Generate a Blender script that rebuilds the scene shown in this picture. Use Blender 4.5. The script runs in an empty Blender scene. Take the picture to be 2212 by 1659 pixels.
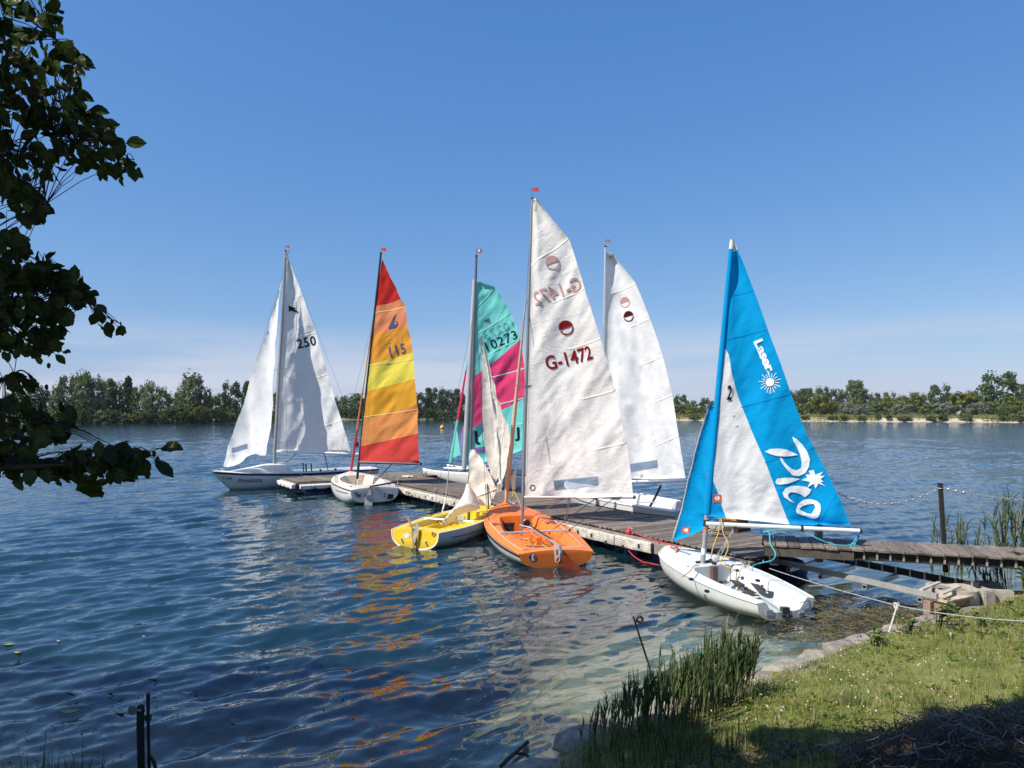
import bpy, bmesh, math, random
import numpy as np
from mathutils import Vector, Matrix, noise, geometry

random.seed(7)
rng = np.random.default_rng(7)
SC = bpy.context.scene
COL = SC.collection

# ------------------------------------------------------------------ camera
FPX, CX, CY, HY, CAMH = 1533.0, 1106.0, 829.5, 893.0, 2.8   # survey of the photograph (2212 px wide)
PITCH = math.atan((HY - CY) / FPX)
cam = bpy.data.cameras.new('camera')
cam.sensor_width = 36.0
cam.lens = 36.0 * FPX / 2212.0
cam.clip_end = 6000.0
camo = bpy.data.objects.new('camera', cam)
COL.objects.link(camo)
camo.location = (0, 0, CAMH)
camo.rotation_euler = (math.pi / 2 + PITCH, 0, 0)
SC.camera = camo

# ------------------------------------------------------------------ sky, sun, exposure
SUN_EL, SUN_AZ = 48.0, 239.0            # degrees; azimuth clockwise from +Y
world = bpy.data.worlds.new('World')
SC.world = world
world.use_nodes = True
wn, wl = world.node_tree.nodes, world.node_tree.links
wn.clear()
w_out = wn.new('ShaderNodeOutputWorld')
w_bg = wn.new('ShaderNodeBackground')
w_sky = wn.new('ShaderNodeTexSky')
w_sky.sky_type = 'NISHITA'
w_sky.sun_disc = False
w_sky.sun_elevation = math.radians(SUN_EL)
w_sky.sun_rotation = math.radians(SUN_AZ)
w_sky.altitude = 0.0
w_sky.air_density = 1.0
w_sky.dust_density = 0.6
w_sky.ozone_density = 3.0
w_bg.inputs['Strength'].default_value = 0.115
# the photograph's rendering of that clear sky: per-channel response, the same over the whole dome
w_sep = wn.new('ShaderNodeSeparateColor'); w_cmb = wn.new('ShaderNodeCombineColor')
wl.new(w_sky.outputs[0], w_sep.inputs[0])
for ch, (gain, gam) in zip(('Red', 'Green', 'Blue'), ((0.57, 1.02), (1.06, 0.70), (2.42, 0.40))):
    pw = wn.new('ShaderNodeMath'); pw.operation = 'POWER'; pw.inputs[1].default_value = gam
    ml = wn.new('ShaderNodeMath'); ml.operation = 'MULTIPLY'; ml.inputs[1].default_value = gain
    wl.new(w_sep.outputs[ch], pw.inputs[0]); wl.new(pw.outputs[0], ml.inputs[0]); wl.new(ml.outputs[0], w_cmb.inputs[ch])
# thin veil cloud low over the horizon
w_tc = wn.new('ShaderNodeTexCoord'); w_mp = wn.new('ShaderNodeMapping'); w_mp.inputs['Scale'].default_value = (1.5, 1.5, 16.0); w_mp.inputs['Location'].default_value = (0.35, 0.2, 0.4)
w_nz = wn.new('ShaderNodeTexNoise'); w_nz.inputs['Scale'].default_value = 1.3; w_nz.inputs['Detail'].default_value = 5.0
w_sx = wn.new('ShaderNodeSeparateXYZ')
wl.new(w_tc.outputs['Generated'], w_mp.inputs['Vector']); wl.new(w_mp.outputs[0], w_nz.inputs['Vector']); wl.new(w_tc.outputs['Generated'], w_sx.inputs[0])
def w_range(sock, a, b, c, d):
    r = wn.new('ShaderNodeMapRange'); r.interpolation_type = 'SMOOTHSTEP'
    for k, v in zip(('From Min', 'From Max', 'To Min', 'To Max'), (a, b, c, d)): r.inputs[k].default_value = v
    wl.new(sock, r.inputs['Value'])
    return r.outputs[0]
w_m1 = wn.new('ShaderNodeMath'); w_m1.operation = 'MULTIPLY'
wl.new(w_range(w_nz.outputs['Fac'], .40, .60, 0, .85), w_m1.inputs[0]); wl.new(w_range(w_sx.outputs['Z'], .03, .15, 1, 0), w_m1.inputs[1])
w_mx = wn.new('ShaderNodeMix'); w_mx.data_type = 'RGBA'; w_mx.inputs['B'].default_value = (4.0, 4.35, 5.2, 1)
wl.new(w_m1.outputs[0], w_mx.inputs['Factor']); wl.new(w_cmb.outputs[0], w_mx.inputs['A'])
wl.new(w_mx.outputs['Result'], w_bg.inputs['Color'])
wl.new(w_bg.outputs[0], w_out.inputs['Surface'])

sun = bpy.data.lights.new('sun', 'SUN')
sun.energy = 5.0
sun.angle = math.radians(0.5)
sun.color = (1.0, 0.955, 0.88)
suno = bpy.data.objects.new('sun', sun)
COL.objects.link(suno)
_el, _az = math.radians(SUN_EL), math.radians(SUN_AZ)
SDIR = Vector((math.sin(_az) * math.cos(_el), math.cos(_az) * math.cos(_el), math.sin(_el)))
suno.rotation_euler = SDIR.to_track_quat('Z', 'Y').to_euler()
suno.location = (-20, -20, 30)

SC.view_settings.view_transform = 'Standard'
SC.view_settings.look = 'None'
SC.view_settings.exposure = 0.45
SC.view_settings.gamma = 1.0
SC.view_settings.use_curve_mapping = False
SC.cycles.max_bounces = 8
SC.cycles.transparent_max_bounces = 16
SC.cycles.sample_clamp_indirect = 6.0
SC.cycles.caustics_reflective = False
SC.cycles.caustics_refractive = False

# ------------------------------------------------------------------ survey helpers: sight line through a photo point -> place in the world
def ray(px, py):
    a = (px - CX) / FPX
    b = (CY - py) / FPX
    return Vector((a, math.cos(PITCH) - b * math.sin(PITCH), math.sin(PITCH) + b * math.cos(PITCH)))

def atz(px, py, z):
    d = ray(px, py)
    return Vector((0, 0, CAMH)) + d * ((z - CAMH) / d.z)

def aty(px, py, Y):
    d = ray(px, py)
    return Vector((0, 0, CAMH)) + d * (Y / d.y)

# ------------------------------------------------------------------ object helpers
WPOS = {}

def thing(name, label, cat, loc=(0, 0, 0), group=None, kind=None):
    o = bpy.data.objects.new(name, None)
    COL.objects.link(o)
    o.empty_display_size = 0.2
    o.location = loc
    WPOS[o.name] = Vector(loc)
    tag(o, label, cat, group, kind)
    return o

def tag(o, label=None, cat=None, group=None, kind=None):
    if label: o['label'] = label
    if cat: o['category'] = cat
    if group: o['group'] = group
    if kind: o['kind'] = kind
    return o

def add(name, verts, faces, mats, parent=None, smooth=True, fm=None, sharp=None, label=None):
    """one mesh object from world coordinates; its origin goes to the middle of its geometry"""
    V = np.array([tuple(v) for v in verts], dtype=float)
    c = (V.min(0) + V.max(0)) / 2
    me = bpy.data.meshes.new(name)
    me.from_pydata((V - c).tolist(), [], [tuple(f) for f in faces])
    if not isinstance(mats, (list, tuple)): mats = [mats]
    for m in mats: me.materials.append(m)
    if fm is not None:
        me.polygons.foreach_set('material_index', np.array(fm, dtype=np.int32))
    if smooth:
        me.polygons.foreach_set('use_smooth', np.ones(len(me.polygons), dtype=bool))
        if sharp is not None:
            me.set_sharp_from_angle(angle=math.radians(sharp))
    me.update()
    o = bpy.data.objects.new(name, me)
    COL.objects.link(o)
    c = Vector(c)
    WPOS[o.name] = c
    if parent is not None:
        o.parent = parent
        o.location = c - WPOS[parent.name]
    else:
        o.location = c
    if label: o['label'] = label
    return o

class MB:
    """collects simple shapes into one mesh"""
    def __init__(s): s.v, s.f, s.m = [], [], []
    def raw(s, v, f, m=0):
        b = len(s.v)
        s.v += [Vector(p) for p in v]
        s.f += [tuple(i + b for i in q) for q in f]
        s.m += [m] * len(f)
        return s
    def box(s, c, ax, ay, az, m=0):
        """centre and three half-axis vectors"""
        c, ax, ay, az = Vector(c), Vector(ax), Vector(ay), Vector(az)
        P = [c + i * ax + j * ay + k * az for k in (-1, 1) for j in (-1, 1) for i in (-1, 1)]
        return s.raw(P, [(0, 2, 3, 1), (4, 5, 7, 6), (0, 1, 5, 4), (2, 6, 7, 3), (0, 4, 6, 2), (1, 3, 7, 5)], m)
    def tube(s, pts, r, n=8, m=0, cap=True):
        pts = [Vector(p) for p in pts]
        k = len(pts)
        rs = r if isinstance(r, (list, tuple)) else [r] * k
        V, F = [], []
        up = None
        for i, p in enumerate(pts):
            t = (pts[min(i + 1, k - 1)] - pts[max(i - 1, 0)])
            if t.length < 1e-9: t = Vector((0, 0, 1))
            t.normalize()
            if up is None:
                up = Vector((0, 0, 1)) if abs(t.z) < 0.9 else Vector((1, 0, 0))
            a = t.cross(up)
            if a.length < 1e-6: a = t.cross(Vector((0.3, 1, 0.2)))
            a.normalize()
            b = a.cross(t).normalized()
            up = b
            for j in range(n):
                w = 2 * math.pi * j / n
                V.append(p + (a * math.cos(w) + b * math.sin(w)) * rs[i])
        for i in range(k - 1):
            for j in range(n):
                F.append((i * n + j, i * n + (j + 1) % n, (i + 1) * n + (j + 1) % n, (i + 1) * n + j))
        if cap:
            F.append(tuple(range(n - 1, -1, -1)))
            F.append(tuple((k - 1) * n + j for j in range(n)))
        return s.raw(V, F, m)
    def ball(s, c, r, n=10, m=0, sc=(1, 1, 1)):
        c = Vector(c)
        V, F = [], []
        h = n // 2
        for i in range(h + 1):
            th = math.pi * i / h
            for j in range(n):
                ph = 2 * math.pi * j / n
                V.append(c + Vector((r * sc[0] * math.sin(th) * math.cos(ph), r * sc[1] * math.sin(th) * math.sin(ph), r * sc[2] * math.cos(th))))
        for i in range(h):
            for j in range(n):
                F.append((i * n + j, (i + 1) * n + j, (i + 1) * n + (j + 1) % n, i * n + (j + 1) % n))
        return s.raw(V, F, m)
    def torus(s, c, ax, ay, R, r, n=12, k=6, m=0):
        c, ax, ay = Vector(c), Vector(ax), Vector(ay)
        pts = [c + (ax * math.cos(2 * math.pi * i / n) + ay * math.sin(2 * math.pi * i / n)) * R for i in range(n + 1)]
        return s.tube(pts, r, k, m, cap=False)
    def build(s, name, mats, parent=None, smooth=True, sharp=40, label=None):
        return add(name, s.v, s.f, mats, parent, smooth, s.m, sharp, label)

def bez(pts, n=8):
    """Catmull-Rom through points"""
    P = [Vector(p) for p in pts]
    Q = [P[0] * 2 - P[1]] + P + [P[-1] * 2 - P[-2]]
    out = []
    for i in range(1, len(Q) - 2):
        for k in range(n):
            t = k / n
            a, b, c, d = Q[i - 1], Q[i], Q[i + 1], Q[i + 2]
            out.append(0.5 * ((2 * b) + (c - a) * t + (2 * a - 5 * b + 4 * c - d) * t * t + (3 * b - a - 3 * c + d) * t ** 3))
    out.append(P[-1])
    return out

def sag(a, b, drop, n=10):
    a, b = Vector(a), Vector(b)
    return [a.lerp(b, i / n) - Vector((0, 0, drop * 4 * (i / n) * (1 - i / n))) for i in range(n + 1)]

def interp(xs, ys):
    """smooth cubic through a table"""
    xs, ys = np.array(xs, float), np.array(ys, float)
    m = np.gradient(ys, xs)
    def f(x):
        x = min(max(x, xs[0]), xs[-1])
        i = min(int(np.searchsorted(xs, x, 'right')) - 1, len(xs) - 2)
        h = xs[i + 1] - xs[i]
        t = (x - xs[i]) / h
        return float((2 * t**3 - 3 * t**2 + 1) * ys[i] + (t**3 - 2 * t**2 + t) * h * m[i] + (-2 * t**3 + 3 * t**2) * ys[i + 1] + (t**3 - t**2) * h * m[i + 1])
    return f

# ------------------------------------------------------------------ materials
MATS = {}

def nd(nt, kind, **kw):
    n = nt.nodes.new(kind)
    for k, v in kw.items():
        if k in n.inputs.keys(): n.inputs[k].default_value = v
        else: setattr(n, k, v)
    return n

def rgba(c): return (c[0], c[1], c[2], 1.0)

def mat(name, col, rough=0.5, metal=0.0, var=0.12, vscale=4.0, bump=0.0, bscale=40.0, col2=None, stretch=(1, 1, 1), objvar=0.0, spec=0.5, coat=0.0, bdist=0.01, grime=0.0):
    """principled surface: base colour broken up by noise, fine relief, optional per-object variation"""
    if name in MATS: return MATS[name]
    m = bpy.data.materials.new(name)
    m.use_nodes = True
    nt = m.node_tree
    p = nt.nodes['Principled BSDF']
    p.inputs['Roughness'].default_value = rough
    p.inputs['Metallic'].default_value = metal
    p.inputs['Specular IOR Level'].default_value = spec
    if coat: p.inputs['Coat Weight'].default_value = coat
    tc = nd(nt, 'ShaderNodeTexCoord')
    mp = nd(nt, 'ShaderNodeMapping')
    mp.inputs['Scale'].default_value = stretch
    nt.links.new(tc.outputs['Object'], mp.inputs['Vector'])
    if objvar:
        oi = nd(nt, 'ShaderNodeObjectInfo')
        cmb = nd(nt, 'ShaderNodeVectorMath', operation='SCALE')
        cmb.inputs[0].default_value = (37.0, 53.0, 17.0)
        nt.links.new(oi.outputs['Random'], cmb.inputs['Scale'])
        nt.links.new(cmb.outputs[0], mp.inputs['Location'])
    nz = nd(nt, 'ShaderNodeTexNoise', Scale=vscale, Detail=6.0, Roughness=0.65)
    nt.links.new(mp.outputs[0], nz.inputs['Vector'])
    rp = nd(nt, 'ShaderNodeMapRange')
    rp.inputs['From Min'].default_value = 0.3
    rp.inputs['From Max'].default_value = 0.7
    nt.links.new(nz.outputs['Fac'], rp.inputs['Value'])
    mx = nd(nt, 'ShaderNodeMix', data_type='RGBA')
    c2 = col2 if col2 else tuple(max(0.0, c * (1 - 2 * var)) for c in col)
    c1 = col if col2 else tuple(min(1.0, c * (1 + var * 0.6)) for c in col)
    mx.inputs['A'].default_value = rgba(c2)
    mx.inputs['B'].default_value = rgba(c1)
    nt.links.new(rp.outputs[0], mx.inputs['Factor'])
    src = mx.outputs['Result']
    if objvar:
        hs = nd(nt, 'ShaderNodeHueSaturation')
        mr = nd(nt, 'ShaderNodeMapRange')
        mr.inputs['To Min'].default_value = 1 - objvar
        mr.inputs['To Max'].default_value = 1 + objvar
        nt.links.new(oi.outputs['Random'], mr.inputs['Value'])
        nt.links.new(mr.outputs[0], hs.inputs['Value'])
        nt.links.new(src, hs.inputs['Color'])
        src = hs.outputs[0]
    if grime:
        # water stain: a ragged greenish tide mark just above the waterline, and scuffs
        ge = nd(nt, 'ShaderNodeNewGeometry'); sx = nd(nt, 'ShaderNodeSeparateXYZ')
        nt.links.new(ge.outputs['Position'], sx.inputs[0])
        ng = nd(nt, 'ShaderNodeTexNoise', Scale=7.0, Detail=5.0)
        nt.links.new(ge.outputs['Position'], ng.inputs['Vector'])
        ma = nd(nt, 'ShaderNodeMath', operation='MULTIPLY_ADD'); ma.inputs[1].default_value = -.16
        nt.links.new(ng.outputs['Fac'], ma.inputs[0]); nt.links.new(sx.outputs['Z'], ma.inputs[2])
        mg = nd(nt, 'ShaderNodeMapRange')
        for k_, v_ in zip(('From Min', 'From Max', 'To Min', 'To Max'), (-.06, .06, grime, 0)): mg.inputs[k_].default_value = v_
        nt.links.new(ma.outputs[0], mg.inputs['Value'])
        mxg = nd(nt, 'ShaderNodeMix', data_type='RGBA'); mxg.inputs['B'].default_value = (.13, .13, .075, 1)
        nt.links.new(mg.outputs[0], mxg.inputs['Factor']); nt.links.new(src, mxg.inputs['A'])
        n3 = nd(nt, 'ShaderNodeTexNoise', Scale=2.5, Detail=8.0, Roughness=.75); n3.inputs['Distortion'].default_value = 2.0
        mp3 = nd(nt, 'ShaderNodeMapping'); mp3.inputs['Scale'].default_value = (1, 1, 5)
        nt.links.new(ge.outputs['Position'], mp3.inputs['Vector']); nt.links.new(mp3.outputs[0], n3.inputs['Vector'])
        m3 = nd(nt, 'ShaderNodeMapRange')
        for k_, v_ in zip(('From Min', 'From Max', 'To Min', 'To Max'), (.60, .68, 0, .35)): m3.inputs[k_].default_value = v_
        nt.links.new(n3.outputs['Fac'], m3.inputs['Value'])
        mx3 = nd(nt, 'ShaderNodeMix', data_type='RGBA'); mx3.inputs['B'].default_value = (.30, .29, .26, 1)
        nt.links.new(m3.outputs[0], mx3.inputs['Factor']); nt.links.new(mxg.outputs['Result'], mx3.inputs['A'])
        src = mx3.outputs['Result']
        rr_ = nd(nt, 'ShaderNodeMapRange')
        for k_, v_ in zip(('To Min', 'To Max'), (rough * .7, rough * 1.6)): rr_.inputs[k_].default_value = v_
        nt.links.new(n3.outputs['Fac'], rr_.inputs['Value']); nt.links.new(rr_.outputs[0], p.inputs['Roughness'])
    nt.links.new(src, p.inputs['Base Color'])
    if bump:
        b = nd(nt, 'ShaderNodeBump', Strength=bump, Distance=bdist)
        n2 = nd(nt, 'ShaderNodeTexNoise', Scale=bscale, Detail=5.0)
        nt.links.new(mp.outputs[0], n2.inputs['Vector'])
        nt.links.new(n2.outputs['Fac'], b.inputs['Height'])
        nt.links.new(b.outputs[0], p.inputs['Normal'])
    MATS[name] = m
    return m

def cloth(name, col, trans=0.3, bump=0.5, var=0.05, soil=None):
    """sail cloth: matt, lets some light through, creased"""
    if name in MATS: return MATS[name]
    m = bpy.data.materials.new(name)
    m.use_nodes = True
    nt = m.node_tree
    nt.nodes.remove(nt.nodes['Principled BSDF'])
    out = nt.nodes['Material Output']
    tc = nd(nt, 'ShaderNodeTexCoord')
    nz = nd(nt, 'ShaderNodeTexNoise', Scale=1.6, Detail=6.0, Roughness=0.7)
    nt.links.new(tc.outputs['Object'], nz.inputs['Vector'])
    mx = nd(nt, 'ShaderNodeMix', data_type='RGBA')
    c2 = soil if soil else tuple(c * (1 - var * 2) for c in col)
    mx.inputs['A'].default_value = rgba(c2)
    mx.inputs['B'].default_value = rgba(col)
    rp = nd(nt, 'ShaderNodeMapRange')
    rp.inputs['From Min'].default_value = 0.3
    rp.inputs['From Max'].default_value = 0.6
    nt.links.new(nz.outputs['Fac'], rp.inputs['Value'])
    nt.links.new(rp.outputs[0], mx.inputs['Factor'])
    # creases: sharp ridges from warped voronoi-like noise at two sizes
    n1 = nd(nt, 'ShaderNodeTexNoise', Scale=4.0, Detail=3.0, Distortion=1.4)
    n2 = nd(nt, 'ShaderNodeTexNoise', Scale=13.0, Detail=3.0, Distortion=0.8)
    vo = nd(nt, 'ShaderNodeTexVoronoi', Scale=9.0, feature='F1')
    vo.inputs['Scale'].default_value = 5.0
    for q in (n1, n2): nt.links.new(tc.outputs['Object'], q.inputs['Vector'])
    wv = nd(nt, 'ShaderNodeVectorMath', operation='ADD')
    nt.links.new(tc.outputs['Object'], wv.inputs[0])
    nt.links.new(n1.outputs['Color'], wv.inputs[1])
    nt.links.new(wv.outputs[0], vo.inputs['Vector'])
    a1 = nd(nt, 'ShaderNodeMath', operation='MULTIPLY_ADD')
    a1.inputs[1].default_value = 0.45
    nt.links.new(n2.outputs['Fac'], a1.inputs[0])
    nt.links.new(n1.outputs['Fac'], a1.inputs[2])
    a2 = nd(nt, 'ShaderNodeMath', operation='MULTIPLY_ADD')
    a2.inputs[1].default_value = 0.5
    nt.links.new(vo.outputs['Distance'], a2.inputs[0])
    nt.links.new(a1.outputs[0], a2.inputs[2])
    b = nd(nt, 'ShaderNodeBump', Strength=bump * .42, Distance=0.06)
    nt.links.new(a2.outputs[0], b.inputs['Height'])
    d = nd(nt, 'ShaderNodeBsdfDiffuse')
    t = nd(nt, 'ShaderNodeBsdfTranslucent')
    ms = nd(nt, 'ShaderNodeMixShader')
    ms.inputs[0].default_value = trans
    for q in (d, t):
        nt.links.new(mx.outputs['Result'], q.inputs['Color'])
        nt.links.new(b.outputs[0], q.inputs['Normal'])
    nt.links.new(d.outputs[0], ms.inputs[1])
    nt.links.new(t.outputs[0], ms.inputs[2])
    nt.links.new(ms.outputs[0], out.inputs['Surface'])
    MATS[name] = m
    return m

def leafmat(name, col, col2, trans=0.3, objvar=0.2, scale=0.6, gloss=0.0):
    """foliage: two greens by noise, light through the blade"""
    if name in MATS: return MATS[name]
    m = bpy.data.materials.new(name)
    m.use_nodes = True
    nt = m.node_tree
    nt.nodes.remove(nt.nodes['Principled BSDF'])
    out = nt.nodes['Material Output']
    ge = nd(nt, 'ShaderNodeNewGeometry')
    oi = nd(nt, 'ShaderNodeObjectInfo')
    nz = nd(nt, 'ShaderNodeTexNoise', Scale=scale, Detail=4.0, Roughness=0.7)
    nt.links.new(ge.outputs['Position'], nz.inputs['Vector'])
    ad = nd(nt, 'ShaderNodeMath', operation='MULTIPLY_ADD')
    ad.inputs[1].default_value = 0.35
    ad.inputs[2].default_value = -0.17
    nt.links.new(ge.outputs['Random Per Island'], ad.inputs[0])
    sm = nd(nt, 'ShaderNodeMath', operation='ADD')
    nt.links.new(nz.outputs['Fac'], sm.inputs[0])
    nt.links.new(ad.outputs[0], sm.inputs[1])
    rp = nd(nt, 'ShaderNodeMapRange')
    rp.inputs['From Min'].default_value = 0.3
    rp.inputs['From Max'].default_value = 0.7
    nt.links.new(sm.outputs[0], rp.inputs['Value'])
    mx = nd(nt, 'ShaderNodeMix', data_type='RGBA')
    mx.inputs['A'].default_value = rgba(col)
    mx.inputs['B'].default_value = rgba(col2)
    nt.links.new(rp.outputs[0], mx.inputs['Factor'])
    hs = nd(nt, 'ShaderNodeHueSaturation')
    mr = nd(nt, 'ShaderNodeMapRange')
    mr.inputs['To Min'].default_value = 1 - objvar
    mr.inputs['To Max'].default_value = 1 + objvar
    nt.links.new(oi.outputs['Random'], mr.inputs['Value'])
    nt.links.new(mr.outputs[0], hs.inputs['Value'])
    nt.links.new(mx.outputs['Result'], hs.inputs['Color'])
    d = nd(nt, 'ShaderNodeBsdfDiffuse')
    t = nd(nt, 'ShaderNodeBsdfTranslucent')
    ms = nd(nt, 'ShaderNodeMixShader')
    ms.inputs[0].default_value = trans
    nt.links.new(hs.outputs[0], d.inputs['Color'])
    nt.links.new(hs.outputs[0], t.inputs['Color'])
    nt.links.new(d.outputs[0], ms.inputs[1])
    nt.links.new(t.outputs[0], ms.inputs[2])
    last = ms.outputs[0]
    if gloss:
        g = nd(nt, 'ShaderNodeBsdfGlossy', Roughness=0.35)
        m2 = nd(nt, 'ShaderNodeMixShader')
        m2.inputs[0].default_value = gloss
        nt.links.new(last, m2.inputs[1])
        nt.links.new(g.outputs[0], m2.inputs[2])
        last = m2.outputs[0]
    nt.links.new(last, out.inputs['Surface'])
    MATS[name] = m
    return m

# ================================================================== SETTING: ground, water, banks
NEAR = np.array([(-60, 22), (-30, 12), (-14, 6.2), (-6, 5.15), (-3.5, 5.0), (-2.2, 4.9), (-1.2, 4.65), (-.3, 5.0), (.15, 5.55), (.55, 6.1), (1.24, 6.5), (2.14, 7.15), (2.99, 7.75),
                 (3.75, 8.3), (4.41, 8.75), (5.07, 9.15), (6.11, 9.75), (7.19, 10.5), (8.3, 11.3), (10, 12.7), (14, 15.6), (30, 27), (80, 62)], float)
FAR = np.array([(-900, 120), (-400, 150), (-135, 181), (-80, 204), (-74, 214), (-72, 296), (-20, 308), (40, 300), (70, 281), (110, 247), (155, 216), (300, 178), (900, 120)], float)

def sdist(x, y):
    """signed distance to the near shoreline, positive over water"""
    x, y = np.asarray(x, float), np.asarray(y, float)
    best = np.full(x.shape, 1e9)
    for (x0, y0), (x1, y1) in zip(NEAR[:-1], NEAR[1:]):
        dx, dy = x1 - x0, y1 - y0
        t = np.clip(((x - x0) * dx + (y - y0) * dy) / (dx * dx + dy * dy), 0, 1)
        best = np.minimum(best, np.hypot(x - x0 - t * dx, y - y0 - t * dy))
    return np.where(y > np.interp(x, NEAR[:, 0], NEAR[:, 1]), best, -best)

def fdist(x, y):
    """metres inland of the far shoreline (negative over water)"""
    return np.asarray(y, float) - np.interp(x, FAR[:, 0], FAR[:, 1])

def vnoise(x, y, s, seed=0):
    """smooth value noise on arrays, -1..1"""
    r = np.random.default_rng(seed).uniform(-1, 1, (64, 64))
    u, v = np.asarray(x, float) * s + 1000.3, np.asarray(y, float) * s + 1000.7
    i, j = np.floor(u).astype(int), np.floor(v).astype(int)
    a, b = u - i, v - j
    a, b = a * a * (3 - 2 * a), b * b * (3 - 2 * b)
    i, j = i % 64, j % 64
    i1, j1 = (i + 1) % 64, (j + 1) % 64
    return (r[i, j] * (1 - a) + r[i1, j] * a) * (1 - b) + (r[i, j1] * (1 - a) + r[i1, j1] * a) * b

def ground_z(x, y):
    d = sdist(x, y)
    w = np.maximum(d, 0)
    weed = np.exp(-(((np.asarray(x) - 4.9) / 1.1) ** 2 + ((np.asarray(y) - 9.9) / .9) ** 2))
    left = np.clip((.7 - np.asarray(x)) / 2.0, 0, 1)
    bed = -np.minimum(0.03 + (.12 + .34 * left) * w + .022 * w * w, 4.0) * (1 - .55 * weed) + .03 * vnoise(x, y, 1.7, 3) * np.clip(w, 0, 1)
    g = np.maximum(-d, 0)
    land = .02 + .16 * np.clip(g / .35, 0, 1) + np.minimum(.15 * g, 1.3) + .025 * vnoise(x, y, 1.3, 5) + .012 * vnoise(x, y, 4.1, 6)
    z = np.where(d > 0, bed, land)
    fd = fdist(x, y)
    right = np.clip((np.asarray(x) - 20) / 30, 0, 1)
    fb = np.clip(fd / 2.2, 0, 1) * (.22 + .83 * right) + np.clip((fd - 6) / 5, 0, 1) * .5 + np.clip((fd - 20) / 60, 0, 1) * .4 + .12 * vnoise(x, y, .22, 8) * np.clip(fd, 0, 1)
    return np.where(fd > -12, np.where(fd > 0, fb, np.maximum(z, -4 + (fd + 12) / 12 * 3.9)), z)

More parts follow.
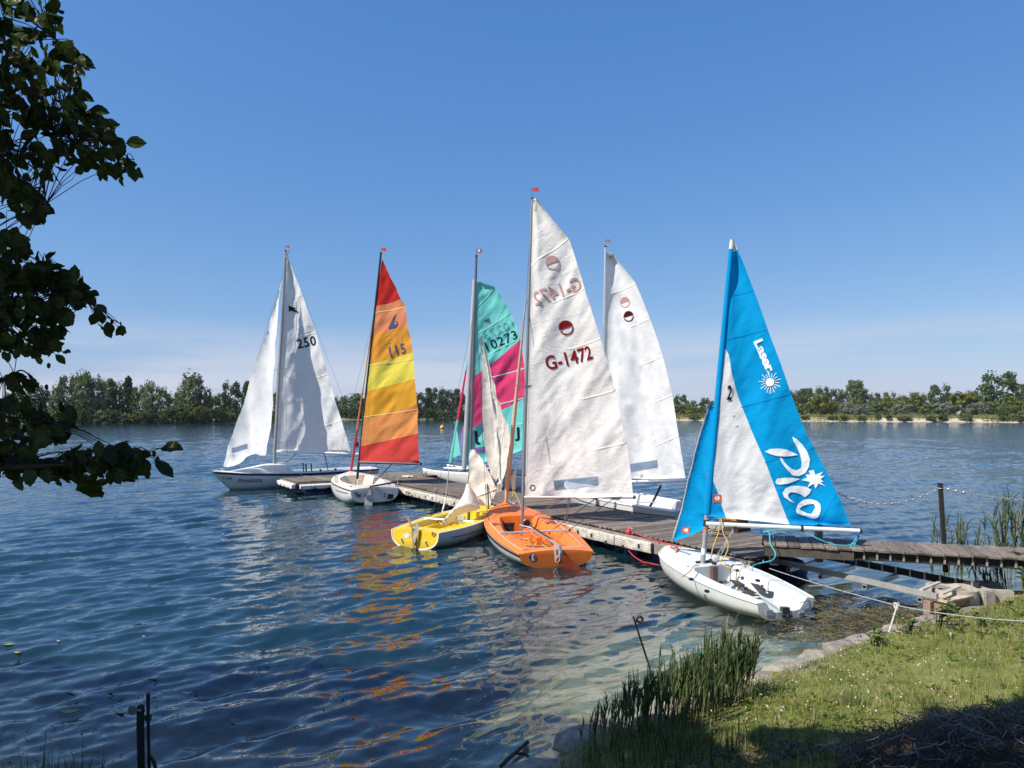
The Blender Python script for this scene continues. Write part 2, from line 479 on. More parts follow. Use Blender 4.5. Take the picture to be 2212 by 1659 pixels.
def build_ground():
    xs = np.unique(np.concatenate([np.arange(-9, 13, .085), np.arange(-30, -9, 1.0), np.arange(13, 40, 1.0), np.arange(-200, -30, 6.0), np.arange(40, 260, 6.0), np.array([-3000, -1500, -800, -500, -350, -250, 300, 400, 600, 900, 1600, 3000])]))
    ys = np.unique(np.concatenate([np.arange(2.0, 16.5, .085), np.arange(-30, 2, 1.0), np.arange(16.5, 60, 2.5), np.arange(60, 165, 8), np.arange(165, 330, 1.6), np.array([345, 370, 400, 450, 550, 800, 1300, 2200, 3500, -60, -200])]))
    X, Y = np.meshgrid(xs, ys)
    Z = ground_z(X, Y)
    nx, ny = len(xs), len(ys)
    V = np.stack([X, Y, Z], -1).reshape(-1, 3)
    I = np.arange(nx * ny).reshape(ny, nx)
    F = np.stack([I[:-1, :-1], I[:-1, 1:], I[1:, 1:], I[1:, :-1]], -1).reshape(-1, 4)
    me = bpy.data.meshes.new('ground')
    me.from_pydata(V.tolist(), [], F.tolist())
    me.polygons.foreach_set('use_smooth', np.ones(len(F), dtype=bool))
    d = sdist(X, Y).ravel()
    fd = fdist(X, Y).ravel()
    right = np.clip((X.ravel() - 20) / 30, 0, 1)
    grass = np.clip((-d - .22) / .25, 0, 1)
    fgrass = np.clip((fd - 5.5 * right + .6 - .6 * right) / 1.5, 0, 1) * np.where(right > .5, 1 - .9 * np.exp(-((fd - 6.5) / 1.2) ** 2), 1)
    grass = np.where(fd > -5, fgrass, grass)
    weed = np.exp(-(((X.ravel() - 4.9) / 1.0) ** 2 + ((Y.ravel() - 9.8) / .8) ** 2) * .9)
    for nm, arr in (('grass', grass), ('weed', weed), ('far', ((fd > -5) & (X.ravel() > 30)).astype(float))):
        a = me.attributes.new(nm, 'FLOAT', 'POINT')
        a.data.foreach_set('value', arr.astype(np.float32))
    o = bpy.data.objects.new('ground', me)
    COL.objects.link(o)
    o['kind'] = 'structure'
    m = bpy.data.materials.new('ground')
    m.use_nodes = True
    nt = m.node_tree
    p = nt.nodes['Principled BSDF']
    p.inputs['Roughness'].default_value = .95
    p.inputs['Specular IOR Level'].default_value = .1
    ge = nd(nt, 'ShaderNodeNewGeometry')
    def noi(s, det=5.0):
        n = nd(nt, 'ShaderNodeTexNoise', Scale=s, Detail=det, Roughness=.65)
        nt.links.new(ge.outputs['Position'], n.inputs['Vector'])
        return n.outputs['Fac']
    def ramp(f, stops):
        r = nd(nt, 'ShaderNodeValToRGB')
        e = r.color_ramp.elements
        while len(e) < len(stops): e.new(.5)
        for q, (pos, c) in zip(e, stops): q.position, q.color = pos, rgba(c)
        nt.links.new(f, r.inputs[0])
        return r.outputs[0]
    def mix(f, a, b):
        x = nd(nt, 'ShaderNodeMix', data_type='RGBA')
        nt.links.new(f, x.inputs['Factor'])
        nt.links.new(a, x.inputs['A'])
        nt.links.new(b, x.inputs['B'])
        return x.outputs['Result']
    def attr(nm):
        a = nd(nt, 'ShaderNodeAttribute', attribute_name=nm)
        return a.outputs['Fac']
    bed = ramp(noi(2.3, 9.0), [(.32, (.075, .08, .04)), (.45, (.20, .195, .125)), (.56, (.31, .29, .215)), (.64, (.22, .21, .14)), (.72, (.10, .10, .05))])
    weedc = ramp(noi(6), [(.3, (.045, .028, .012)), (.55, (.12, .075, .035)), (.75, (.20, .14, .07))])
    bed = mix(attr('weed'), bed, weedc)
    sand = ramp(noi(.5), [(.3, (.30, .24, .16)), (.6, (.48, .41, .31)), (.8, (.36, .29, .19))])
    bed = mix(attr('far'), bed, sand)
    turf = ramp(noi(3.0), [(.3, (.07, .085, .025)), (.5, (.15, .17, .05)), (.7, (.22, .20, .09))])
    gm = nd(nt, 'ShaderNodeMath', operation='MULTIPLY_ADD', use_clamp=True)
    nt.links.new(noi(5.0), gm.inputs[0])
    gm.inputs[1].default_value = .8
    gm.inputs[2].default_value = -.4
    g2 = nd(nt, 'ShaderNodeMath', operation='ADD', use_clamp=True)
    nt.links.new(gm.outputs[0], g2.inputs[0])
    nt.links.new(attr('grass'), g2.inputs[1])
    g3 = nd(nt, 'ShaderNodeMath', operation='MULTIPLY', use_clamp=True)
    nt.links.new(g2.outputs[0], g3.inputs[0])
    nt.links.new(attr('grass'), g3.inputs[1])
    nt.links.new(mix(g3.outputs[0], bed, turf), p.inputs['Base Color'])
    b = nd(nt, 'ShaderNodeBump', Strength=.6, Distance=.04)
    nt.links.new(noi(14.0, 6), b.inputs['Height'])
    nt.links.new(b.outputs[0], p.inputs['Normal'])
    me.materials.append(m)
build_ground()

def build_water():
    r = 3.2 * (1.0046 ** np.arange(0, 1020))
    r = r[r < 340]
    r = np.concatenate([r, [360, 400]])
    th = np.radians(np.arange(-47, 47.01, .22))
    R, T = np.meshgrid(r, th, indexing='ij')
    X, Y = R * np.sin(T), R * np.cos(T)
    dx = np.maximum(np.gradient(r)[:, None], R * math.radians(.22))
    Z = np.zeros_like(X)
    wr = np.random.default_rng(11)
    d = sdist(X, Y)
    # the corner between jetty and bank lies in the lee: small waves there
    lee = np.clip((-(X - 1.2) * .75 + (Y - 7.5) * .30 + 1.2) / 3.6, 0, 1)
    lee = np.where(Y > 16, 1, lee)
    amp = (.50 + .50 * lee) * np.clip(d / .8, .15, 1)
    N = 60
    warp = .55 * vnoise(X, Y, .35, 21) + .22 * vnoise(X, Y, .9, 22)
    for i in range(N):
        lam = .15 * (1.5 / .15) ** ((i + wr.uniform()) / N)
        ang = math.radians(-52 + wr.normal(0, 20 + 8 * (lam < .5)))
        k = 2 * math.pi / lam
        slope = .155 * math.sqrt(2 / N) * (1.3 if lam < .5 else .95)
        a = slope / k
        ph = k * (X * math.cos(ang) + Y * math.sin(ang)) + wr.uniform(0, 6.28) + warp * (1.5 + 2.5 * wr.uniform())
        s = np.sin(ph)
        Z += a * (s - .35 * np.cos(2 * ph) * (lam > .3)) * np.clip(lam / (2.6 * dx) - .6, 0, 1)
    Z *= amp * (.75 + .45 * (vnoise(X, Y, .16, 31) + .3))
    Z = np.where(R < 60, Z, Z)
    ni, nj = X.shape
    V = np.stack([X, Y, Z], -1).reshape(-1, 3)
    I = np.arange(ni * nj).reshape(ni, nj)
    F = np.stack([I[:-1, :-1], I[:-1, 1:], I[1:, 1:], I[1:, :-1]], -1)
    # leave out what lies well under the land
    gz = ground_z(X, Y)
    land = (gz > .12)
    keep = ~(land[:-1, :-1] & land[:-1, 1:] & land[1:, 1:] & land[1:, :-1])
    F = F[keep]
    me = bpy.data.meshes.new('water')
    me.from_pydata(V.tolist(), [], F.tolist())
    me.polygons.foreach_set('use_smooth', np.ones(len(F), dtype=bool))
    a = me.attributes.new('depth', 'FLOAT', 'POINT')
    a.data.foreach_set('value', np.maximum(-gz, 0).ravel().astype(np.float32))
    a = me.attributes.new('chop', 'FLOAT', 'POINT')
    a.data.foreach_set('value', (amp * (.34 + 1.0 * np.clip((R - 14) / 40, 0, 1))).ravel().astype(np.float32))
    o = bpy.data.objects.new('water', me)
    COL.objects.link(o)
    o['kind'] = 'structure'
    m = bpy.data.materials.new('water')
    m.use_nodes = True
    nt = m.node_tree
    nt.nodes.remove(nt.nodes['Principled BSDF'])
    out = nt.nodes['Material Output']
    L = nt.links.new
    ge = nd(nt, 'ShaderNodeNewGeometry')
    at = nd(nt, 'ShaderNodeAttribute', attribute_name='depth')
    ch = nd(nt, 'ShaderNodeAttribute', attribute_name='chop')
    mp = nd(nt, 'ShaderNodeMapping')
    mp.inputs['Rotation'].default_value = (0, 0, math.radians(52))
    mp.inputs['Scale'].default_value = (1.0, .42, 1)
    L(ge.outputs['Position'], mp.inputs['Vector'])
    def bump(scale, dist, prev=None):
        n = nd(nt, 'ShaderNodeTexNoise', Scale=scale, Detail=3.0, Roughness=.5, Distortion=.4)
        L(mp.outputs[0], n.inputs['Vector'])
        b = nd(nt, 'ShaderNodeBump', Distance=dist)
        L(ch.outputs['Fac'], b.inputs['Strength'])
        L(n.outputs['Fac'], b.inputs['Height'])
        if prev: L(prev, b.inputs['Normal'])
        return b.outputs[0]
    nrm = bump(2.2, .06)
    nrm = bump(6.0, .022, nrm)
    nrm = bump(15.0, .005, nrm)
    # murk: the water's own scattering colour closes over the bed with depth
    mu = nd(nt, 'ShaderNodeMath', operation='MULTIPLY')
    mu.inputs[1].default_value = -.8
    L(at.outputs['Fac'], mu.inputs[0])
    ex = nd(nt, 'ShaderNodeMath', operation='EXPONENT')
    L(mu.outputs[0], ex.inputs[0])
    tr = nd(nt, 'ShaderNodeBsdfTransparent')
    tr.inputs[0].default_value = (.86, .95, .86, 1)
    df = nd(nt, 'ShaderNodeBsdfDiffuse')
    df.inputs[0].default_value = (.008, .030, .040, 1)
    body = nd(nt, 'ShaderNodeMixShader')
    L(ex.outputs[0], body.inputs[0])
    L(df.outputs[0], body.inputs[1])
    L(tr.outputs[0], body.inputs[2])
    gl = nd(nt, 'ShaderNodeBsdfGlossy', Roughness=.02)
    L(nrm, gl.inputs['Normal'])
    # reflectance by angle, the same seen from above and from below so that daylight reaches the bed
    dt = nd(nt, 'ShaderNodeVectorMath', operation='DOT_PRODUCT')
    L(nrm, dt.inputs[0]); L(ge.outputs['Incoming'], dt.inputs[1])
    ab = nd(nt, 'ShaderNodeMath', operation='ABSOLUTE'); L(dt.outputs['Value'], ab.inputs[0])
    om = nd(nt, 'ShaderNodeMath', operation='SUBTRACT', use_clamp=True); om.inputs[0].default_value = 1.0; L(ab.outputs[0], om.inputs[1])
    pw = nd(nt, 'ShaderNodeMath', operation='POWER'); pw.inputs[1].default_value = 3.7; L(om.outputs[0], pw.inputs[0])
    fr = nd(nt, 'ShaderNodeMath', operation='MULTIPLY_ADD', use_clamp=True); fr.inputs[1].default_value = .89; fr.inputs[2].default_value = .11; L(pw.outputs[0], fr.inputs[0])
    mx = nd(nt, 'ShaderNodeMixShader')
    L(fr.outputs[0], mx.inputs[0])
    L(body.outputs[0], mx.inputs[1])
    L(gl.outputs[0], mx.inputs[2])
    L(mx.outputs[0], out.inputs['Surface'])
    me.materials.append(m)
build_water()

# ------------------------------------------------------------------ summer haze over the lake
hm = bpy.data.materials.new('haze'); hm.use_nodes = True
hm.node_tree.nodes.clear()
_o = hm.node_tree.nodes.new('ShaderNodeOutputMaterial'); _v = hm.node_tree.nodes.new('ShaderNodeVolumePrincipled')
_v.inputs['Color'].default_value = (.82, .89, 1.0, 1); _v.inputs['Density'].default_value = .00009
hm.node_tree.links.new(_v.outputs[0], _o.inputs['Volume'])
MB().box((0, 1600, 10), (3400, 0, 0), (0, 2200, 0), (0, 0, 15.0)).build('haze', hm, smooth=False)['kind'] = 'stuff'

# ------------------------------------------------------------------ trees and bushes of the far banks
M_TRUNK = mat('bark', (.12, .09, .065), .9, var=.3, vscale=8)
GREENS = dict(
    dark=leafmat('leaf_dark', (.024, .044, .015), (.085, .13, .042), .18, .2, .5),
    mid=leafmat('leaf_mid', (.05, .078, .024), (.17, .215, .075), .22, .2, .5),
    pale=leafmat('leaf_pale', (.10, .125, .05), (.25, .285, .13), .25, .2, .5),
    yellow=leafmat('leaf_yellow', (.055, .065, .010), (.20, .21, .04), .25, .2, .5),
    silver=leafmat('leaf_silver', (.09, .11, .075), (.24, .26, .18), .2, .2, .5))

def crown_mesh(seed, form, n=1500, size=.035):
    """leaf clumps spread through a crown of unit height"""
    r = np.random.default_rng(seed)
    cl = []
    for i in range(64 if form != 'bush' else 40):
        h = r.uniform(0, 1)
        if form == 'round':
            z = .08 + .84 * h; R = .42 * math.sqrt(max(0.02, 1 - ((z - .52) / .5) ** 2)); cr = r.uniform(.09, .17)
        elif form == 'tall':
            z = .10 + .84 * h; R = .24 * math.sqrt(max(0.03, 1 - ((z - .48) / .54) ** 2)); cr = r.uniform(.07, .13)
        elif form == 'cone':
            z = .08 + .88 * h; R = .30 * (1.02 - z); cr = r.uniform(.05, .11)
        elif form == 'loose':
            z = .08 + .86 * h; R = .34 * math.sqrt(max(0.03, 1 - ((z - .5) / .52) ** 2)); cr = r.uniform(.07, .13)
        else:
            z = .03 + .83 * h; R = .60 * math.sqrt(max(0.02, 1 - ((z - .35) / .6) ** 2)); cr = r.uniform(.10, .2)
        a = r.uniform(0, 6.283); q = R * math.sqrt(r.uniform(.1, 1)) * r.uniform(.8, 1.12)
        cl.append((q * math.cos(a), q * math.sin(a), z, cr, .75 if form != 'loose' else 1.5))
    V, F = [], []
    for k in range(n):
        cxx, cyy, cz, cr, sz = cl[r.integers(len(cl))]
        dv = r.normal(size=3); dv /= np.linalg.norm(dv)
        p = np.array([cxx, cyy, cz]) + dv * cr * r.uniform(.35, 1.1) * np.array([1, 1, sz])
        p[2] = max(p[2], .01)
        nrm = dv + r.normal(size=3) * .55
        nrm /= np.linalg.norm(nrm)
        t = np.cross(nrm, r.normal(size=3)); t /= np.linalg.norm(t)
        b = np.cross(nrm, t)
        s = size * r.uniform(.6, 1.35)
        i0 = len(V)
        V += [p - t * s, p + b * s * .7, p + t * s, p - b * s * .6]
        F.append((i0, i0 + 1, i0 + 2, i0 + 3))
    me = bpy.data.meshes.new('crown')
    me.from_pydata([tuple(v) for v in V], [], F)
    return me

def trunk_mesh(seed, h=.55):
    r = random.Random(seed)
    mb = MB()
    top = (r.uniform(-.03, .03), r.uniform(-.03, .03), h)
    mb.tube([(0, 0, -.03), (0.004, 0, .15), top], [.022, .016, .008], 6)
    for i in range(4):
        a = r.uniform(0, 6.28); z = r.uniform(.18, .42)
        mb.tube([(0, 0, z), (.12 * math.cos(a), .12 * math.sin(a), z + .14), (.22 * math.cos(a), .22 * math.sin(a), z + .26)], [.009, .006, .003], 5)
    me = bpy.data.meshes.new('trunk')
    me.from_pydata([tuple(v) for v in mb.v], [], mb.f)
    me.materials.append(M_TRUNK)
    return me

CROWNS = {}
for fi, form in enumerate(('round', 'tall', 'cone', 'loose', 'bush')):
    for col in GREENS:
        for k in range(2):
            pass
TRUNKS = [trunk_mesh(i) for i in range(3)]

def get_crown(form, col, k):
    key = (form, col, k)
    if key not in CROWNS:
        me = crown_mesh(hash((form, k)) % 9973 if False else 17 * ('round', 'tall', 'cone', 'loose', 'bush').index(form) + 131 * k + 7, form, 2600 if form != 'loose' else 2200, .034 if form != 'bush' else .05)
        me.materials.append(GREENS[col])
        CROWNS[key] = me
    return CROWNS[key]

ORD = ['first', 'second', 'third', 'fourth', 'fifth', 'sixth', 'seventh', 'eighth', 'ninth', 'tenth', 'eleventh', 'twelfth', 'thirteenth', 'fourteenth', 'fifteenth', 'sixteenth', 'seventeenth', 'eighteenth', 'nineteenth', 'twentieth', 'twenty-first', 'twenty-second', 'twenty-third', 'twenty-fourth', 'twenty-fifth', 'twenty-sixth', 'twenty-seventh', 'twenty-eighth', 'twenty-ninth', 'thirtieth']
FORMW = dict(round='round', tall='slender', cone='pointed', loose='drooping', bush='bushy')
COLW = dict(dark='dark green', mid='mid green', pale='pale green', yellow='yellow-green', silver='silvery')
tr = random.Random(5)

def plant_tree(px, topy, wpx, form, col, depth, label, group, name='tree', cat='tree', base=None):
    d = ray(px, HY)
    X = d.x / d.y * depth
    gz = float(ground_z(np.array([X]), np.array([depth]))[0]) if base is None else base
    top = aty(px, topy, depth).z
    H = max(top - gz, .6)
    unitw = dict(round=.95, tall=.56, cone=.62, loose=.76, bush=1.35)[form]
    W = wpx * depth / FPX / unitw
    t = thing(name, label, cat, (X, depth, gz), group)
    c = bpy.data.objects.new('crown', get_crown(form, col, tr.randrange(2)))
    COL.objects.link(c)
    c.parent = t
    c.scale = (W, W, H / .97)
    c.rotation_euler = (0, 0, tr.uniform(0, 6.28))
    k = bpy.data.objects.new('trunk', TRUNKS[tr.randrange(3)])
    COL.objects.link(k)
    k.parent = t
    k.scale = (H * .9, H * .9, H)
    k.rotation_euler = (0, 0, tr.uniform(0, 6.28))

LEFT = [(18, 846, 44, 'round', 'pale'), (42, 834, 40, 'loose', 'mid'), (72, 830, 42, 'loose', 'pale'), (100, 842, 34, 'round', 'mid'), (122, 835, 32, 'loose', 'pale'), (146, 812, 48, 'round', 'mid'), (176, 809, 54, 'loose', 'mid'), (206, 820, 44, 'loose', 'pale'), (234, 820, 38, 'tall', 'pale'), (256, 822, 34, 'round', 'dark'), (276, 818, 44, 'cone', 'dark'),
        (300, 834, 40, 'round', 'mid'), (318, 828, 36, 'loose', 'pale'), (346, 832, 42, 'round', 'mid'), (374, 848, 40, 'round', 'mid'), (392, 842, 34, 'loose', 'mid'), (413, 811, 58, 'loose', 'pale'), (440, 836, 40, 'round', 'mid'), (458, 852, 36, 'round', 'mid'), (478, 850, 36, 'round', 'mid'), (500, 825, 48, 'round', 'dark'), (533, 826, 46, 'cone', 'dark'), (558, 842, 44, 'round', 'dark'), (585, 846, 44, 'round', 'mid')]
for i, (px, ty, w, fo, co) in enumerate(LEFT):
    dp = float(np.interp((px - CX) / FPX * 200, FAR[:, 0], FAR[:, 1])) + tr.uniform(5, 11) + (6 if ty > 838 else 0)
    if px > 530: dp = 226
    plant_tree(px, ty, w, fo, co, dp, '%s %s tree on the left far bank, %s from the left' % (FORMW[fo], COLW[co], ORD[i]), 'trees on the left far bank')
LB = [(60, 884), (92, 890), (118, 886), (140, 884), (165, 890), (188, 880), (214, 888), (240, 884), (262, 893), (288, 892), (310, 882), (332, 886), (356, 882), (380, 878), (402, 882), (426, 876), (450, 880), (472, 882), (494, 888), (520, 880), (548, 884), (580, 886)]
for i, (px, ty) in enumerate(LB):
    dp = float(np.interp((px - CX) / FPX * 195, FAR[:, 0], FAR[:, 1])) + tr.uniform(-.9, .6)
    if px > 540: dp = 218
    co = ['mid', 'dark', 'mid', 'yellow', 'mid', 'dark'][i % 6]
    plant_tree(px, ty, tr.uniform(36, 54), 'bush', co, dp, '%s waterside bush under the left bank trees, %s from the left' % (COLW[co], ORD[i]), 'bushes along the left far bank', 'bush', 'bush')
MID = [(690, 862, 34, 'round', 'mid'), (712, 860, 30, 'round', 'dark'), (733, 857, 28, 'round', 'mid'), (752, 853, 26, 'round', 'mid'), (772, 851, 28, 'tall', 'mid'), (792, 858, 30, 'round', 'dark'), (820, 850, 30, 'round', 'dark'), (850, 852, 34, 'round', 'dark'), (880, 848, 34, 'round', 'dark'), (906, 846, 34, 'round', 'dark'), (926, 840, 32, 'cone', 'dark'), (946, 838, 34, 'round', 'dark'),
       (966, 839, 34, 'round', 'dark'), (986, 842, 32, 'cone', 'dark'), (1006, 846, 32, 'round', 'dark'), (1030, 850, 36, 'round', 'dark'), (1060, 852, 36, 'round', 'mid'), (1095, 850, 36, 'round', 'dark'), (1125, 852, 36, 'round', 'dark')]
for i, (px, ty, w, fo, co) in enumerate(MID):
    plant_tree(px, ty, w * 1.25, fo, co, 312 + tr.uniform(0, 8), '%s %s tree on the middle far bank behind the sails, %s from the left' % (FORMW[fo], COLW[co], ORD[i]), 'trees on the middle far bank')
for i in range(17):
    px = 690 + i * 26 + tr.uniform(-6, 6)
    co = ['dark', 'mid', 'dark'][i % 3]
    plant_tree(px, 884 + tr.uniform(-5, 4), tr.uniform(30, 40), 'bush', co, 305.5 + tr.uniform(0, 2), '%s bush at the waterline of the middle far bank, %s from the left' % (COLW[co], ORD[i]), 'bushes along the middle far bank', 'bush', 'bush')
RIGHT = [(1452, 856, 34, 'round', 'dark', 345), (1472, 853, 34, 'round', 'dark', 340), (1493, 864, 34, 'round', 'mid', 335), (1524, 858, 30, 'round', 'dark', 350), (1545, 866, 34, 'round', 'mid', 345),
         (1700, 846, 34, 'round', 'dark', 420), (1718, 842, 34, 'round', 'dark', 415), (1738, 840, 34, 'tall', 'dark', 425), (1758, 838, 36, 'round', 'dark', 420), (1780, 836, 36, 'round', 'dark', 415), (1802, 838, 34, 'round', 'dark', 425), (1824, 840, 34, 'round', 'dark', 420), (1850, 822, 40, 'tall', 'mid', 400), (1866, 838, 34, 'round', 'dark', 405), (1890, 849, 32, 'round', 'dark', 395), (1922, 847, 32, 'round', 'mid', 390),
         (1950, 854, 36, 'round', 'mid', 385), (1978, 846, 36, 'round', 'dark', 380), (2004, 850, 34, 'round', 'dark', 372), (2031, 831, 50, 'round', 'dark', 345), (2056, 850, 36, 'round', 'dark', 350), (2101, 842, 40, 'round', 'dark', 345), (2128, 856, 36, 'round', 'dark', 340), (2164, 804, 88, 'round', 'dark', 305), (2208, 836, 50, 'round', 'mid', 312), (2240, 820, 60, 'round', 'dark', 310)]
for i, (px, ty, w, fo, co, dp) in enumerate(RIGHT):
    plant_tree(px, ty, w, fo, co, dp, '%s %s tree behind the right far bank, %s from the left' % (FORMW[fo], COLW[co], ORD[i]), 'trees behind the right far bank')
RB = [(1465, 872, 36, 'mid', 300), (1500, 878, 40, 'yellow', 296), (1535, 880, 40, 'mid', 292), (1715, 876, 36, 'mid', 285), (1742, 870, 36, 'mid', 280), (1771, 851, 54, 'yellow', 282), (1800, 866, 40, 'yellow', 285), (1830, 868, 44, 'silver', 280), (1862, 872, 40, 'silver', 272), (1895, 866, 46, 'mid', 278), (1922, 858, 50, 'yellow', 285), (1950, 868, 44, 'silver', 262), (1975, 855, 62, 'yellow', 272),
      (2006, 872, 44, 'mid', 262), (2040, 868, 46, 'silver', 258), (2078, 846, 66, 'yellow', 262), (2112, 868, 44, 'silver', 250), (2140, 866, 50, 'mid', 252), (2175, 872, 40, 'mid', 245), (2200, 856, 60, 'yellow', 254), (2235, 860, 60, 'mid', 250)]
for i, (px, ty, w, co, dp) in enumerate(RB):
    plant_tree(px, ty, w * 1.1, 'bush', co, dp, '%s rounded bush on the right far bank meadow, %s from the left' % (COLW[co], ORD[i]), 'bushes on the right far bank', 'bush', 'bush')
RW = [(1500, 893, 30, 'mid'), (1700, 898, 16, 'mid'), (1740, 899, 22, 'dark'), (1800, 897, 24, 'mid'), (1822, 896, 22, 'yellow'), (1860, 897, 26, 'mid'), (1897, 894, 12, 'dark'), (1920, 897, 16, 'dark'), (1955, 898, 34, 'mid'), (2020, 897, 44, 'mid'), (2038, 893, 22, 'dark'), (2085, 894, 30, 'mid'), (2168, 880, 24, 'dark'), (2196, 896, 30, 'mid')]
for i, (px, ty, w, co) in enumerate(RW):
    x0 = (px - CX) / FPX
    dp = 215.0
    for _ in range(6): dp = float(np.interp(x0 * dp, FAR[:, 0], FAR[:, 1])) + 1.6
    plant_tree(px, ty, w, 'bush', co, dp, '%s low bush on the sandy edge of the right bank, %s from the left' % (COLW[co], ORD[i]), 'low bushes on the sandy right bank', 'bush', 'bush')

def blades(name, pts, hts, wid, mats, lean=.35, seed=1, seg=2, heading=None, kind='stuff', parent=None, curl=1.0, fm=None):
    """grass blades / reed leaves as narrow bent strips"""
    r = np.random.default_rng(seed)
    n = len(pts)
    pts = np.asarray(pts, float)
    hts = np.asarray(hts, float)
    a = r.uniform(0, 2 * np.pi, n)
    ln = np.abs(r.normal(0, lean, n))
    ld = np.stack([np.cos(a), np.sin(a)], -1)
    if heading is not None: ld = ld * .6 + np.array(heading)
    fa = r.uniform(0, np.pi, n)
    wd = np.stack([np.cos(fa), np.sin(fa), np.zeros(n)], -1) * (np.asarray(wid) * np.ones(n))[:, None] * .5
    rows = []
    for k in range(seg + 1):
        t = k / seg
        c = pts.copy()
        c[:, :2] += ld * (ln * hts * t ** (1 + curl))[:, None]
        c[:, 2] += hts * (t - .25 * ln * t * t)
        w = wd * (1 - t) ** .7 if k < seg else None
        rows.append((c - w, c + w) if w is not None else (c,))
    V = np.concatenate([q for row in rows for q in row], 0)
    F = []
    off = 0
    idx = np.arange(n)
    for k in range(seg):
        A, B = off + idx, off + n + idx
        if k < seg - 1:
            C, D = off + 2 * n + idx, off + 3 * n + idx
            F += np.stack([A, B, D, C], -1).tolist()
        else:
            F += np.stack([A, B, off + 2 * n + idx], -1).tolist()
        off += 2 * n
    o = add(name, V, F, mats, parent, smooth=False, fm=(list(fm) * seg if fm is not None else None))
    if kind: o['kind'] = kind
    return o

# meadow grass of the right far bank
def far_grass():
    pts, h = [], []
    r = np.random.default_rng(3)
    x = r.uniform(60, 235, 26000)
    fd = np.abs(r.normal(0, 1, 26000)) * 22 + r.uniform(.2, 8, 26000)
    fd = np.where(r.uniform(size=26000) < .25, r.uniform(.3, 4.5, 26000), fd)
    y = np.interp(x, FAR[:, 0], FAR[:, 1]) + fd
    k = ~((fd > 4.6) & (fd < 7.5) & (vnoise(x, y, .05, 4) > -.4)) & ~((fd < 4.5) & (vnoise(x, y, .09, 9) < .05))
    x, y, fd = x[k], y[k], fd[k]
    z = ground_z(x, y)
    hh = r.uniform(.35, 1.1, len(x)) * np.where(fd < 5, .6, 1) * (1 + .5 * vnoise(x, y, .1, 12))
    o = blades('meadow_grass', np.stack([x, y, z - .05], -1), hh, r.uniform(.25, .7, len(x)), [leafmat('far_grass', (.10, .11, .035), (.26, .25, .09), .2, .1, .12)], .4, 5)
far_grass()

# ================================================================== JETTY
JU, JV = Vector((.532, -.847, 0)), Vector((.847, .532, 0))
UP = Vector((0, 0, 1))
def J(u, v, z=0.0): return JU * u + JV * v + UP * z

M_PLANK = mat('weathered_plank', (.21, .172, .142), .85, var=.34, vscale=3.0, stretch=(1.2, 14, 14), objvar=.30, bump=.6, bscale=6, spec=.2)
M_DARKWOOD = mat('dark_timber', (.085, .07, .055), .9, var=.3, vscale=5, bump=.4, bscale=20)
M_GREYWOOD = mat('grey_timber', (.27, .235, .195), .85, var=.28, vscale=5, stretch=(1, 1, 1), bump=.4, bscale=18)
M_FENDER = mat('fender_plastic', (.62, .57, .49), .7, var=.3, vscale=7, bump=.25, bscale=30)
M_BLACK = mat('black_rubber', (.015, .015, .016), .6, var=.2)
M_DRUM = mat('blue_drum_plastic', (.008, .026, .13), .45, var=.2, vscale=3)
M_STEEL = mat('galvanised_steel', (.45, .45, .44), .45, .7, var=.12, vscale=9)
M_ALU = mat('aluminium', (.72, .72, .72), .32, .75, var=.06, vscale=6)
M_ALUG = mat('grey_anodised', (.30, .31, .33), .38, .6, var=.08, vscale=6)
M_WHITEALU = mat('bright_aluminium', (.86, .86, .86), .35, .35, var=.05)
M_RUST = mat('rusty_steel', (.20, .10, .05), .85, .2, var=.35, vscale=9, col2=(.36, .27, .20))
M_CONC = mat('concrete', (.40, .36, .30), .9, var=.2, vscale=6, bump=.5, bscale=35)
M_STONE = mat('shore_stone', (.31, .27, .215), .9, var=.30, vscale=7, bump=1.0, bscale=12, objvar=.12, bdist=.02)
M_ROPEW = mat('white_rope', (.62, .58, .50), .9, var=.2, vscale=40)
M_ROPEG = mat('grey_rope', (.36, .36, .36), .9, var=.2, vscale=40)
M_ROPER = mat('red_rope', (.55, .03, .04), .8, var=.2, vscale=40)
M_ROPEY = mat('yellow_rope', (.62, .38, .07), .8, var=.2, vscale=40)
M_ROPET = mat('turquoise_rope', (.05, .40, .48), .8, var=.2, vscale=40)
M_ROPEN = mat('navy_rope', (.04, .12, .22), .8, var=.2, vscale=40)
M_ROPEK = mat('dark_rope', (.03, .03, .03), .85, var=.2, vscale=40)
M_WIRE = mat('rigging_wire', (.16, .16, .17), .4, .6, var=.1)

def plank_mesh(L, W, T, seed):
    """a worn board: long axis X, edges slightly rounded, ends a little uneven"""
    r = random.Random(seed)
    b = bmesh.new()
    bmesh.ops.create_cube(b, size=1)
    for v in b.verts:
        v.co = Vector((v.co.x * L + r.uniform(-.012, .012), v.co.y * W, v.co.z * T + r.uniform(-.002, .002)))
    bmesh.ops.bevel(b, geom=b.edges[:], offset=.006, segments=1, affect='EDGES')
    me = bpy.data.meshes.new('plank')
    b.to_mesh(me)
    b.free()
    me.materials.append(M_PLANK)
    return me

jetty = thing('floating_jetty', 'long grey wooden floating jetty with a cross end and white edge fenders', 'jetty', J(-16, 10.4, 0))
JP = WPOS[jetty.name]

def put(name, me, loc, rotz, parent, tilt=0.0, pitch=0.0):
    o = bpy.data.objects.new(name, me)
    COL.objects.link(o)
    o.parent = parent
    o.location = Vector(loc) - WPOS[parent.name]
    o.rotation_euler = (tilt, pitch, rotz)
    return o

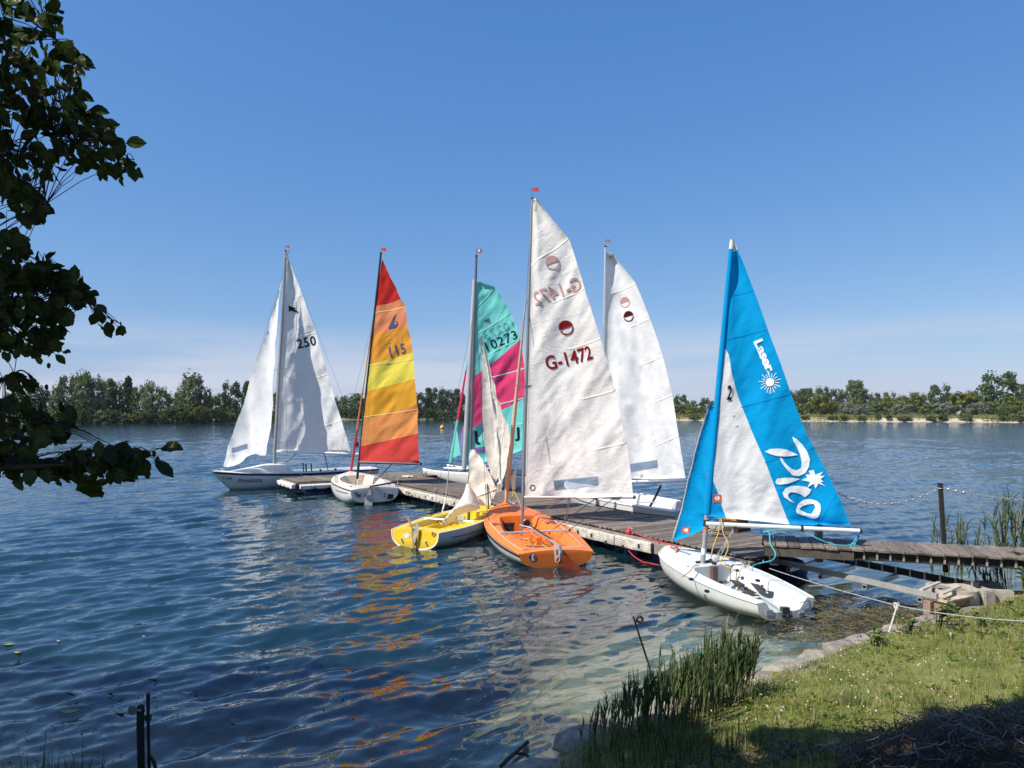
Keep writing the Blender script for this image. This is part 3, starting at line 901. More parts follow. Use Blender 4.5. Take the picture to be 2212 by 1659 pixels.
RU, RV = math.atan2(JU.y, JU.x), math.atan2(JV.y, JV.x)
pr = random.Random(3)
PM = [plank_mesh(1.9, .117, .036, i) for i in range(5)]
u = -24.5
while u < -7.72:
    put('plank', PM[pr.randrange(5)], J(u, 10.46 + pr.uniform(-.012, .012), .432 + pr.uniform(-.005, .005)), RV + pr.uniform(-.005, .005), jetty, pr.uniform(-.012, .012))
    u += .1365
PT = [plank_mesh(2.02, .117, .036, 20 + i) for i in range(4)]
v = 6.86
while v < 12.8:
    put('plank', PT[pr.randrange(4)], J(-25.62 + pr.uniform(-.01, .01), v, .434 + pr.uniform(-.004, .004)), RU + pr.uniform(-.005, .005), jetty, pr.uniform(-.012, .012))
    v += .1365
# carrying timbers, edge boards
def jbox(name, u0, u1, v0, v1, z0, z1, m, parent=jetty):
    mb = MB().box(J((u0 + u1) / 2, (v0 + v1) / 2, (z0 + z1) / 2), JU * abs(u1 - u0) / 2, JV * abs(v1 - v0) / 2, UP * (z1 - z0) / 2)
    return mb.build(name, m, parent, smooth=False)
for vv in (9.62, 10.45, 11.3): jbox('bearer', -24.5, -7.75, vv - .05, vv + .05, .24, .410, M_DARKWOOD)
for uu in (-26.45, -25.6, -24.75): jbox('bearer', uu - .05, uu + .05, 6.85, 12.75, .24, .412, M_DARKWOOD)
for k in range(8):
    a = -24.35 + k * 2.08
    jbox('edge_board', a, a + 2.06, 9.385, 9.50, .352, .398, M_GREYWOOD)
    jbox('edge_board', a, a + 2.06, 11.44, 11.52, .27, .40, M_GREYWOOD)
jbox('edge_board', -24.58, -24.50, 6.82, 9.38, .33, .405, M_GREYWOOD)
jbox('edge_board', -24.5, -24.44, 6.9, 9.36, .30, .375, M_GREYWOOD)
jbox('edge_board', -26.7, -24.6, 6.70, 6.78, .30, .405, M_GREYWOOD)

def fender(p0, p1, out):
    """ribbed plastic fender profile with bolt recesses"""
    p0, p1 = Vector(p0), Vector(p1)
    t = (p1 - p0).normalized()
    L = (p1 - p0).length
    prof = [(0, .40), (.05, .395), (.062, .375), (.050, .366), (.062, .356), (.062, .335), (.050, .327), (.062, .318), (.062, .298), (.050, .290), (.062, .281), (.062, .262), (.050, .254), (.06, .244), (.05, .205), (0, .20)]
    n = max(2, int(L / .22))
    V, F = [], []
    for i in range(n + 1):
        for o_, z_ in prof:
            V.append(p0 + t * (L * i / n) + out * o_ + UP * (z_ - .03 + .006 * math.sin(i * 2.3)))
    k = len(prof)
    for i in range(n):
        for j in range(k - 1):
            F.append((i * k + j, i * k + j + 1, (i + 1) * k + j + 1, (i + 1) * k + j))
    F.append(tuple(range(k)))
    F.append(tuple(n * k + j for j in range(k - 1, -1, -1)))
    o = add('edge_fender', V, F, M_FENDER, jetty, smooth=False)
    mb = MB()
    s = .25
    while s < L:
        c = p0 + t * s + out * .045 + UP * (.262 if int(s * 10) % 2 else .185)
        mb.box(c, t * .028, out * .022, UP * .034)
        s += .46
    mb.build('fender_bolts', M_BLACK, o, smooth=False)
a = -24.3
while a < -10.6:
    b = min(a + 1.9, -9.95)
    if b - a > .5: fender(J(a, 9.385), J(b - .02, 9.385), -JV)
    a = b
jbox('edge_beam', -9.85, -8.15, 9.30, 9.385, .20, .375, M_GREYWOOD)
jbox('edge_beam', -8.05, -7.70, 9.24, 9.385, .17, .35, M_GREYWOOD)

def scallop(c, t, out, w):
    """white moulded float edge with a sagging lower rim"""
    c = Vector(c)
    V, F = [], []
    n = 10
    for i in range(n + 1):
        s = i / n
        zz = .235 - .045 * (4 * s * (1 - s)) ** .5
        q = c + t * (s * w)
        for o_, z_ in ((0, .37), (.10, .365), (.13, .33), (.11, zz + .03), (.07, zz), (0, zz)):
            V.append(q + out * o_ + UP * z_)
    for i in range(n):
        for j in range(5): F.append((i * 6 + j, (i + 1) * 6 + j, (i + 1) * 6 + j + 1, i * 6 + j + 1))
    F.append(tuple(range(5, -1, -1))); F.append(tuple(n * 6 + j for j in range(6)))
    add('edge_fender', V, F, mat('white_moulding', (.74, .72, .66), .6, var=.12, vscale=5), jetty, sharp=40)
for k in range(5): scallop(J(-24.44, 6.80 + k * .5, 0), JV, JU, .485)
for k in range(4): scallop(J(-26.6 + k * .5, 6.70, 0), JU, -JV, .485)

def drum(c, ax, L, r):
    """plastic barrel with rolling hoops"""
    ax = ax.normalized()
    side = ax.cross(UP).normalized()
    prof = [(0, 0), (0, .82), (.03, .97), (.10, 1), (.28, 1), (.30, 1.05), (.34, 1.05), (.36, 1), (.64, 1), (.66, 1.05), (.70, 1.05), (.72, 1), (.9, 1), (.97, .97), (1, .82), (1, 0)]
    V, F = [], []
    n = 18
    for s, q in prof:
        for j in range(n):
            w = 2 * math.pi * j / n
            V.append(Vector(c) + ax * (s - .5) * L + (side * math.cos(w) + UP * math.sin(w)) * r * q)
    for i in range(len(prof) - 1):
        for j in range(n): F.append((i * n + j, i * n + (j + 1) % n, (i + 1) * n + (j + 1) % n, (i + 1) * n + j))
    add('float_drum', V, F, M_DRUM, jetty, sharp=50)
for k in range(12):
    drum(J(-23.4 + k * 1.36, 9.86, -.02), JU, .93, .255)
    if k % 2: drum(J(-23.4 + k * 1.36, 11.0, -.02), JU, .93, .255)
for k in range(2): drum(J(-24.95, 7.55 + k * 1.15, -.02), JV, .93, .255)

def cleat(name, c, t, label, m=M_STEEL, s=1.0):
    c = Vector(c)
    o = Vector((-t.y, t.x, 0))
    mb = MB()
    mb.box(c + UP * .008, t * .05 * s, o * .022 * s, UP * .008)
    for e in (-1, 1): mb.tube([c + t * .025 * e * s + UP * .01, c + t * .03 * e * s + UP * .045], .010 * s, 6)
    mb.tube([c + t * -.085 * s + UP * .062, c + t * -.04 * s + UP * .05, c + t * .04 * s + UP * .05, c + t * .085 * s + UP * .062], [.006 * s, .012 * s, .012 * s, .006 * s], 6)
    return mb.build(name, m, jetty, label=label)
cleat('mooring_cleat', J(-10.85, 9.62, .452), JU, None)
cleat('mooring_cleat', J(-14.15, 11.3, .452), JU, None)
cleat('mooring_cleat', J(-19.7, 9.62, .452), JU, None)
cleat('mooring_cleat', J(-15.6, 9.62, .452), JU, None)

def rope(name, pts, r, m, label, cat='rope', n=6, sm=6, group=None):
    o = MB().tube(bez(pts, sm), r, n).build(name, m)
    return tag(o, label, cat, group)

# red line with a float: jetty cleat -> water -> bow of the white and blue dinghy
rc = J(-10.78, 9.50, .44)
rope('mooring_rope', [J(-10.85, 9.60, .47), J(-10.3, 9.46, .43), J(-9.4, 9.40, .40), J(-8.75, 9.36, .40), atz(1446, 1181, .47)], .011, M_ROPER, 'tight red mooring rope along the jetty edge to the blue-sailed dinghy')
rope('mooring_rope', [rc, rc + Vector((-.06, -.10, -.2)), rc + Vector((0, -.25, -.36)), atz(1385, 1212, .03), atz(1400, 1216, .02), atz(1430, 1222, .03), atz(1452, 1226, .08)], .010, M_ROPER, 'slack red mooring rope dipping into the water beside the jetty')
tag(MB().ball(rc, .062, 12, sc=(1, 1, 1.15)).tube([rc + UP * .06, rc + UP * .085], [.03, .02], 8).build('rope_float', mat('red_plastic', (.55, .02, .03), .45, var=.1)), 'red ball float threaded on the mooring rope at the jetty edge', 'float')
# light rope heap and its line on the cross end
def coil(name, c, R, r, turns, m, label, cat='rope', flat=.03, seed=1, ax=JU, ay=JV, sq=.45):
    q = random.Random(seed)
    pts = []
    for i in range(turns * 9):
        a = i * 2 * math.pi / 9
        rr = R * q.uniform(.55, 1.05)
        pts.append(Vector(c) + ax * math.cos(a) * rr + ay * math.sin(a) * rr * sq + UP * (q.uniform(0, flat)))
    return tag(MB().tube(bez(pts, 3), r, 5).build(name, m), label, cat)
coil('rope_coil', J(-24.35, 10.75, .46), .36, .013, 5, M_ROPEW, 'cream rope heaped on the jetty in front of the catamaran bows')
coil('rope_coil', J(-22.9, 9.75, .46), .22, .014, 4, M_ROPEK, 'black rope heaped on the jetty behind the rainbow-sailed boat', seed=4)
coil('rope_coil', J(-15.25, 9.62, .46), .14, .010, 4, M_ROPEW, 'small white rope coil on the jetty edge beside the yellow boat', seed=9, sq=.8, flat=.1)

# ------------------------------------------------------------------ bollard with lifeline on the far edge
bc = atz(1588, 1146, .45)
bol = thing('mooring_post', 'squat brown mooring block with an orange cap on the far jetty edge', 'mooring post', bc)
bx, by = JV, JU
MB().box(bc + UP * .11, bx * .15, by * .20, UP * .11).box(bc + UP * .04, bx * .19, by * .23, UP * .035).build('post_body', mat('brown_timber', (.075, .045, .025), .85, var=.3, vscale=6, bump=.4), bol, smooth=False)
MB().box(bc + UP * .25, bx * .16, by * .17, UP * .03).box(bc + UP * .29, bx * .12, by * .11, UP * .02).build('cap', mat('orange_paint_worn', (.50, .20, .05), .7, var=.25, vscale=7), bol, smooth=False)
coil('rope_bundle', atz(1548, 1153, .50), .17, .013, 9, mat('speckled_rope', (.62, .58, .50), .9, var=.42, vscale=55, col2=(.05, .05, .05)), 'speckled black and white rope bundle lying on the jetty by the brown block', seed=12, flat=.14, ax=Vector((1, 0, 0)), ay=Vector((0, 1, 0)), sq=.5)

# ------------------------------------------------------------------ gangway
GD = Vector((.953, -.303, 0)); GN = Vector((.303, .953, 0)); G0 = Vector((3.92, 11.15, 0))
def G(a, b, z): return G0 + GD * a + GN * b + UP * z
gang = thing('gangway', 'raised wooden gangway of cross planks leading from the jetty to the bank', 'gangway', G(2.5, .43, .5))
GP = [plank_mesh(.90, .166, .042, 40 + i) for i in range(4)]
a = .09
while a < 7.6:
    put('plank', GP[pr.randrange(4)], G(a, .43 + pr.uniform(-.012, .012), .748 + pr.uniform(-.005, .005)), math.atan2(GN.y, GN.x) + pr.uniform(-.01, .01), gang, pr.uniform(-.02, .02), pr.uniform(-.01, .01))
    a += .1775
def gbox(name, a0, a1, b0, b1, z0, z1, m):
    return MB().box(G((a0 + a1) / 2, (b0 + b1) / 2, (z0 + z1) / 2), GD * (a1 - a0) / 2, GN * (b1 - b0) / 2, UP * (z1 - z0) / 2).build(name, m, gang, smooth=False)
M_BEAM = mat('black_beam', (.022, .019, .016), .8, var=.3, vscale=7)
gbox('side_beam', 0.0, 7.6, .055, .085, .605, .72, M_BEAM)
gbox('side_beam', 0.0, 7.6, .78, .82, .605, .72, M_BEAM)
gbox('beam_flange', .9, 7.6, .02, .06, .598, .612, M_BEAM)
gbox('fascia_board', 0.02, 1.28, .0, .04, .59, .715, M_DARKWOOD)
a = 1.42
while a < 7.55:
    gbox('stiffener', a - .013, a + .013, .018, .052, .612, .722, M_GREYWOOD)
    a += .1775
gbox('support_frame', .10, .22, .1, .78, .43, .60, M_DARKWOOD)

def chain(name, a, b, drop, label):
    pts = sag(a, b, drop, 60)
    mb = MB()
    L = sum((pts[i + 1] - pts[i]).length for i in range(60))
    n = int(L / .052)
    for i in range(n):
        f = (i + .5) / n * 60
        k = min(int(f), 59)
        c = pts[k].lerp(pts[k + 1], f - k)
        t = (pts[k + 1] - pts[k]).normalized()
        s = t.cross(UP).normalized()
        w = s if i % 2 else s.cross(t)
        V = [c + t * (math.cos(q) * .036) + w * (math.sin(q) * .021) for q in [j * math.pi / 4 for j in range(9)]]
        mb.tube(V, .0065, 5, cap=False)
    return tag(mb.build(name, M_STEEL), label, 'chain')
def post_at(px, top, base, Y, name, label, m, r, lean=0.0):
    b = aty(px, base, Y); t_ = aty(px + lean, top, Y)
    o = thing(name, label, 'post', (b.x, Y, b.z))
    ex, ey = Vector((1, 0, 0)), Vector((0, 1, 0))
    mb = MB()
    V = [b + ex * (sx * r) + ey * (sy * r) - UP * .35 for sx, sy in ((-1, -1), (1, -1), (1, 1), (-1, 1))] + [t_ + ex * (sx * r) + ey * (sy * r) for sx, sy in ((-1, -1), (1, -1), (1, 1), (-1, 1))]
    mb.raw(V, [(0, 1, 5, 4), (1, 2, 6, 5), (2, 3, 7, 6), (3, 0, 4, 7), (4, 5, 6, 7), (3, 2, 1, 0)])
    mb.build('shaft', m, o, smooth=False)
    MB().box(t_ + UP * .004, ex * (r + .003), ey * (r + .003), UP * .006).build('cap', m, o, smooth=False)
    MB().torus(t_ - UP * .07 + ex * 0, ex, ey, r * 1.5, .006, 12, 5).build('chain_eye', M_STEEL, o)
    return t_
Yp = 11.15
pt = post_at(2042, 1045, 1187, Yp, 'steel_post', 'tall thin black steel post on the far side of the gangway', mat('black_steel', (.035, .033, .031), .6, .3, var=.3, vscale=14), .026, -11)
pw = post_at(1768, 1040, 1168, 12.0, 'wooden_post', 'grey wooden post at the gangway start behind the boom', mat('post_grey', (.22, .19, .17), .85, var=.2, vscale=9), .05)
chain('barrier_chain', pw - UP * .02 + Vector((.02, 0, 0)), pt - UP * .06, .30, 'steel chain hanging between the wooden post and the black post')
chain('barrier_chain', pt - UP * .06, pt + Vector((2.4, -.75, -.10)), .14, 'steel chain running from the black post out to the right')

# ------------------------------------------------------------------ open ramp frame towards the shore
r0, r1 = atz(1691, 1215, .30), atz(2017, 1287, .30)
f0, f1 = atz(1760, 1197, .30), atz(2108, 1270, .30)
f1 = f0 + (r1 - r0).normalized() * 2.75
ramp = thing('ramp_frame', 'bare metal ramp frame with two rails between jetty and concrete ring', 'ramp', (r0 + r1) / 2)
td = (r1 - r0).normalized()
sd = Vector((-td.y, td.x, 0))
def bar(name, p, q, w, h, m, parent):
    p, q = Vector(p), Vector(q)
    t = (q - p) / 2
    s = t.cross(UP).normalized()
    n_ = s.cross(t).normalized()
    return MB().box((p + q) / 2, t, s * w / 2, n_ * h / 2).build(name, m, parent, smooth=False)
bar('rail', r0 - td * .3, r1 + td * .05, .05, .075, mat('dull_aluminium', (.42, .40, .36), .55, .35, var=.12, vscale=8), ramp)
bar('rail', f0, f1, .06, .10, M_BEAM, ramp)
for k in range(11):
    c = f0 + (f1 - f0) * ((k + 1.6) / 12)
    s = (r0 - f0).normalized()
    MB().box(c + UP * .054, td * .014, s * .04, UP * .006).box(c + s * .038, td * .014, s * .006, UP * .05).build('bracket', M_STEEL, ramp, smooth=False)
def sqtube(p, q, w, m, parent):
    """square hollow section showing its open end"""
    p, q = Vector(p), Vector(q)
    t = (q - p).normalized()
    s = t.cross(UP).normalized()
    V = []
    for e in (p, q):
        for k in (w, w * .74):
            V += [e + s * (i * k) + UP * (j * k) for i, j in ((-1, -1), (1, -1), (1, 1), (-1, 1))]
    F = []
    for j in range(4):
        n_ = (j + 1) % 4
        F += [(j, n_, 8 + n_, 8 + j), (4 + n_, 4 + j, 12 + j, 12 + n_), (n_, j, 4 + j, 4 + n_), (8 + j, 8 + n_, 12 + n_, 12 + j)]
    return add('cross_tube', V, F, m, parent, smooth=False)
for k, tt in enumerate((.06, .30, .60, .93)):
    p = r0.lerp(r1, tt) - UP * .085
    sqtube(p - (f0 - r0).normalized() * .06, p + (f0 - r0), .032, M_ALU, ramp)
for tt in (.93, 1.04):
    p = r0.lerp(r1, tt)
    bar('slat', p + UP * .045, p + (f0 - r0) * .62 + UP * .045, .05, .02, mat('pale_slat', (.55, .48, .38), .8, var=.2), ramp)
blk = r1 + (f0 - r0) * .30 + td * .12
ab = thing('abutment', 'rust-stained support block under the shore end of the ramp', 'support', (blk.x, blk.y, 0))
MB().box(Vector((blk.x, blk.y, .10)), td * .09, sd * .30, UP * .14).build('block', M_RUST, ab, smooth=False)
MB().box(Vector((r1.x, r1.y, 0)) - td * .06 + UP * .05, td * .05, sd * .07, UP * .17).build('leg', M_RUST, ab, smooth=False)
MB().box(Vector((blk.x, blk.y, .25)) , td * .12, sd * .33, UP * .012).build('bearing_plate', mat('pale_bearing', (.55, .42, .30), .85, var=.25, vscale=8), ab, smooth=False)

# concrete ring filled with gravel, and wall blocks beside it
wc = atz(2085, 1318, .05); wc = Vector((wc.x, wc.y + .30, 0))
well = thing('concrete_ring', 'round concrete ring filled with gravel at the water edge', 'concrete ring', wc)
V, F = [], []
n = 24
prof = [(.33, -.05), (.335, .26), (.325, .30), (.27, .30), (.26, .28), (.255, .22)]
for rr, zz in prof:
    for j in range(n):
        w = 2 * math.pi * j / n
        V.append(wc + Vector((math.cos(w) * rr, math.sin(w) * rr, zz + .01 * math.sin(w * 3 + rr))))
for i in range(len(prof) - 1):
    for j in range(n): F.append((i * n + j, i * n + (j + 1) % n, (i + 1) * n + (j + 1) % n, (i + 1) * n + j))
add('ring', V, F, M_CONC, well, sharp=40)
V = [wc + Vector((0, 0, .26))] + [wc + Vector((math.cos(2 * math.pi * j / 20) * .258, math.sin(2 * math.pi * j / 20) * .258, .235 + .012 * (j % 3))) for j in range(20)]
add('gravel_fill', V, [(0, 1 + j, 1 + (j + 1) % 20) for j in range(20)], mat('gravel_fill', (.30, .28, .24), .95, var=.4, vscale=60, bump=1, bscale=70), well)
lb = ['pale concrete block against the gravel-filled ring, nearest to the water', 'weathered concrete block right of the gravel-filled ring', 'flat stone slab behind the gravel-filled ring', 'reddish concrete block half hidden by leaves']
for k, (dx, dy, sx, sy, sz, rz) in enumerate(((.42, -.02, .10, .16, .30, .2), (.68, .06, .17, .14, .27, -.1), (.62, .38, .30, .12, .30, .15), (1.08, .12, .16, .13, .20, .3))):
    b = bmesh.new(); bmesh.ops.create_cube(b, size=1)
    q = random.Random(k)
    for v_ in b.verts: v_.co = Vector((v_.co.x * sx * 2, v_.co.y * sy * 2, v_.co.z * sz)) + Vector((q.uniform(-.015, .015), q.uniform(-.015, .015), q.uniform(-.012, .012)))
    bmesh.ops.bevel(b, geom=b.edges[:], offset=.014, segments=2, affect='EDGES')
    me = bpy.data.meshes.new('concrete_block'); b.to_mesh(me); b.free(); me.materials.append(M_CONC)
    o = bpy.data.objects.new('concrete_block', me); COL.objects.link(o)
    o.location = wc + Vector((dx, dy, sz / 2 - .02)); o.rotation_euler = (0, 0, rz)
    tag(o, lb[k], 'concrete block')

# shore line from the jetty end over the bank, held up by two tied cords
l0 = atz(1662, 1228, .34); l1 = atz(1938, 1308, .42); l2 = atz(2230, 1343, .62)
rope('mooring_line', sag(l0, l1, .02, 8) + sag(l1, l2, .03, 8)[1:], .0065, M_ROPEG, 'taut grey line from the jetty end across the water to the bank', sm=2)
kn = l1
tie = thing('rope_tie', 'white cord knotted round the grey line and pegged to the shore', 'rope', kn)
q = random.Random(2)
MB().tube(bez([kn + Vector((q.uniform(-.035, .035), q.uniform(-.03, .03), q.uniform(-.05, .05))) for _ in range(14)], 4), .010, 6).build('knot', M_ROPEW, tie)
for px, py, z_ in ((1918, 1372, .08), (1997 - 60 + 0, 1366, .1)):
    MB().tube([kn, atz(px, py, z_)], .010, 6).build('cord', M_ROPEW if px < 1920 else mat('brown_cord', (.22, .16, .11), .9), tie)

# ------------------------------------------------------------------ buoys
def buoy(px, py, wpx, m, label):
    c = atz(px, py, 0)
    r = wpx * c.y / FPX / 2
    t = thing('buoy', label, 'buoy', c)
    MB().ball(c + UP * r * .62, r, 18).build('float_ball', m, t)
    MB().tube([c + UP * r * 1.55, c + UP * r * 1.85], [r * .22, r * .14], 8).torus(c + UP * r * 1.95, Vector((1, 0, 0)), UP, r * .14, r * .05, 10, 5).build('lifting_eye', m, t)
buoy(955, 926, 9, mat('yellow_buoy', (.75, .45, .02), .4, var=.08), 'yellow ball buoy far out between the rainbow sail and the catamaran')
buoy(769, 962, 13, mat('magenta_buoy', (.42, .015, .12), .4, var=.08), 'magenta ball buoy floating behind the sloop boom end')

# ================================================================== BOATS: shared builders
class Hull:
    """hull, transom, deck with cockpit well and rub rail from station tables. x from stern forward, y to port, z up from the waterline"""
    def __init__(s, root, stern, bow, L, hb, sh, kl, st=(0, .15, .35, .55, .75, .9, 1), nexp=(2.7, 1.6), rake=.3, trake=0.0, heel=0.0, trim=0.0):
        s.root, s.L = root, L
        s.S = Vector((stern[0], stern[1], 0))
        d = Vector((bow[0] - stern[0], bow[1] - stern[1], 0)).normalized()
        s.hd, s.pt = d, Vector((-d.y, d.x, 0))
        s.hb, s.sh, s.kl = interp(st, hb), interp(st, sh), interp(st, kl)
        s.nexp, s.rake, s.trake, s.heel, s.trim = nexp, rake, trake, heel, trim
    def T(s, x, y, z):
        z = z + x * s.trim
        y, z = y * math.cos(s.heel) - z * math.sin(s.heel), y * math.sin(s.heel) + z * math.cos(s.heel)
        return s.S + s.hd * x + s.pt * y + UP * z
    def xoff(s, q, z):
        zs, zk = s.sh(q), s.kl(q)
        f = max(0.0, (zs - z) / (zs - zk))
        return q * s.L - s.rake * q ** 7 * f ** 1.2 - s.trake * (1 - q) ** 8 * (1 - f)
    def sec(s, q, k=9):
        B, zs, zk = max(s.hb(q), .012), s.sh(q), s.kl(q)
        n = s.nexp[0] + (s.nexp[1] - s.nexp[0]) * q ** 1.5
        out = []
        for j in range(2 * k + 1):
            a = math.pi * j / (2 * k)
            c, sn = math.cos(a), math.sin(a)
            y = B * math.copysign(abs(c) ** (2 / n), c)
            z = zs - (zs - zk) * abs(sn) ** (2 / n)
            out.append(s.T(s.xoff(q, z), y, z))
        return out
    def outer(s, m, ns=26, name='hull', label=None):
        k = 9
        V = []
        for i in range(ns): V += s.sec(1 - (1 - i / (ns - 1)) ** 1.25, k)
        w = 2 * k + 1
        F = [(i * w + j, i * w + j + 1, (i + 1) * w + j + 1, (i + 1) * w + j) for i in range(ns - 1) for j in range(w - 1)]
        return add(name, V, F, m, s.root, sharp=60, label=label)
    def prof(s, q, mode, C, zf, crown, tank=.02, slope=.12):
        B, zs = max(s.hb(q), .012), s.sh(q)
        C = min(C, B - .05) if B > .1 else B * .5
        ys = [B, B - min(.03, B * .2), (B + C) / 2, C + .03, C, C - slope * .5, C - slope, C * .45, 0]
        cr = lambda y: crown * (1 - (y / B) ** 2)
        if mode: zz = [zs, zs + .012, zs + cr(ys[2]) + tank * .7, zs + cr(C) + tank, zs + cr(C) + tank - .03, (zs + zf) / 2, zf + .01, zf, zf - .005]
        else: zz = [zs, zs + .012] + [zs + .012 + cr(y) for y in ys[2:]]
        p = list(zip(ys, zz))
        return p + [(-y, z) for y, z in p[-2::-1]]
    def deck(s, m, cock, Cf, zf, crown=.05, tank=.02, slope=.12, bevel=.014, transom=None, name='deck', thick_transom=0):
        q0, q1 = cock
        qs = [(q, False) for q in np.linspace(0, q0, 4)] if q0 > 0 else []
        qs += [(q, True) for q in np.linspace(q0, q1, 14)]
        qs += [(q, False) for q in (q1 + (1 - q1) * (1 - (1 - np.linspace(0, 1, 12)) ** 1.3))]
        V = []
        for q, mode in qs:
            for y, z in s.prof(q, mode, Cf(q), zf, crown, tank, slope):
                V.append(s.T(s.xoff(q, min(z, s.sh(q))), y, z))
        w = 17
        F = [(i * w + j, (i + 1) * w + j, (i + 1) * w + j + 1, i * w + j + 1) for i in range(len(qs) - 1) for j in range(w - 1)]
        o = add(name, V, F, m, s.root, sharp=38)
        if bevel:
            b = o.modifiers.new('round', 'BEVEL'); b.width = bevel; b.segments = 2; b.limit_method = 'ANGLE'; b.angle_limit = math.radians(40)
        if transom is not None:
            top = [(y, z) for y, z in s.prof(0, q0 <= 0, Cf(0), zf, crown, tank, slope)]
            P = s.sec(0, 9)
            tp = [s.T(s.xoff(0, z), y, z) for y, z in top][1:-1][::-1]
            poly = P + tp
            tri = geometry.tessellate_polygon([poly])
            add('transom', poly, tri, transom, s.root, smooth=False)
        return o
    def rail(s, r, m, name='rub_rail', dz=0.0, out=.0, q0=0.0):
        a = [s.T(s.xoff(q, s.sh(q)), s.hb(q) + out, s.sh(q) + dz) for q in np.linspace(q0, 1, 24)]
        b = [s.T(s.xoff(q, s.sh(q)), -s.hb(q) - out, s.sh(q) + dz) for q in np.linspace(1, q0, 24)]
        return MB().tube(a + b[1:], r, 6).build(name, m, s.root)
    def stripe(s, f0, f1, q0, q1, side, m, off=.004, name='stripe'):
        V = []
        n = 18
        for i in range(n + 1):
            q = q0 + (q1 - q0) * i / n
            B, zs, zk = s.hb(q), s.sh(q), s.kl(q)
            e = s.nexp[0] + (s.nexp[1] - s.nexp[0]) * q ** 1.5
            for f in (f0, f1):
                z = zs - f * (zs - zk)
                y = B * max(0, 1 - f ** e) ** (1 / e) + off
                V.append(s.T(s.xoff(q, z), side * y, z))
        F = [(2 * i, 2 * i + 1, 2 * i + 3, 2 * i + 2) for i in range(n)]
        return add(name, V, F, m, s.root)

def cutgrid(bm, step):
    """cut a flat mesh along a square grid so it can follow a curved surface"""
    xs = [v.co.x for v in bm.verts]; ys = [v.co.y for v in bm.verts]
    for ax, lo, hi in ((0, min(xs), max(xs)), (1, min(ys), max(ys))):
        k = math.ceil(lo / step + 1e-6) * step
        while k < hi - 1e-6:
            co = [0, 0, 0]; co[ax] = k
            no = [0, 0, 0]; no[ax] = 1
            bmesh.ops.bisect_plane(bm, geom=bm.verts[:] + bm.edges[:] + bm.faces[:], plane_co=co, plane_no=no, dist=1e-4)
            k += step

def bm_poly(*polys):
    bm = bmesh.new()
    for P in polys:
        vs = [bm.verts.new((p[0], p[1], 0)) for p in P]
        for t in geometry.tessellate_polygon([[Vector((p[0], p[1], 0)) for p in P]]):
            try: bm.faces.new([vs[i] for i in t])
            except ValueError: pass
    return bm

def bm_ring(outer, inner, n=40):
    def res(P):
        P = [Vector((p[0], p[1], 0)) for p in P]
        c = sum(P, Vector()) / len(P)
        Q = P + [P[0]]
        ds = [0]
        for a, b in zip(Q, Q[1:]): ds.append(ds[-1] + (b - a).length)
        out = []
        for i in range(n):
            d = ds[-1] * i / n
            k = max(j for j in range(len(ds)) if ds[j] <= d)
            k = min(k, len(Q) - 2)
            out.append(Q[k].lerp(Q[k + 1], (d - ds[k]) / max(ds[k + 1] - ds[k], 1e-9)))
        k = min(range(n), key=lambda i: math.atan2(out[i].y - c.y, out[i].x - c.x))
        out = out[k:] + out[:k]
        if (out[n // 4] - c).cross(out[n // 2] - c).z < 0: out = [out[0]] + out[1:][::-1]
        return out
    A, B = res(outer), res(inner)
    bm = bmesh.new()
    a = [bm.verts.new(p) for p in A]; b = [bm.verts.new(p) for p in B]
    for i in range(n): bm.faces.new((a[i], a[(i + 1) % n], b[(i + 1) % n], b[i]))
    return bm

def bm_circle(cx, cy, rx, ry=None, n=28, a0=0.0, a1=2 * math.pi, rot=0.0):
    ry = ry or rx
    P = [(rx * math.cos(a0 + (a1 - a0) * i / n), ry * math.sin(a0 + (a1 - a0) * i / n)) for i in range(n + (a1 - a0 < 6.2))]
    c, s = math.cos(rot), math.sin(rot)
    return [(cx + x * c - y * s, cy + x * s + y * c) for x, y in P]

def bm_text(body, cx, cy, w, h, ang, bold=0.0, mirror=False, shear=0.0, spacing=1.0):
    """lettering laid out flat: centre, width, height (photo units, y down), baseline angle (degrees, counter-clockwise positive)"""
    cu = bpy.data.curves.new('lettering', 'FONT')
    cu.body = body; cu.offset = bold; cu.shear = shear; cu.space_character = spacing; cu.resolution_u = 3
    ob = bpy.data.objects.new('lettering', cu)
    COL.objects.link(ob)
    me = bpy.data.meshes.new_from_object(ob.evaluated_get(bpy.context.evaluated_depsgraph_get()))
    bpy.data.objects.remove(ob); bpy.data.curves.remove(cu)
    bm = bmesh.new(); bm.from_mesh(me); bpy.data.meshes.remove(me)
    xs = [v.co.x for v in bm.verts]; ys = [v.co.y for v in bm.verts]
    x0, x1, y0, y1 = min(xs), max(xs), min(ys), max(ys)
    a = math.radians(ang)
    for v in bm.verts:
        X = ((v.co.x - x0) / (x1 - x0) - .5) * w * (-1 if mirror else 1)
        Y = ((v.co.y - y0) / (y1 - y0) - .5) * h
        v.co = Vector((cx + X * math.cos(a) - Y * math.sin(a), cy - (X * math.sin(a) + Y * math.cos(a)), 0))
    bmesh.ops.triangulate(bm, faces=bm.faces[:])
    return bm

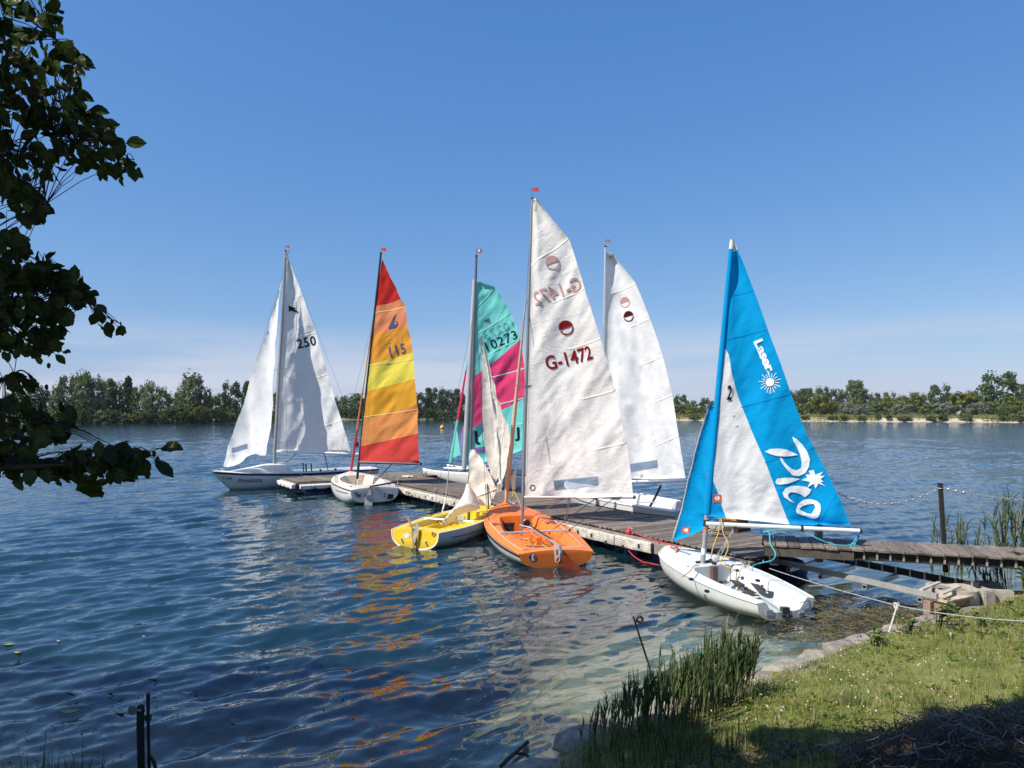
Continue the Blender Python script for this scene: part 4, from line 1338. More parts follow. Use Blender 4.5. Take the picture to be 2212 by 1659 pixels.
class Sail:
    """cloth hung in the plane through tack, head and clew; everything on it is cut flat and laid onto its curved surface"""
    def __init__(s, P0, P1, P2, outline, camber=.08, folds=(), seed=0, luff=None, pulls=()):
        s.P0 = Vector(P0)
        n = (Vector(P1) - s.P0).cross(Vector(P2) - s.P0).normalized()
        if n.y > 0: n = -n
        s.n = n
        s.ax = UP.cross(n).normalized()
        if s.ax.x < 0: s.ax = -s.ax
        s.up = s.n.cross(s.ax)
        if s.up.z < 0: s.up = -s.up
        s.out = outline
        s.camber, s.folds, s.seed = camber, folds, seed
        s.pinl = luff
        s.pulls = [(s.plane(px, py), k, amp) for px, py, k, amp in pulls]
    def span(s, py):
        xs = []
        P = s.out
        for (x0, y0), (x1, y1) in zip(P, P[1:] + P[:1]):
            if (y0 - py) * (y1 - py) <= 0 and y0 != y1: xs.append(x0 + (x1 - x0) * (py - y0) / (y1 - y0))
        return (min(xs), max(xs)) if xs else None
    def plane(s, px, py):
        d = ray(px, py)
        O = Vector((0, 0, CAMH))
        return O + d * ((s.P0 - O).dot(s.n) / d.dot(s.n))
    def at(s, px, py, off=0.0):
        p = s.plane(px, py)
        r = p - s.P0
        a, h = r.dot(s.ax), r.dot(s.up)
        sp = s.span(py) or s.span(py + 3) or s.span(py - 3)
        t = .5
        if sp and sp[1] - sp[0] > 1: t = min(max((px - sp[0]) / (sp[1] - sp[0]), 0), 1)
        edge = min(1, t * 6) if s.pinl is None else 1
        d = -s.camber * 4 * t ** .8 * (1 - t)
        for amp, fa, fh, rot, ridge in s.folds:
            c, q = math.cos(rot), math.sin(rot)
            u, v = (a * c + h * q) * fa, (-a * q + h * c) * fh
            w = noise.noise(Vector((u + s.seed * 7.3, v + s.seed * 3.1, s.seed * 1.7)))
            if ridge: w = (1 - 2 * math.sqrt(w * w + .010)) * .7
            d += amp * w * edge
        for c, k, amp in s.pulls:            # tension creases running out of a corner
            q = p - c
            x, y = q.dot(s.ax), q.dot(s.up)
            r_ = math.hypot(x, y)
            w = math.sin(k * math.atan2(y, x) + 1.3 * math.sin(r_ * 2.1))
            d += .16 * amp * (math.sqrt(w * w + .02) * 2 - 1) * min(r_, .5) * 2 * math.exp(-r_ * .9)
        return p + s.n * (d + off)
    def lay(s, bm, name, m, parent, step=9.0, off=0.0, smooth=True, kind=None):
        cutgrid(bm, step)
        bm.verts.index_update()
        V = [s.at(v.co.x, v.co.y, off) for v in bm.verts]
        F = []
        for f in bm.faces:
            q = [v.index for v in f.verts]
            nn = (V[q[1]] - V[q[0]]).cross(V[q[2]] - V[q[0]])
            F.append(q if nn.dot(s.n) > 0 else q[::-1])
        bm.free()
        return add(name, V, F, m, parent, smooth=smooth)
    def line(s, pts, w, name, m, parent, off=.010, step=6):
        def cl(p):
            q = s.span(p[1])
            return (min(max(p[0], q[0] + .5), q[1] - .5), p[1]) if q else p
        """flat strip (batten pocket, seam) across the sail"""
        P = []
        for (x0, y0), (x1, y1) in zip(pts, pts[1:]):
            n = max(1, int(math.hypot(x1 - x0, y1 - y0) / step))
            P += [(x0 + (x1 - x0) * i / n, y0 + (y1 - y0) * i / n) for i in range(n)]
        P.append(pts[-1])
        P = [cl(p) for p in P]
        V, F = [], []
        for i, (x, y) in enumerate(P):
            a, b = P[max(i - 1, 0)], P[min(i + 1, len(P) - 1)]
            tx, ty = b[0] - a[0], b[1] - a[1]
            L = math.hypot(tx, ty) or 1
            nx, ny = -ty / L * w / 2, tx / L * w / 2
            V += [s.at(x + nx, y + ny, off * .3), s.at(x, y, off), s.at(x - nx, y - ny, off * .3)]
        for i in range(len(P) - 1):
            for j in (0, 1): F.append((3 * i + j, 3 * i + j + 1, 3 * i + 4 + j, 3 * i + 3 + j))
        return add(name, V, F, m, parent, smooth=True)

def cut_window(bm, W):
    """open a hole in the flat cloth for the window"""
    n = len(W)
    for i in range(n):
        a, b = Vector((W[i][0], W[i][1], 0)), Vector((W[(i + 1) % n][0], W[(i + 1) % n][1], 0))
        t = b - a
        bmesh.ops.bisect_plane(bm, geom=bm.verts[:] + bm.edges[:] + bm.faces[:], plane_co=a, plane_no=(-t.y, t.x, 0), dist=1e-4)
    def inside(c):
        sg = [(W[(i + 1) % n][0] - W[i][0]) * (c.y - W[i][1]) - (W[(i + 1) % n][1] - W[i][1]) * (c.x - W[i][0]) for i in range(n)]
        return all(q > 0 for q in sg) or all(q < 0 for q in sg)
    bmesh.ops.delete(bm, geom=[f for f in bm.faces if inside(f.calc_center_median())], context='FACES')

def window_mat():
    if 'sail_window' in MATS: return MATS['sail_window']
    m = bpy.data.materials.new('sail_window'); m.use_nodes = True
    nt = m.node_tree
    nt.nodes.remove(nt.nodes['Principled BSDF'])
    out = nt.nodes['Material Output']
    t = nd(nt, 'ShaderNodeBsdfTransparent'); t.inputs[0].default_value = (.82, .86, .92, 1)
    g = nd(nt, 'ShaderNodeBsdfGlossy', Roughness=.12); g.inputs[0].default_value = (.9, .9, .9, 1)
    d = nd(nt, 'ShaderNodeBsdfDiffuse'); d.inputs[0].default_value = (.30, .35, .42, 1)
    a = nd(nt, 'ShaderNodeMixShader'); a.inputs[0].default_value = .38
    b = nd(nt, 'ShaderNodeMixShader'); b.inputs[0].default_value = .08
    nt.links.new(t.outputs[0], a.inputs[1]); nt.links.new(d.outputs[0], a.inputs[2])
    nt.links.new(a.outputs[0], b.inputs[1]); nt.links.new(g.outputs[0], b.inputs[2])
    nt.links.new(b.outputs[0], out.inputs['Surface'])
    MATS['sail_window'] = m
    return m

def wire(p, q, root, r=.0035, m=None, name='stay', n=4):
    return MB().tube([p, q], r, n).build(name, m or M_WIRE, root)

def mast(root, b, t, r0, r1, m, name='mast', groove=True):
    b, t = Vector(b), Vector(t)
    pts = [b.lerp(t, i / 8) for i in range(9)]
    rs = [r0 + (r1 - r0) * max(0, (i / 8 - .5) * 2) for i in range(9)]
    mb = MB().tube(pts, rs, 12)
    o = mb.build(name, m, root)
    d = (t - b).normalized()
    MB().tube([t - d * .015, t + d * .02], r1 * 1.12, 10).build('mast_cap', M_BLACK, o)
    return o

def burgee(root, t, m, w=.20, h=.13, rod=.35, d=Vector((1, -.15, -.06)), dot=None):
    """little wind flag on a rod at the masthead"""
    t = Vector(t)
    f = MB().tube([t - UP * .05, t + UP * (rod + h)], .005, 5).build('flag_rod', M_WIRE, root)
    d = d.normalized()
    V, F = [], []
    for i in range(5):
        for j in range(3):
            V.append(t + UP * (rod + h * j / 2) + d * (.015 + w * i / 4) + Vector((0, 1, 0)) * (.012 * math.sin(i * 1.6 + j)))
    for i in range(4):
        for j in range(2): F.append((i * 3 + j, i * 3 + 3 + j, i * 3 + 4 + j, i * 3 + 1 + j))
    add('flag', V, F, m, f)
    if dot:
        c = t + UP * (rod + h / 2) + d * (w * .58) + Vector((0, -.016, 0))
        V = [c + d * (.03 * math.cos(q)) + UP * (.03 * math.sin(q)) for q in np.linspace(0, 2 * math.pi, 12, endpoint=False)]
        add('flag_mark', V, [tuple(range(12))], dot, f, smooth=False)

def pulley(p, q, root, r=.004, m=None, n=3, name='tackle'):
    """purchase of several parallel lines with a block at each end"""
    p, q = Vector(p), Vector(q)
    t = (q - p).normalized(); s = t.cross(Vector((.3, 1, .1))).normalized()
    mb = MB()
    for i in range(n): mb.tube([p + s * (.012 * (i - 1)), q + s * (.02 * (i - 1))], r, 5)
    for e in (p, q): mb.ball(e, .022, 8, 1, (1, 1, 1.4))
    return mb.build(name, [m or M_ROPEK, M_BLACK], root)

WHITE_CLOTH = cloth('sail_white', (.84, .83, .81), .30, .42, .04)
CREAM_CLOTH = cloth('sail_cream', (.84, .795, .72), .28, .5, .06)
BATTEN = cloth('batten_pocket', (.86, .83, .72), .15, .15, .04)
SEAM = cloth('seam_tape', (.74, .72, .66), .2, .2, .03)
GEL_WHITE = mat('white_gelcoat', (.70, .70, .67), .3, grime=.5, var=.05, vscale=3, coat=.3)
GEL_GREY = mat('pale_grey_gelcoat', (.56, .57, .55), .35, grime=.6, var=.08, vscale=3, coat=.2)
GEL_CREAM = mat('cream_gelcoat', (.70, .61, .50), .35, var=.05, vscale=3, coat=.2)
GEL_ORANGE = mat('orange_gelcoat', (.80, .185, .022), .38, grime=.35, var=.07, vscale=3, coat=.15)
GEL_YELLOW = mat('yellow_gelcoat', (.80, .55, .022), .36, grime=.4, var=.07, vscale=3, coat=.2)
RED_FLAG = mat('red_flag', (.55, .045, .03), .8, var=.15, vscale=20)
BLACKINK = mat('black_print', (.012, .012, .014), .6, var=.1)
INSIDE_DARK = mat('dark_opening', (.012, .012, .013), .8, var=.1)

def patch(T, cx, cy, cz, ax, ay, P, off, name, m, parent):
    """flat badge in the plane of axes ax, ay"""
    n = ax.cross(ay).normalized()
    c = Vector((cx, cy, cz))
    V = [c + ax * p[0] + ay * p[1] + n * off for p in P]
    F = [tuple(range(len(V)))] if len(V) < 5 else geometry.tessellate_polygon([V])
    return add(name, V, F, m, parent, smooth=False)
from mathutils.bvhtree import BVHTree

def bvh(o):
    c = WPOS[o.name]
    return BVHTree.FromPolygons([v.co + c for v in o.data.vertices], [tuple(p.vertices) for p in o.data.polygons])

def decal(o, bm, name, m, parent=None, off=.006, step=3.0):
    """flat print laid onto a solid surface"""
    T = bvh(o)
    cutgrid(bm, step)
    bm.verts.index_update()
    O = Vector((0, 0, CAMH))
    V, ok = [], []
    for v in bm.verts:
        d = ray(v.co.x, v.co.y).normalized()
        h = T.ray_cast(O, d)
        if h[0] is None: V.append(O); ok.append(False); continue
        n = h[1] if h[1].dot(d) < 0 else -h[1]
        V.append(h[0] + n * off); ok.append(True)
    F = [[v.index for v in f.verts] for f in bm.faces]
    F = [f for f in F if all(ok[i] for i in f)]
    F = [f if (V[f[1]] - V[f[0]]).cross(V[f[2]] - V[f[0]]).dot(O - V[f[0]]) > 0 else f[::-1] for f in F]
    bm.free()
    used = sorted({i for f in F for i in f})
    mp = {i: k for k, i in enumerate(used)}
    return add(name, [V[i] for i in used], [[mp[i] for i in f] for f in F], m, parent or o, smooth=False)

def onp(px, py, P, n):
    d = ray(px, py); O = Vector((0, 0, CAMH))
    return O + d * ((P - O).dot(n) / d.dot(n))

def emblem(S, cx, cy, r, m, parent, off, white=None, ang=0.25):
    """disc crossed by pale bars, lower part an open ring"""
    c, s = math.cos(-ang), math.sin(-ang)
    P = bm_circle(cx, cy, r, r * 1.05, 26, math.pi, 2 * math.pi, -ang)
    bm = bm_poly(P)
    S.lay(bm, 'emblem', m, parent, 4, off)
    R = [(cx + math.cos(a) * r * k * c - math.sin(a) * r * k * s, cy + math.cos(a) * r * k * s + math.sin(a) * r * k * c) for k, seq in ((1, np.linspace(.16, math.pi - .16, 22)), (.80, np.linspace(math.pi - .2, .2, 22))) for a in seq]
    S.lay(bm_poly(R), 'emblem', m, parent, 4, off)

def mixink(name, c): return cloth(name, c, .12, .25, .03)
INK_MAROON = mixink('maroon_print', (.19, .012, .016))
INK_MAROON_F = mixink('maroon_print_faded', (.46, .27, .26))
INK_BLACK = mixink('black_print_sail', (.018, .018, .02))
INK_GREY_F = mixink('grey_print_faded', (.60, .60, .59))
INK_BLUE = mixink('slate_print', (.07, .09, .17))

# ------------------------------------------------------------------ orange dinghy
BO = thing('sailing_dinghy', 'open orange dinghy with the tall off-white sail numbered G-1472', 'sailboat', (.4, 15.2, 0), 'sailing boats moored at the jetty')
h = Hull(BO, (.81, 13.15), (-.17, 17.75), 4.7, (.69, .79, .87, .86, .68, .42, .06), (.24, .26, .30, .35, .42, .50, .57), (-.04, -.15, -.2, -.2, -.15, -.05, .12), trake=.03)
ho = h.outer(mat('pale_hull', (.55, .55, .52), .4, grime=.7, var=.08, vscale=3, coat=.2))
cf = interp((0, .1, .3, .5, .66, .72), (.50, .54, .58, .54, .42, .36))
h.deck(GEL_ORANGE, (.045, .70), cf, .07, .05, .015, .15, transom=GEL_ORANGE)
h.rail(.022, GEL_ORANGE)
for sd_ in (-1, 1): h.stripe(.10, .22, .0, .96, sd_, BLACKINK)
tro = BO.children[[c.name.split('.')[0] for c in BO.children].index('transom')]
h_a = h.T(0, 0, 0); hn = -h.hd
def bwell(H, q, y0, y1, z0, z1, w, m, name): return MB().box(H.T(q * H.L, (y0 + y1) / 2, (z0 + z1) / 2), H.hd * w, H.pt * abs(y1 - y0) / 2, UP * (z1 - z0) / 2).build(name, m, H.root, smooth=False)
bwell(h, .40, -.06, .06, .06, .30, .62, GEL_ORANGE, 'centreboard_case')
for y_ in (-1, 1):
    MB().box(h.T(.36 * h.L, y_ * .50, .15), h.hd * 1.15, h.pt * .12, UP * .085).build('side_seat', GEL_ORANGE, BO, smooth=False)
for y_ in (-1, 1): MB().tube([h.T(.05 * h.L, y_ * .60, .27), h.T(.25 * h.L, y_ * .70, .30), h.T(.60 * h.L, y_ * .74, .40)], .007, 5).build('jackline', M_ROPEW, BO)
MB().tube([h.T(.045 * h.L, -.62, .30), h.T(.045 * h.L, .62, .30)], .006, 5).build('transom_line', M_ROPEW, BO)
b0, b1 = h.T(.335 * h.L, .74, .37), h.T(.335 * h.L, -.74, .37)
MB().tube([b0, b1], .020, 8).tube([b0 + h.hd * .08, b1 + h.hd * .08], .012, 6).build('traveller_bar', M_ALU, BO)
# tiller, rudder
rh = aty(1205, 1180, 13.05)
bar('tiller', h.T(.335 * h.L, .05, .43), rh + UP * .02, .035, .035, M_ALU, BO)
bar('tiller_extension', h.T(.345 * h.L, .06, .47), rh + UP * .05 - h.hd * -.5, .022, .022, M_BLACK, BO)
bar('tiller_extension', h.T(.335 * h.L, .06, .45), h.T(.55 * h.L, .10, .36), .018, .018, M_WHITEALU, BO)
rb = thing_rud = None
q1, q2 = aty(1205, 1178, 13.04), aty(1207, 1213, 12.98)
side = Vector((.55, -.83, 0)).normalized()
V = []
for e in (-1, 1):
    for a_, b_ in ((-.10, 0), (.07, .02), (.10, -.12), (.09, -.26), (.03, -.31), (-.06, -.30), (-.08, -.16)):
        V.append(Vector((q1.x, q1.y, q1.z)) + side * a_ + UP * b_ + side.cross(UP) * .025 * e)
F = [tuple(range(6, -1, -1)), tuple(range(7, 14))] + [(j, (j + 1) % 7, 7 + (j + 1) % 7, 7 + j) for j in range(7)]
rud = add('rudder_head', V, F, M_ALU, BO, smooth=False)
for sx in (-1, 1):
    MB().box(q1 + side * .015 - UP * .12 + side.cross(UP) * .027 * sx, side * .022, side.cross(UP) * .001, UP * .05).build('head_opening', INSIDE_DARK, rud, smooth=False)
t0, t1 = aty(1206, 1203, 12.98), atz(1254, 1241, -.10)
ax = (t1 - t0).normalized(); wv = ax.cross(Vector((0.3, 1, .2))).normalized(); nv = ax.cross(wv)
V, F = [], []
for i in range(9):
    s_ = i / 8
    w_ = (.085 + .05 * math.sin(s_ * 2.4)) * (1 - .75 * s_ ** 5)
    c_ = t0.lerp(t1, s_)
    V += [c_ - wv * w_, c_ + nv * .012, c_ + wv * w_, c_ - nv * .012]
for i in range(8):
    for j in range(4): F.append((4 * i + j, 4 * i + (j + 1) % 4, 4 * i + 4 + (j + 1) % 4, 4 * i + 4 + j))
F += [(3, 2, 1, 0), (32, 33, 34, 35)]
add('rudder_blade', V, F, mat('brown_red_varnish', (.22, .035, .012), .35, var=.2, vscale=6, coat=.4), BO, sharp=50)
# badge on transom
hx = [(1151 + 9 * math.cos(a), 1204 + 9.5 * math.sin(a)) for a in np.linspace(0, 2 * math.pi, 6, endpoint=False)]
bd = decal(tro, bm_poly(hx), 'badge', mat('badge_blue', (.02, .03, .16), .4), BO, .004)
decal(tro, bm_poly([(1148, 1197), (1155, 1197), (1151, 1204), (1155, 1211), (1148, 1211)]), 'badge_letter', GEL_WHITE, bd, .007)
decal(tro, bm_poly([(1156, 1198), (1159, 1204), (1156, 1210), (1152.5, 1204)]), 'badge_letter', RED_FLAG, bd, .007)
# bulkhead hatch, bag, compass shelf
bq = .695
hc = h.T(bq * h.L - .05, -.20, .27)
MB().torus(hc, h.pt, UP, .105, .02, 18, 6).build('hatch_ring', M_ALUG, BO)
MB().tube([hc + h.hd * .03, hc + h.hd * .002], .10, 16).build('hatch_opening', INSIDE_DARK, BO)
bg = h.T(bq * h.L - .10, .24, .22)
MB().box(bg, h.pt * .13, h.hd * .03, UP * .10).box(bg + UP * .08, h.pt * .145, h.hd * .035, UP * .02).build('bag', mat('black_canvas', (.018, .018, .02), .75, var=.3, vscale=15, bump=.5), BO, smooth=False)
for y_ in (-1, 1):
    MB().box(h.T(.56 * h.L, y_ * .60, .385), h.hd * .14, h.pt * .10, UP * .012).build('chainplate_pad', mat('dark_red_pad', (.20, .07, .05), .6, var=.2), BO, smooth=False)
mb_ = aty(1127, 1153, 16.0); mt_ = aty(1149, 429, 16.1)
m_ = mast(BO, Vector((mb_.x, mb_.y, .07)), mt_, .036, .026, M_ALUG)
burgee(BO, mt_, RED_FLAG, .14, .10, .16)
gp, ce = aty(1133, 1074, 16.0), aty(1371, 1074, 15.2)
bmo = MB().tube([gp, ce], .032, 10).build('boom', mat('boom_grey', (.55, .50, .46), .45, .4, var=.12), BO)
MB().tube([ce - (ce - gp).normalized() * .03, ce + (ce - gp).normalized() * .02], .037, 10).build('boom_end', M_BLACK, bmo)
OUT = [(1152.5, 430), (1160, 429), (1195, 475), (1230, 517), (1247, 565), (1262, 617), (1281, 675), (1300, 735), (1316, 795), (1332, 858), (1344, 915), (1354, 965), (1362, 1020), (1368, 1071), (1300, 1074), (1225, 1076), (1136, 1076), (1138, 960), (1141, 820), (1145, 660), (1149, 540)]
S = Sail(gp, mt_, ce, OUT, .16, ((.18, 1.2, .26, .12, 0), (.11, 1.8, .42, -.5, 1), (.04, 3.2, 1.0, .25, 1), (.022, 5, 1.5, -.7, 1)), 1, pulls=((1368, 1072, 26, .05), (1136, 1076, 30, .06), (1158, 430, 22, .03)))
SO = S
bm = bm_poly(OUT)
W = [(1192, 1040), (1291, 1029.6), (1291.5, 1048.5), (1195, 1060.6)]
cut_window(bm, W)
sl = S.lay(bm, 'mainsail', cloth('sail_offwhite', (.82, .79, .75), .30, .55, .06, (.76, .72, .68)), BO, 4)
S.lay(bm_poly([(W[0][0] - 1, W[0][1] - 1), (W[1][0] + 1, W[1][1] - 1), (W[2][0] + 1, W[2][1] + 1), (W[3][0] - 1, W[3][1] + 1)]), 'sail_window', window_mat(), sl, 8, .004)
for L_, w_ in (([(1145, 576), (1230, 516)], 4.2), ([(1193, 653), (1269, 622)], 3.6), ([(1225, 753), (1304, 731)], 4), ([(1256, 862), (1334, 841)], 4), ([(1273.6, 974), (1359, 955)], 4)):
    S.line(L_, w_, 'batten', BATTEN, sl, .014)
for L_ in ([(1150, 521), (1221, 486)], [(1146, 612), (1255, 580)], [(1143, 700), (1290, 668)], [(1141, 790), (1316, 742)], [(1140, 880), (1340, 820)], [(1139, 960), (1350, 905)], [(1138, 1020), (1360, 985)]): S.line(L_, 1.3, 'seam', SEAM, sl, .005)
emblem(S, 1194, 568, 15, INK_MAROON_F, sl, .018, ang=.42)
emblem(S, 1221, 707, 15.5, INK_MAROON, sl, .018, ang=.38)
S.lay(bm_text('G-1472', 1227.6, 772.5, 103, 31, 14.5, .016), 'sail_number', INK_MAROON, sl, 3, .018)
S.lay(bm_text('G-1472', 1204, 629, 108, 31, 20, .016, mirror=True), 'sail_number', INK_MAROON_F, sl, 3, .018, ).__setitem__('label', 'faded mirrored number showing through the cloth')
S.lay(bm_ring([(1150 + 6.5 * math.cos(a), 1054 + 7 * math.sin(a)) for a in np.linspace(0, 6.28, 6, endpoint=False)], [(1150 + 4.6 * math.cos(a), 1054 + 5 * math.sin(a)) for a in np.linspace(0, 6.28, 6, endpoint=False)]), 'sail_badge', INK_BLACK, sl, 4, .010)
S.line([(1152, 430), (1146, 640), (1136, 1076)], 3, 'luff_tape', SEAM, sl, .008)
# furled headsail on its stay
fb, ft = h.T(.985 * h.L, 0, .60), aty(1137, 636, 16.1)
pts = [fb.lerp(ft, i / 14) for i in range(15)]
MB().tube(pts, [.030, .055, .062, .058, .055, .05, .048, .045, .040, .036, .03, .026, .02, .016, .01], 8).build('furled_jib', cloth('sail_peach', (.78, .56, .42), .2, .5, .08), BO)
MB().tube([ft, aty(1148, 455, 16.1)], .004, 4).build('forestay', M_WIRE, BO)
S2 = [aty(1103, 1035, 17.5), aty(1116, 1000, 17.4), aty(1113, 1058, 17.4), aty(1106, 1058, 17.5)]
add('jib_clew', S2, [(0, 1, 2, 3)], CREAM_CLOTH, BO, smooth=False)
for a_, b_ in (((1108, 1060), (1098, 1115)), ((1110, 1060), (1128, 1105))): MB().tube(bez([aty(*a_, 17.3), aty((a_[0] + b_[0]) / 2 + 2, (a_[1] + b_[1]) / 2, 17.0), aty(*b_, 16.8)], 5), .008, 5).build('jib_sheet', M_ROPEY, BO)
for sd_, tp in ((1, (1138, 650)), (-1, (1139, 650))):
    wire(h.T(.57 * h.L, sd_ * .80, .36), aty(*tp, 16.05), BO, name='shroud')
sp = aty(1135, 832, 16.0)
MB().tube([sp + h.pt * .36 - UP * .02, sp, sp - h.pt * .36 - UP * .02], .008, 5).build('spreader', M_ALUG, BO)
kp = gp.lerp(ce, .30)
pulley(gp.lerp(ce, .36) - UP * .03, h.T(.64 * h.L, -.10, .35), BO, .004, mat('brown_line', (.20, .09, .06), .8), 3)
pulley(gp.lerp(ce, .42) - UP * .02, h.T(.50 * h.L, -.82, .34), BO, .004, mat('brown_line', (.20, .09, .06), .8), 4)
pulley(gp.lerp(ce, .66) - UP * .03, h.T(.38 * h.L, -.35, .30), BO, .005, M_ROPEK, 2, 'mainsheet')
pulley(gp.lerp(ce, .82) - UP * .03, h.T(.33 * h.L, -.72, .38), BO, .005, M_ROPEK, 2, 'mainsheet')
for i in range(7):
    qq = random.Random(40 + i)
    P = [h.T(qq.uniform(.1, .6) * h.L, qq.uniform(-.40, .40), qq.uniform(.09, .26)) for _ in range(5)]
    MB().tube(bez(P, 5), .006, 5).build('sheet_line', [M_ROPEY, M_ROPEW, M_ROPEK, mat('brown_line', (.2, .09, .06), .8)][i % 4], BO)
for y_, ln in ((.55, M_ROPEY), (-.55, M_ROPEY)):
    MB().tube(bez([h.T(.72 * h.L, y_ * .7, .46), h.T(.62 * h.L, y_, .30), h.T(.55 * h.L, y_ * .9, .18), h.T(.50 * h.L, y_ * 1.2, .34)], 5), .008, 5).build('jib_sheet', ln, BO)

# ------------------------------------------------------------------ yellow dinghy
BY = thing('sailing_dinghy', 'open yellow dinghy with both white sails lowered and draped over it', 'sailboat', (-1.4, 16.4, 0), 'sailing boats moored at the jetty')
h = Hull(BY, (-2.02, 14.92), (-.66, 17.95), 3.45, (.57, .67, .75, .74, .58, .36, .06), (.34, .34, .35, .38, .42, .46, .50), (-.03, -.13, -.18, -.18, -.13, -.04, .1), trake=.02)
ho = h.outer(GEL_GREY)
h.deck(GEL_YELLOW, (.10, .70), interp((0, .1, .3, .5, .72), (.40, .42, .50, .48, .36)), .07, .03, .01, .08, transom=GEL_YELLOW)
h.rail(.016, mat('white_edge', (.78, .77, .70), .4, var=.06))
for sd_ in (-1, 1): h.stripe(.30, .335, .12, .93, sd_, BLACKINK)
try_ = [c for c in BY.children if c.name.startswith('transom')][0]
rim = [h.T(h.xoff(0, .0) - .012, y, z) for y, z in [(h.hb(0) * math.copysign(abs(math.cos(a)) ** .74, math.cos(a)), h.sh(0) - (h.sh(0) - h.kl(0)) * abs(math.sin(a)) ** .74) for a in np.linspace(0, math.pi, 24)]]
MB().tube(rim, .016, 6).build('transom_rim', mat('white_edge', (.78, .77, .70), .4), BY)
decal(try_, bm_poly(bm_circle(878.4, 1156.5, 6.3, 6.3)), 'sticker', mat('white_sticker', (.75, .76, .72), .5, var=.15, vscale=30), BY, .004)
decal(try_, bm_poly([(933, 1148), (942, 1148), (942, 1156), (937.5, 1161), (933, 1156)]), 'badge', mat('dark_badge', (.10, .03, .02), .5), BY, .004)
decal(try_, bm_poly([(937.5, 1150), (940.5, 1155.5), (937.5, 1159), (934.5, 1155.5)]), 'badge_mark', mat('badge_orange', (.62, .2, .09), .5), BY, .006)
for px, py in ((868, 1163.5), (920, 1169.5), (893, 1177)):
    c = onp(px, py, h.T(0, 0, .15), h.hd)
    MB().tube([c + h.hd * .005, c - h.hd * .07], .020 if py < 1175 else .012, 10).build('drain_bung', GEL_GREY, BY)
PB = h.T(-.10, 0, 0)
bl = [onp(px, py, PB, Vector((.25, .97, 0)).normalized()) for px, py in ((901, 1126), (903.5, 1146), (899, 1160), (895.5, 1172), (893.5, 1160), (894.5, 1148))]
V = [p + Vector((.97, -.25, 0)) * .012 * e for e in (-1, 1) for p in bl]
add('rudder_blade', V, [tuple(range(5, -1, -1)), tuple(range(6, 12))] + [(j, (j + 1) % 6, 6 + (j + 1) % 6, 6 + j) for j in range(6)], mat('cream_board', (.74, .68, .55), .4, var=.12), BY, smooth=False)
bar('rudder_stock', h.T(-.06, .02, .36), h.T(-.06, -.02, .05), .04, .05, mat('pinkish_wood', (.38, .24, .19), .7, var=.3, vscale=12), BY)
bar('tiller', h.T(-.06, .02, .38), onp(881, 1117, h.T(.1, 0, 0), h.hd) , .035, .035, mat('pinkish_wood', (.38, .24, .19), .7), BY)
b0, b1 = h.T(.42 * h.L, .64, .38), h.T(.42 * h.L, -.64, .38)
MB().tube([b0, b1], .022, 8).build('thwart_bar', M_WHITEALU, BY)
MB().box(h.T(.36 * h.L, 0, .13), h.hd * .55, h.pt * .05, UP * .10).build('centreboard_case', GEL_YELLOW, BY, smooth=False)
for y_ in (1, -1):
    c = h.T(.50 * h.L, y_ * .42, .24)
    MB().torus(c, h.hd, UP, .075, .012, 14, 6).build('hatch_ring', M_BLACK, BY)
    MB().box(h.T(.36 * h.L, y_ * .45, .16), h.hd * .85, h.pt * .07, UP * .09).build('side_tank', GEL_YELLOW, BY, smooth=False)
MB().box(h.T(.695 * h.L, .2, .26), h.hd * .01, h.pt * .09, UP * .08).build('bulkhead_panel', mat('grey_panel', (.45, .45, .40), .5), BY, smooth=False)
ym_b, ym_t = aty(1012, 1105, 16.9), aty(1029, 553, 16.9)
mast(BY, Vector((ym_b.x, ym_b.y, .08)), ym_t, .036, .028, mat('dark_anodised', (.16, .17, .18), .4, .6, var=.1))
burgee(BY, ym_t, RED_FLAG, .12, .10, .08, dot=GEL_WHITE)
# sheared-down mainsail and jib
OUT = [(1016, 971), (1026, 971), (1034, 981), (1050, 1005), (1062, 1030), (1073, 1054), (1071, 1062), (1066, 1075), (1058, 1092), (1040, 1092), (1012, 1088), (1014, 1040), (1015, 1000)]
yp = aty(1016, 1080, 16.75)
S = Sail(yp, aty(1018, 960, 16.75), aty(1074, 1058, 16.45), OUT, .03, ((.09, 3.2, .9, .5, 0), (.07, 4, 1.2, -.7, 1), (.02, 12, 5, .2, 0)), 5, luff=1)
my = S.lay(bm_poly(OUT), 'mainsail', CREAM_CLOTH, BY, 4)
S.line([(1015, 1078), (1072, 1056)], 3, 'batten', BATTEN, my, .03)
OUT = [(1013.5, 1051), (1018, 1055), (1028, 1068), (1034, 1084), (1036.5, 1097), (1012, 1108), (1003, 1110), (987, 1118), (974, 1127), (955, 1140), (962, 1128), (975, 1112), (984, 1096), (993, 1083), (1004, 1064)]
S = Sail(aty(985, 1110, 16.2), aty(1013, 1051, 16.55), aty(1036, 1097, 16.2), OUT, -.22, ((.10, 2.6, 1.6, .6, 0), (.05, 6, 2, .9, 1), (.02, 14, 6, 0, 0)), 8, luff=1)
S.lay(bm_poly(OUT), 'mainsail_heap', CREAM_CLOTH, BY, 4)
OUT = [(1037, 724), (1041, 735), (1048, 760), (1057, 795), (1070, 850), (1085, 890), (1096, 920), (1101, 945), (1101, 978), (1097, 1008), (1091, 1034), (1089, 1058), (1073, 1063), (1078, 1045), (1071, 1030), (1066, 1042), (1058, 1020), (1052, 990), (1048, 950), (1045, 900), (1041, 840), (1038, 780)]
jb, jt = h.T(.97 * h.L, 0, .55), aty(1028, 640, 16.9)
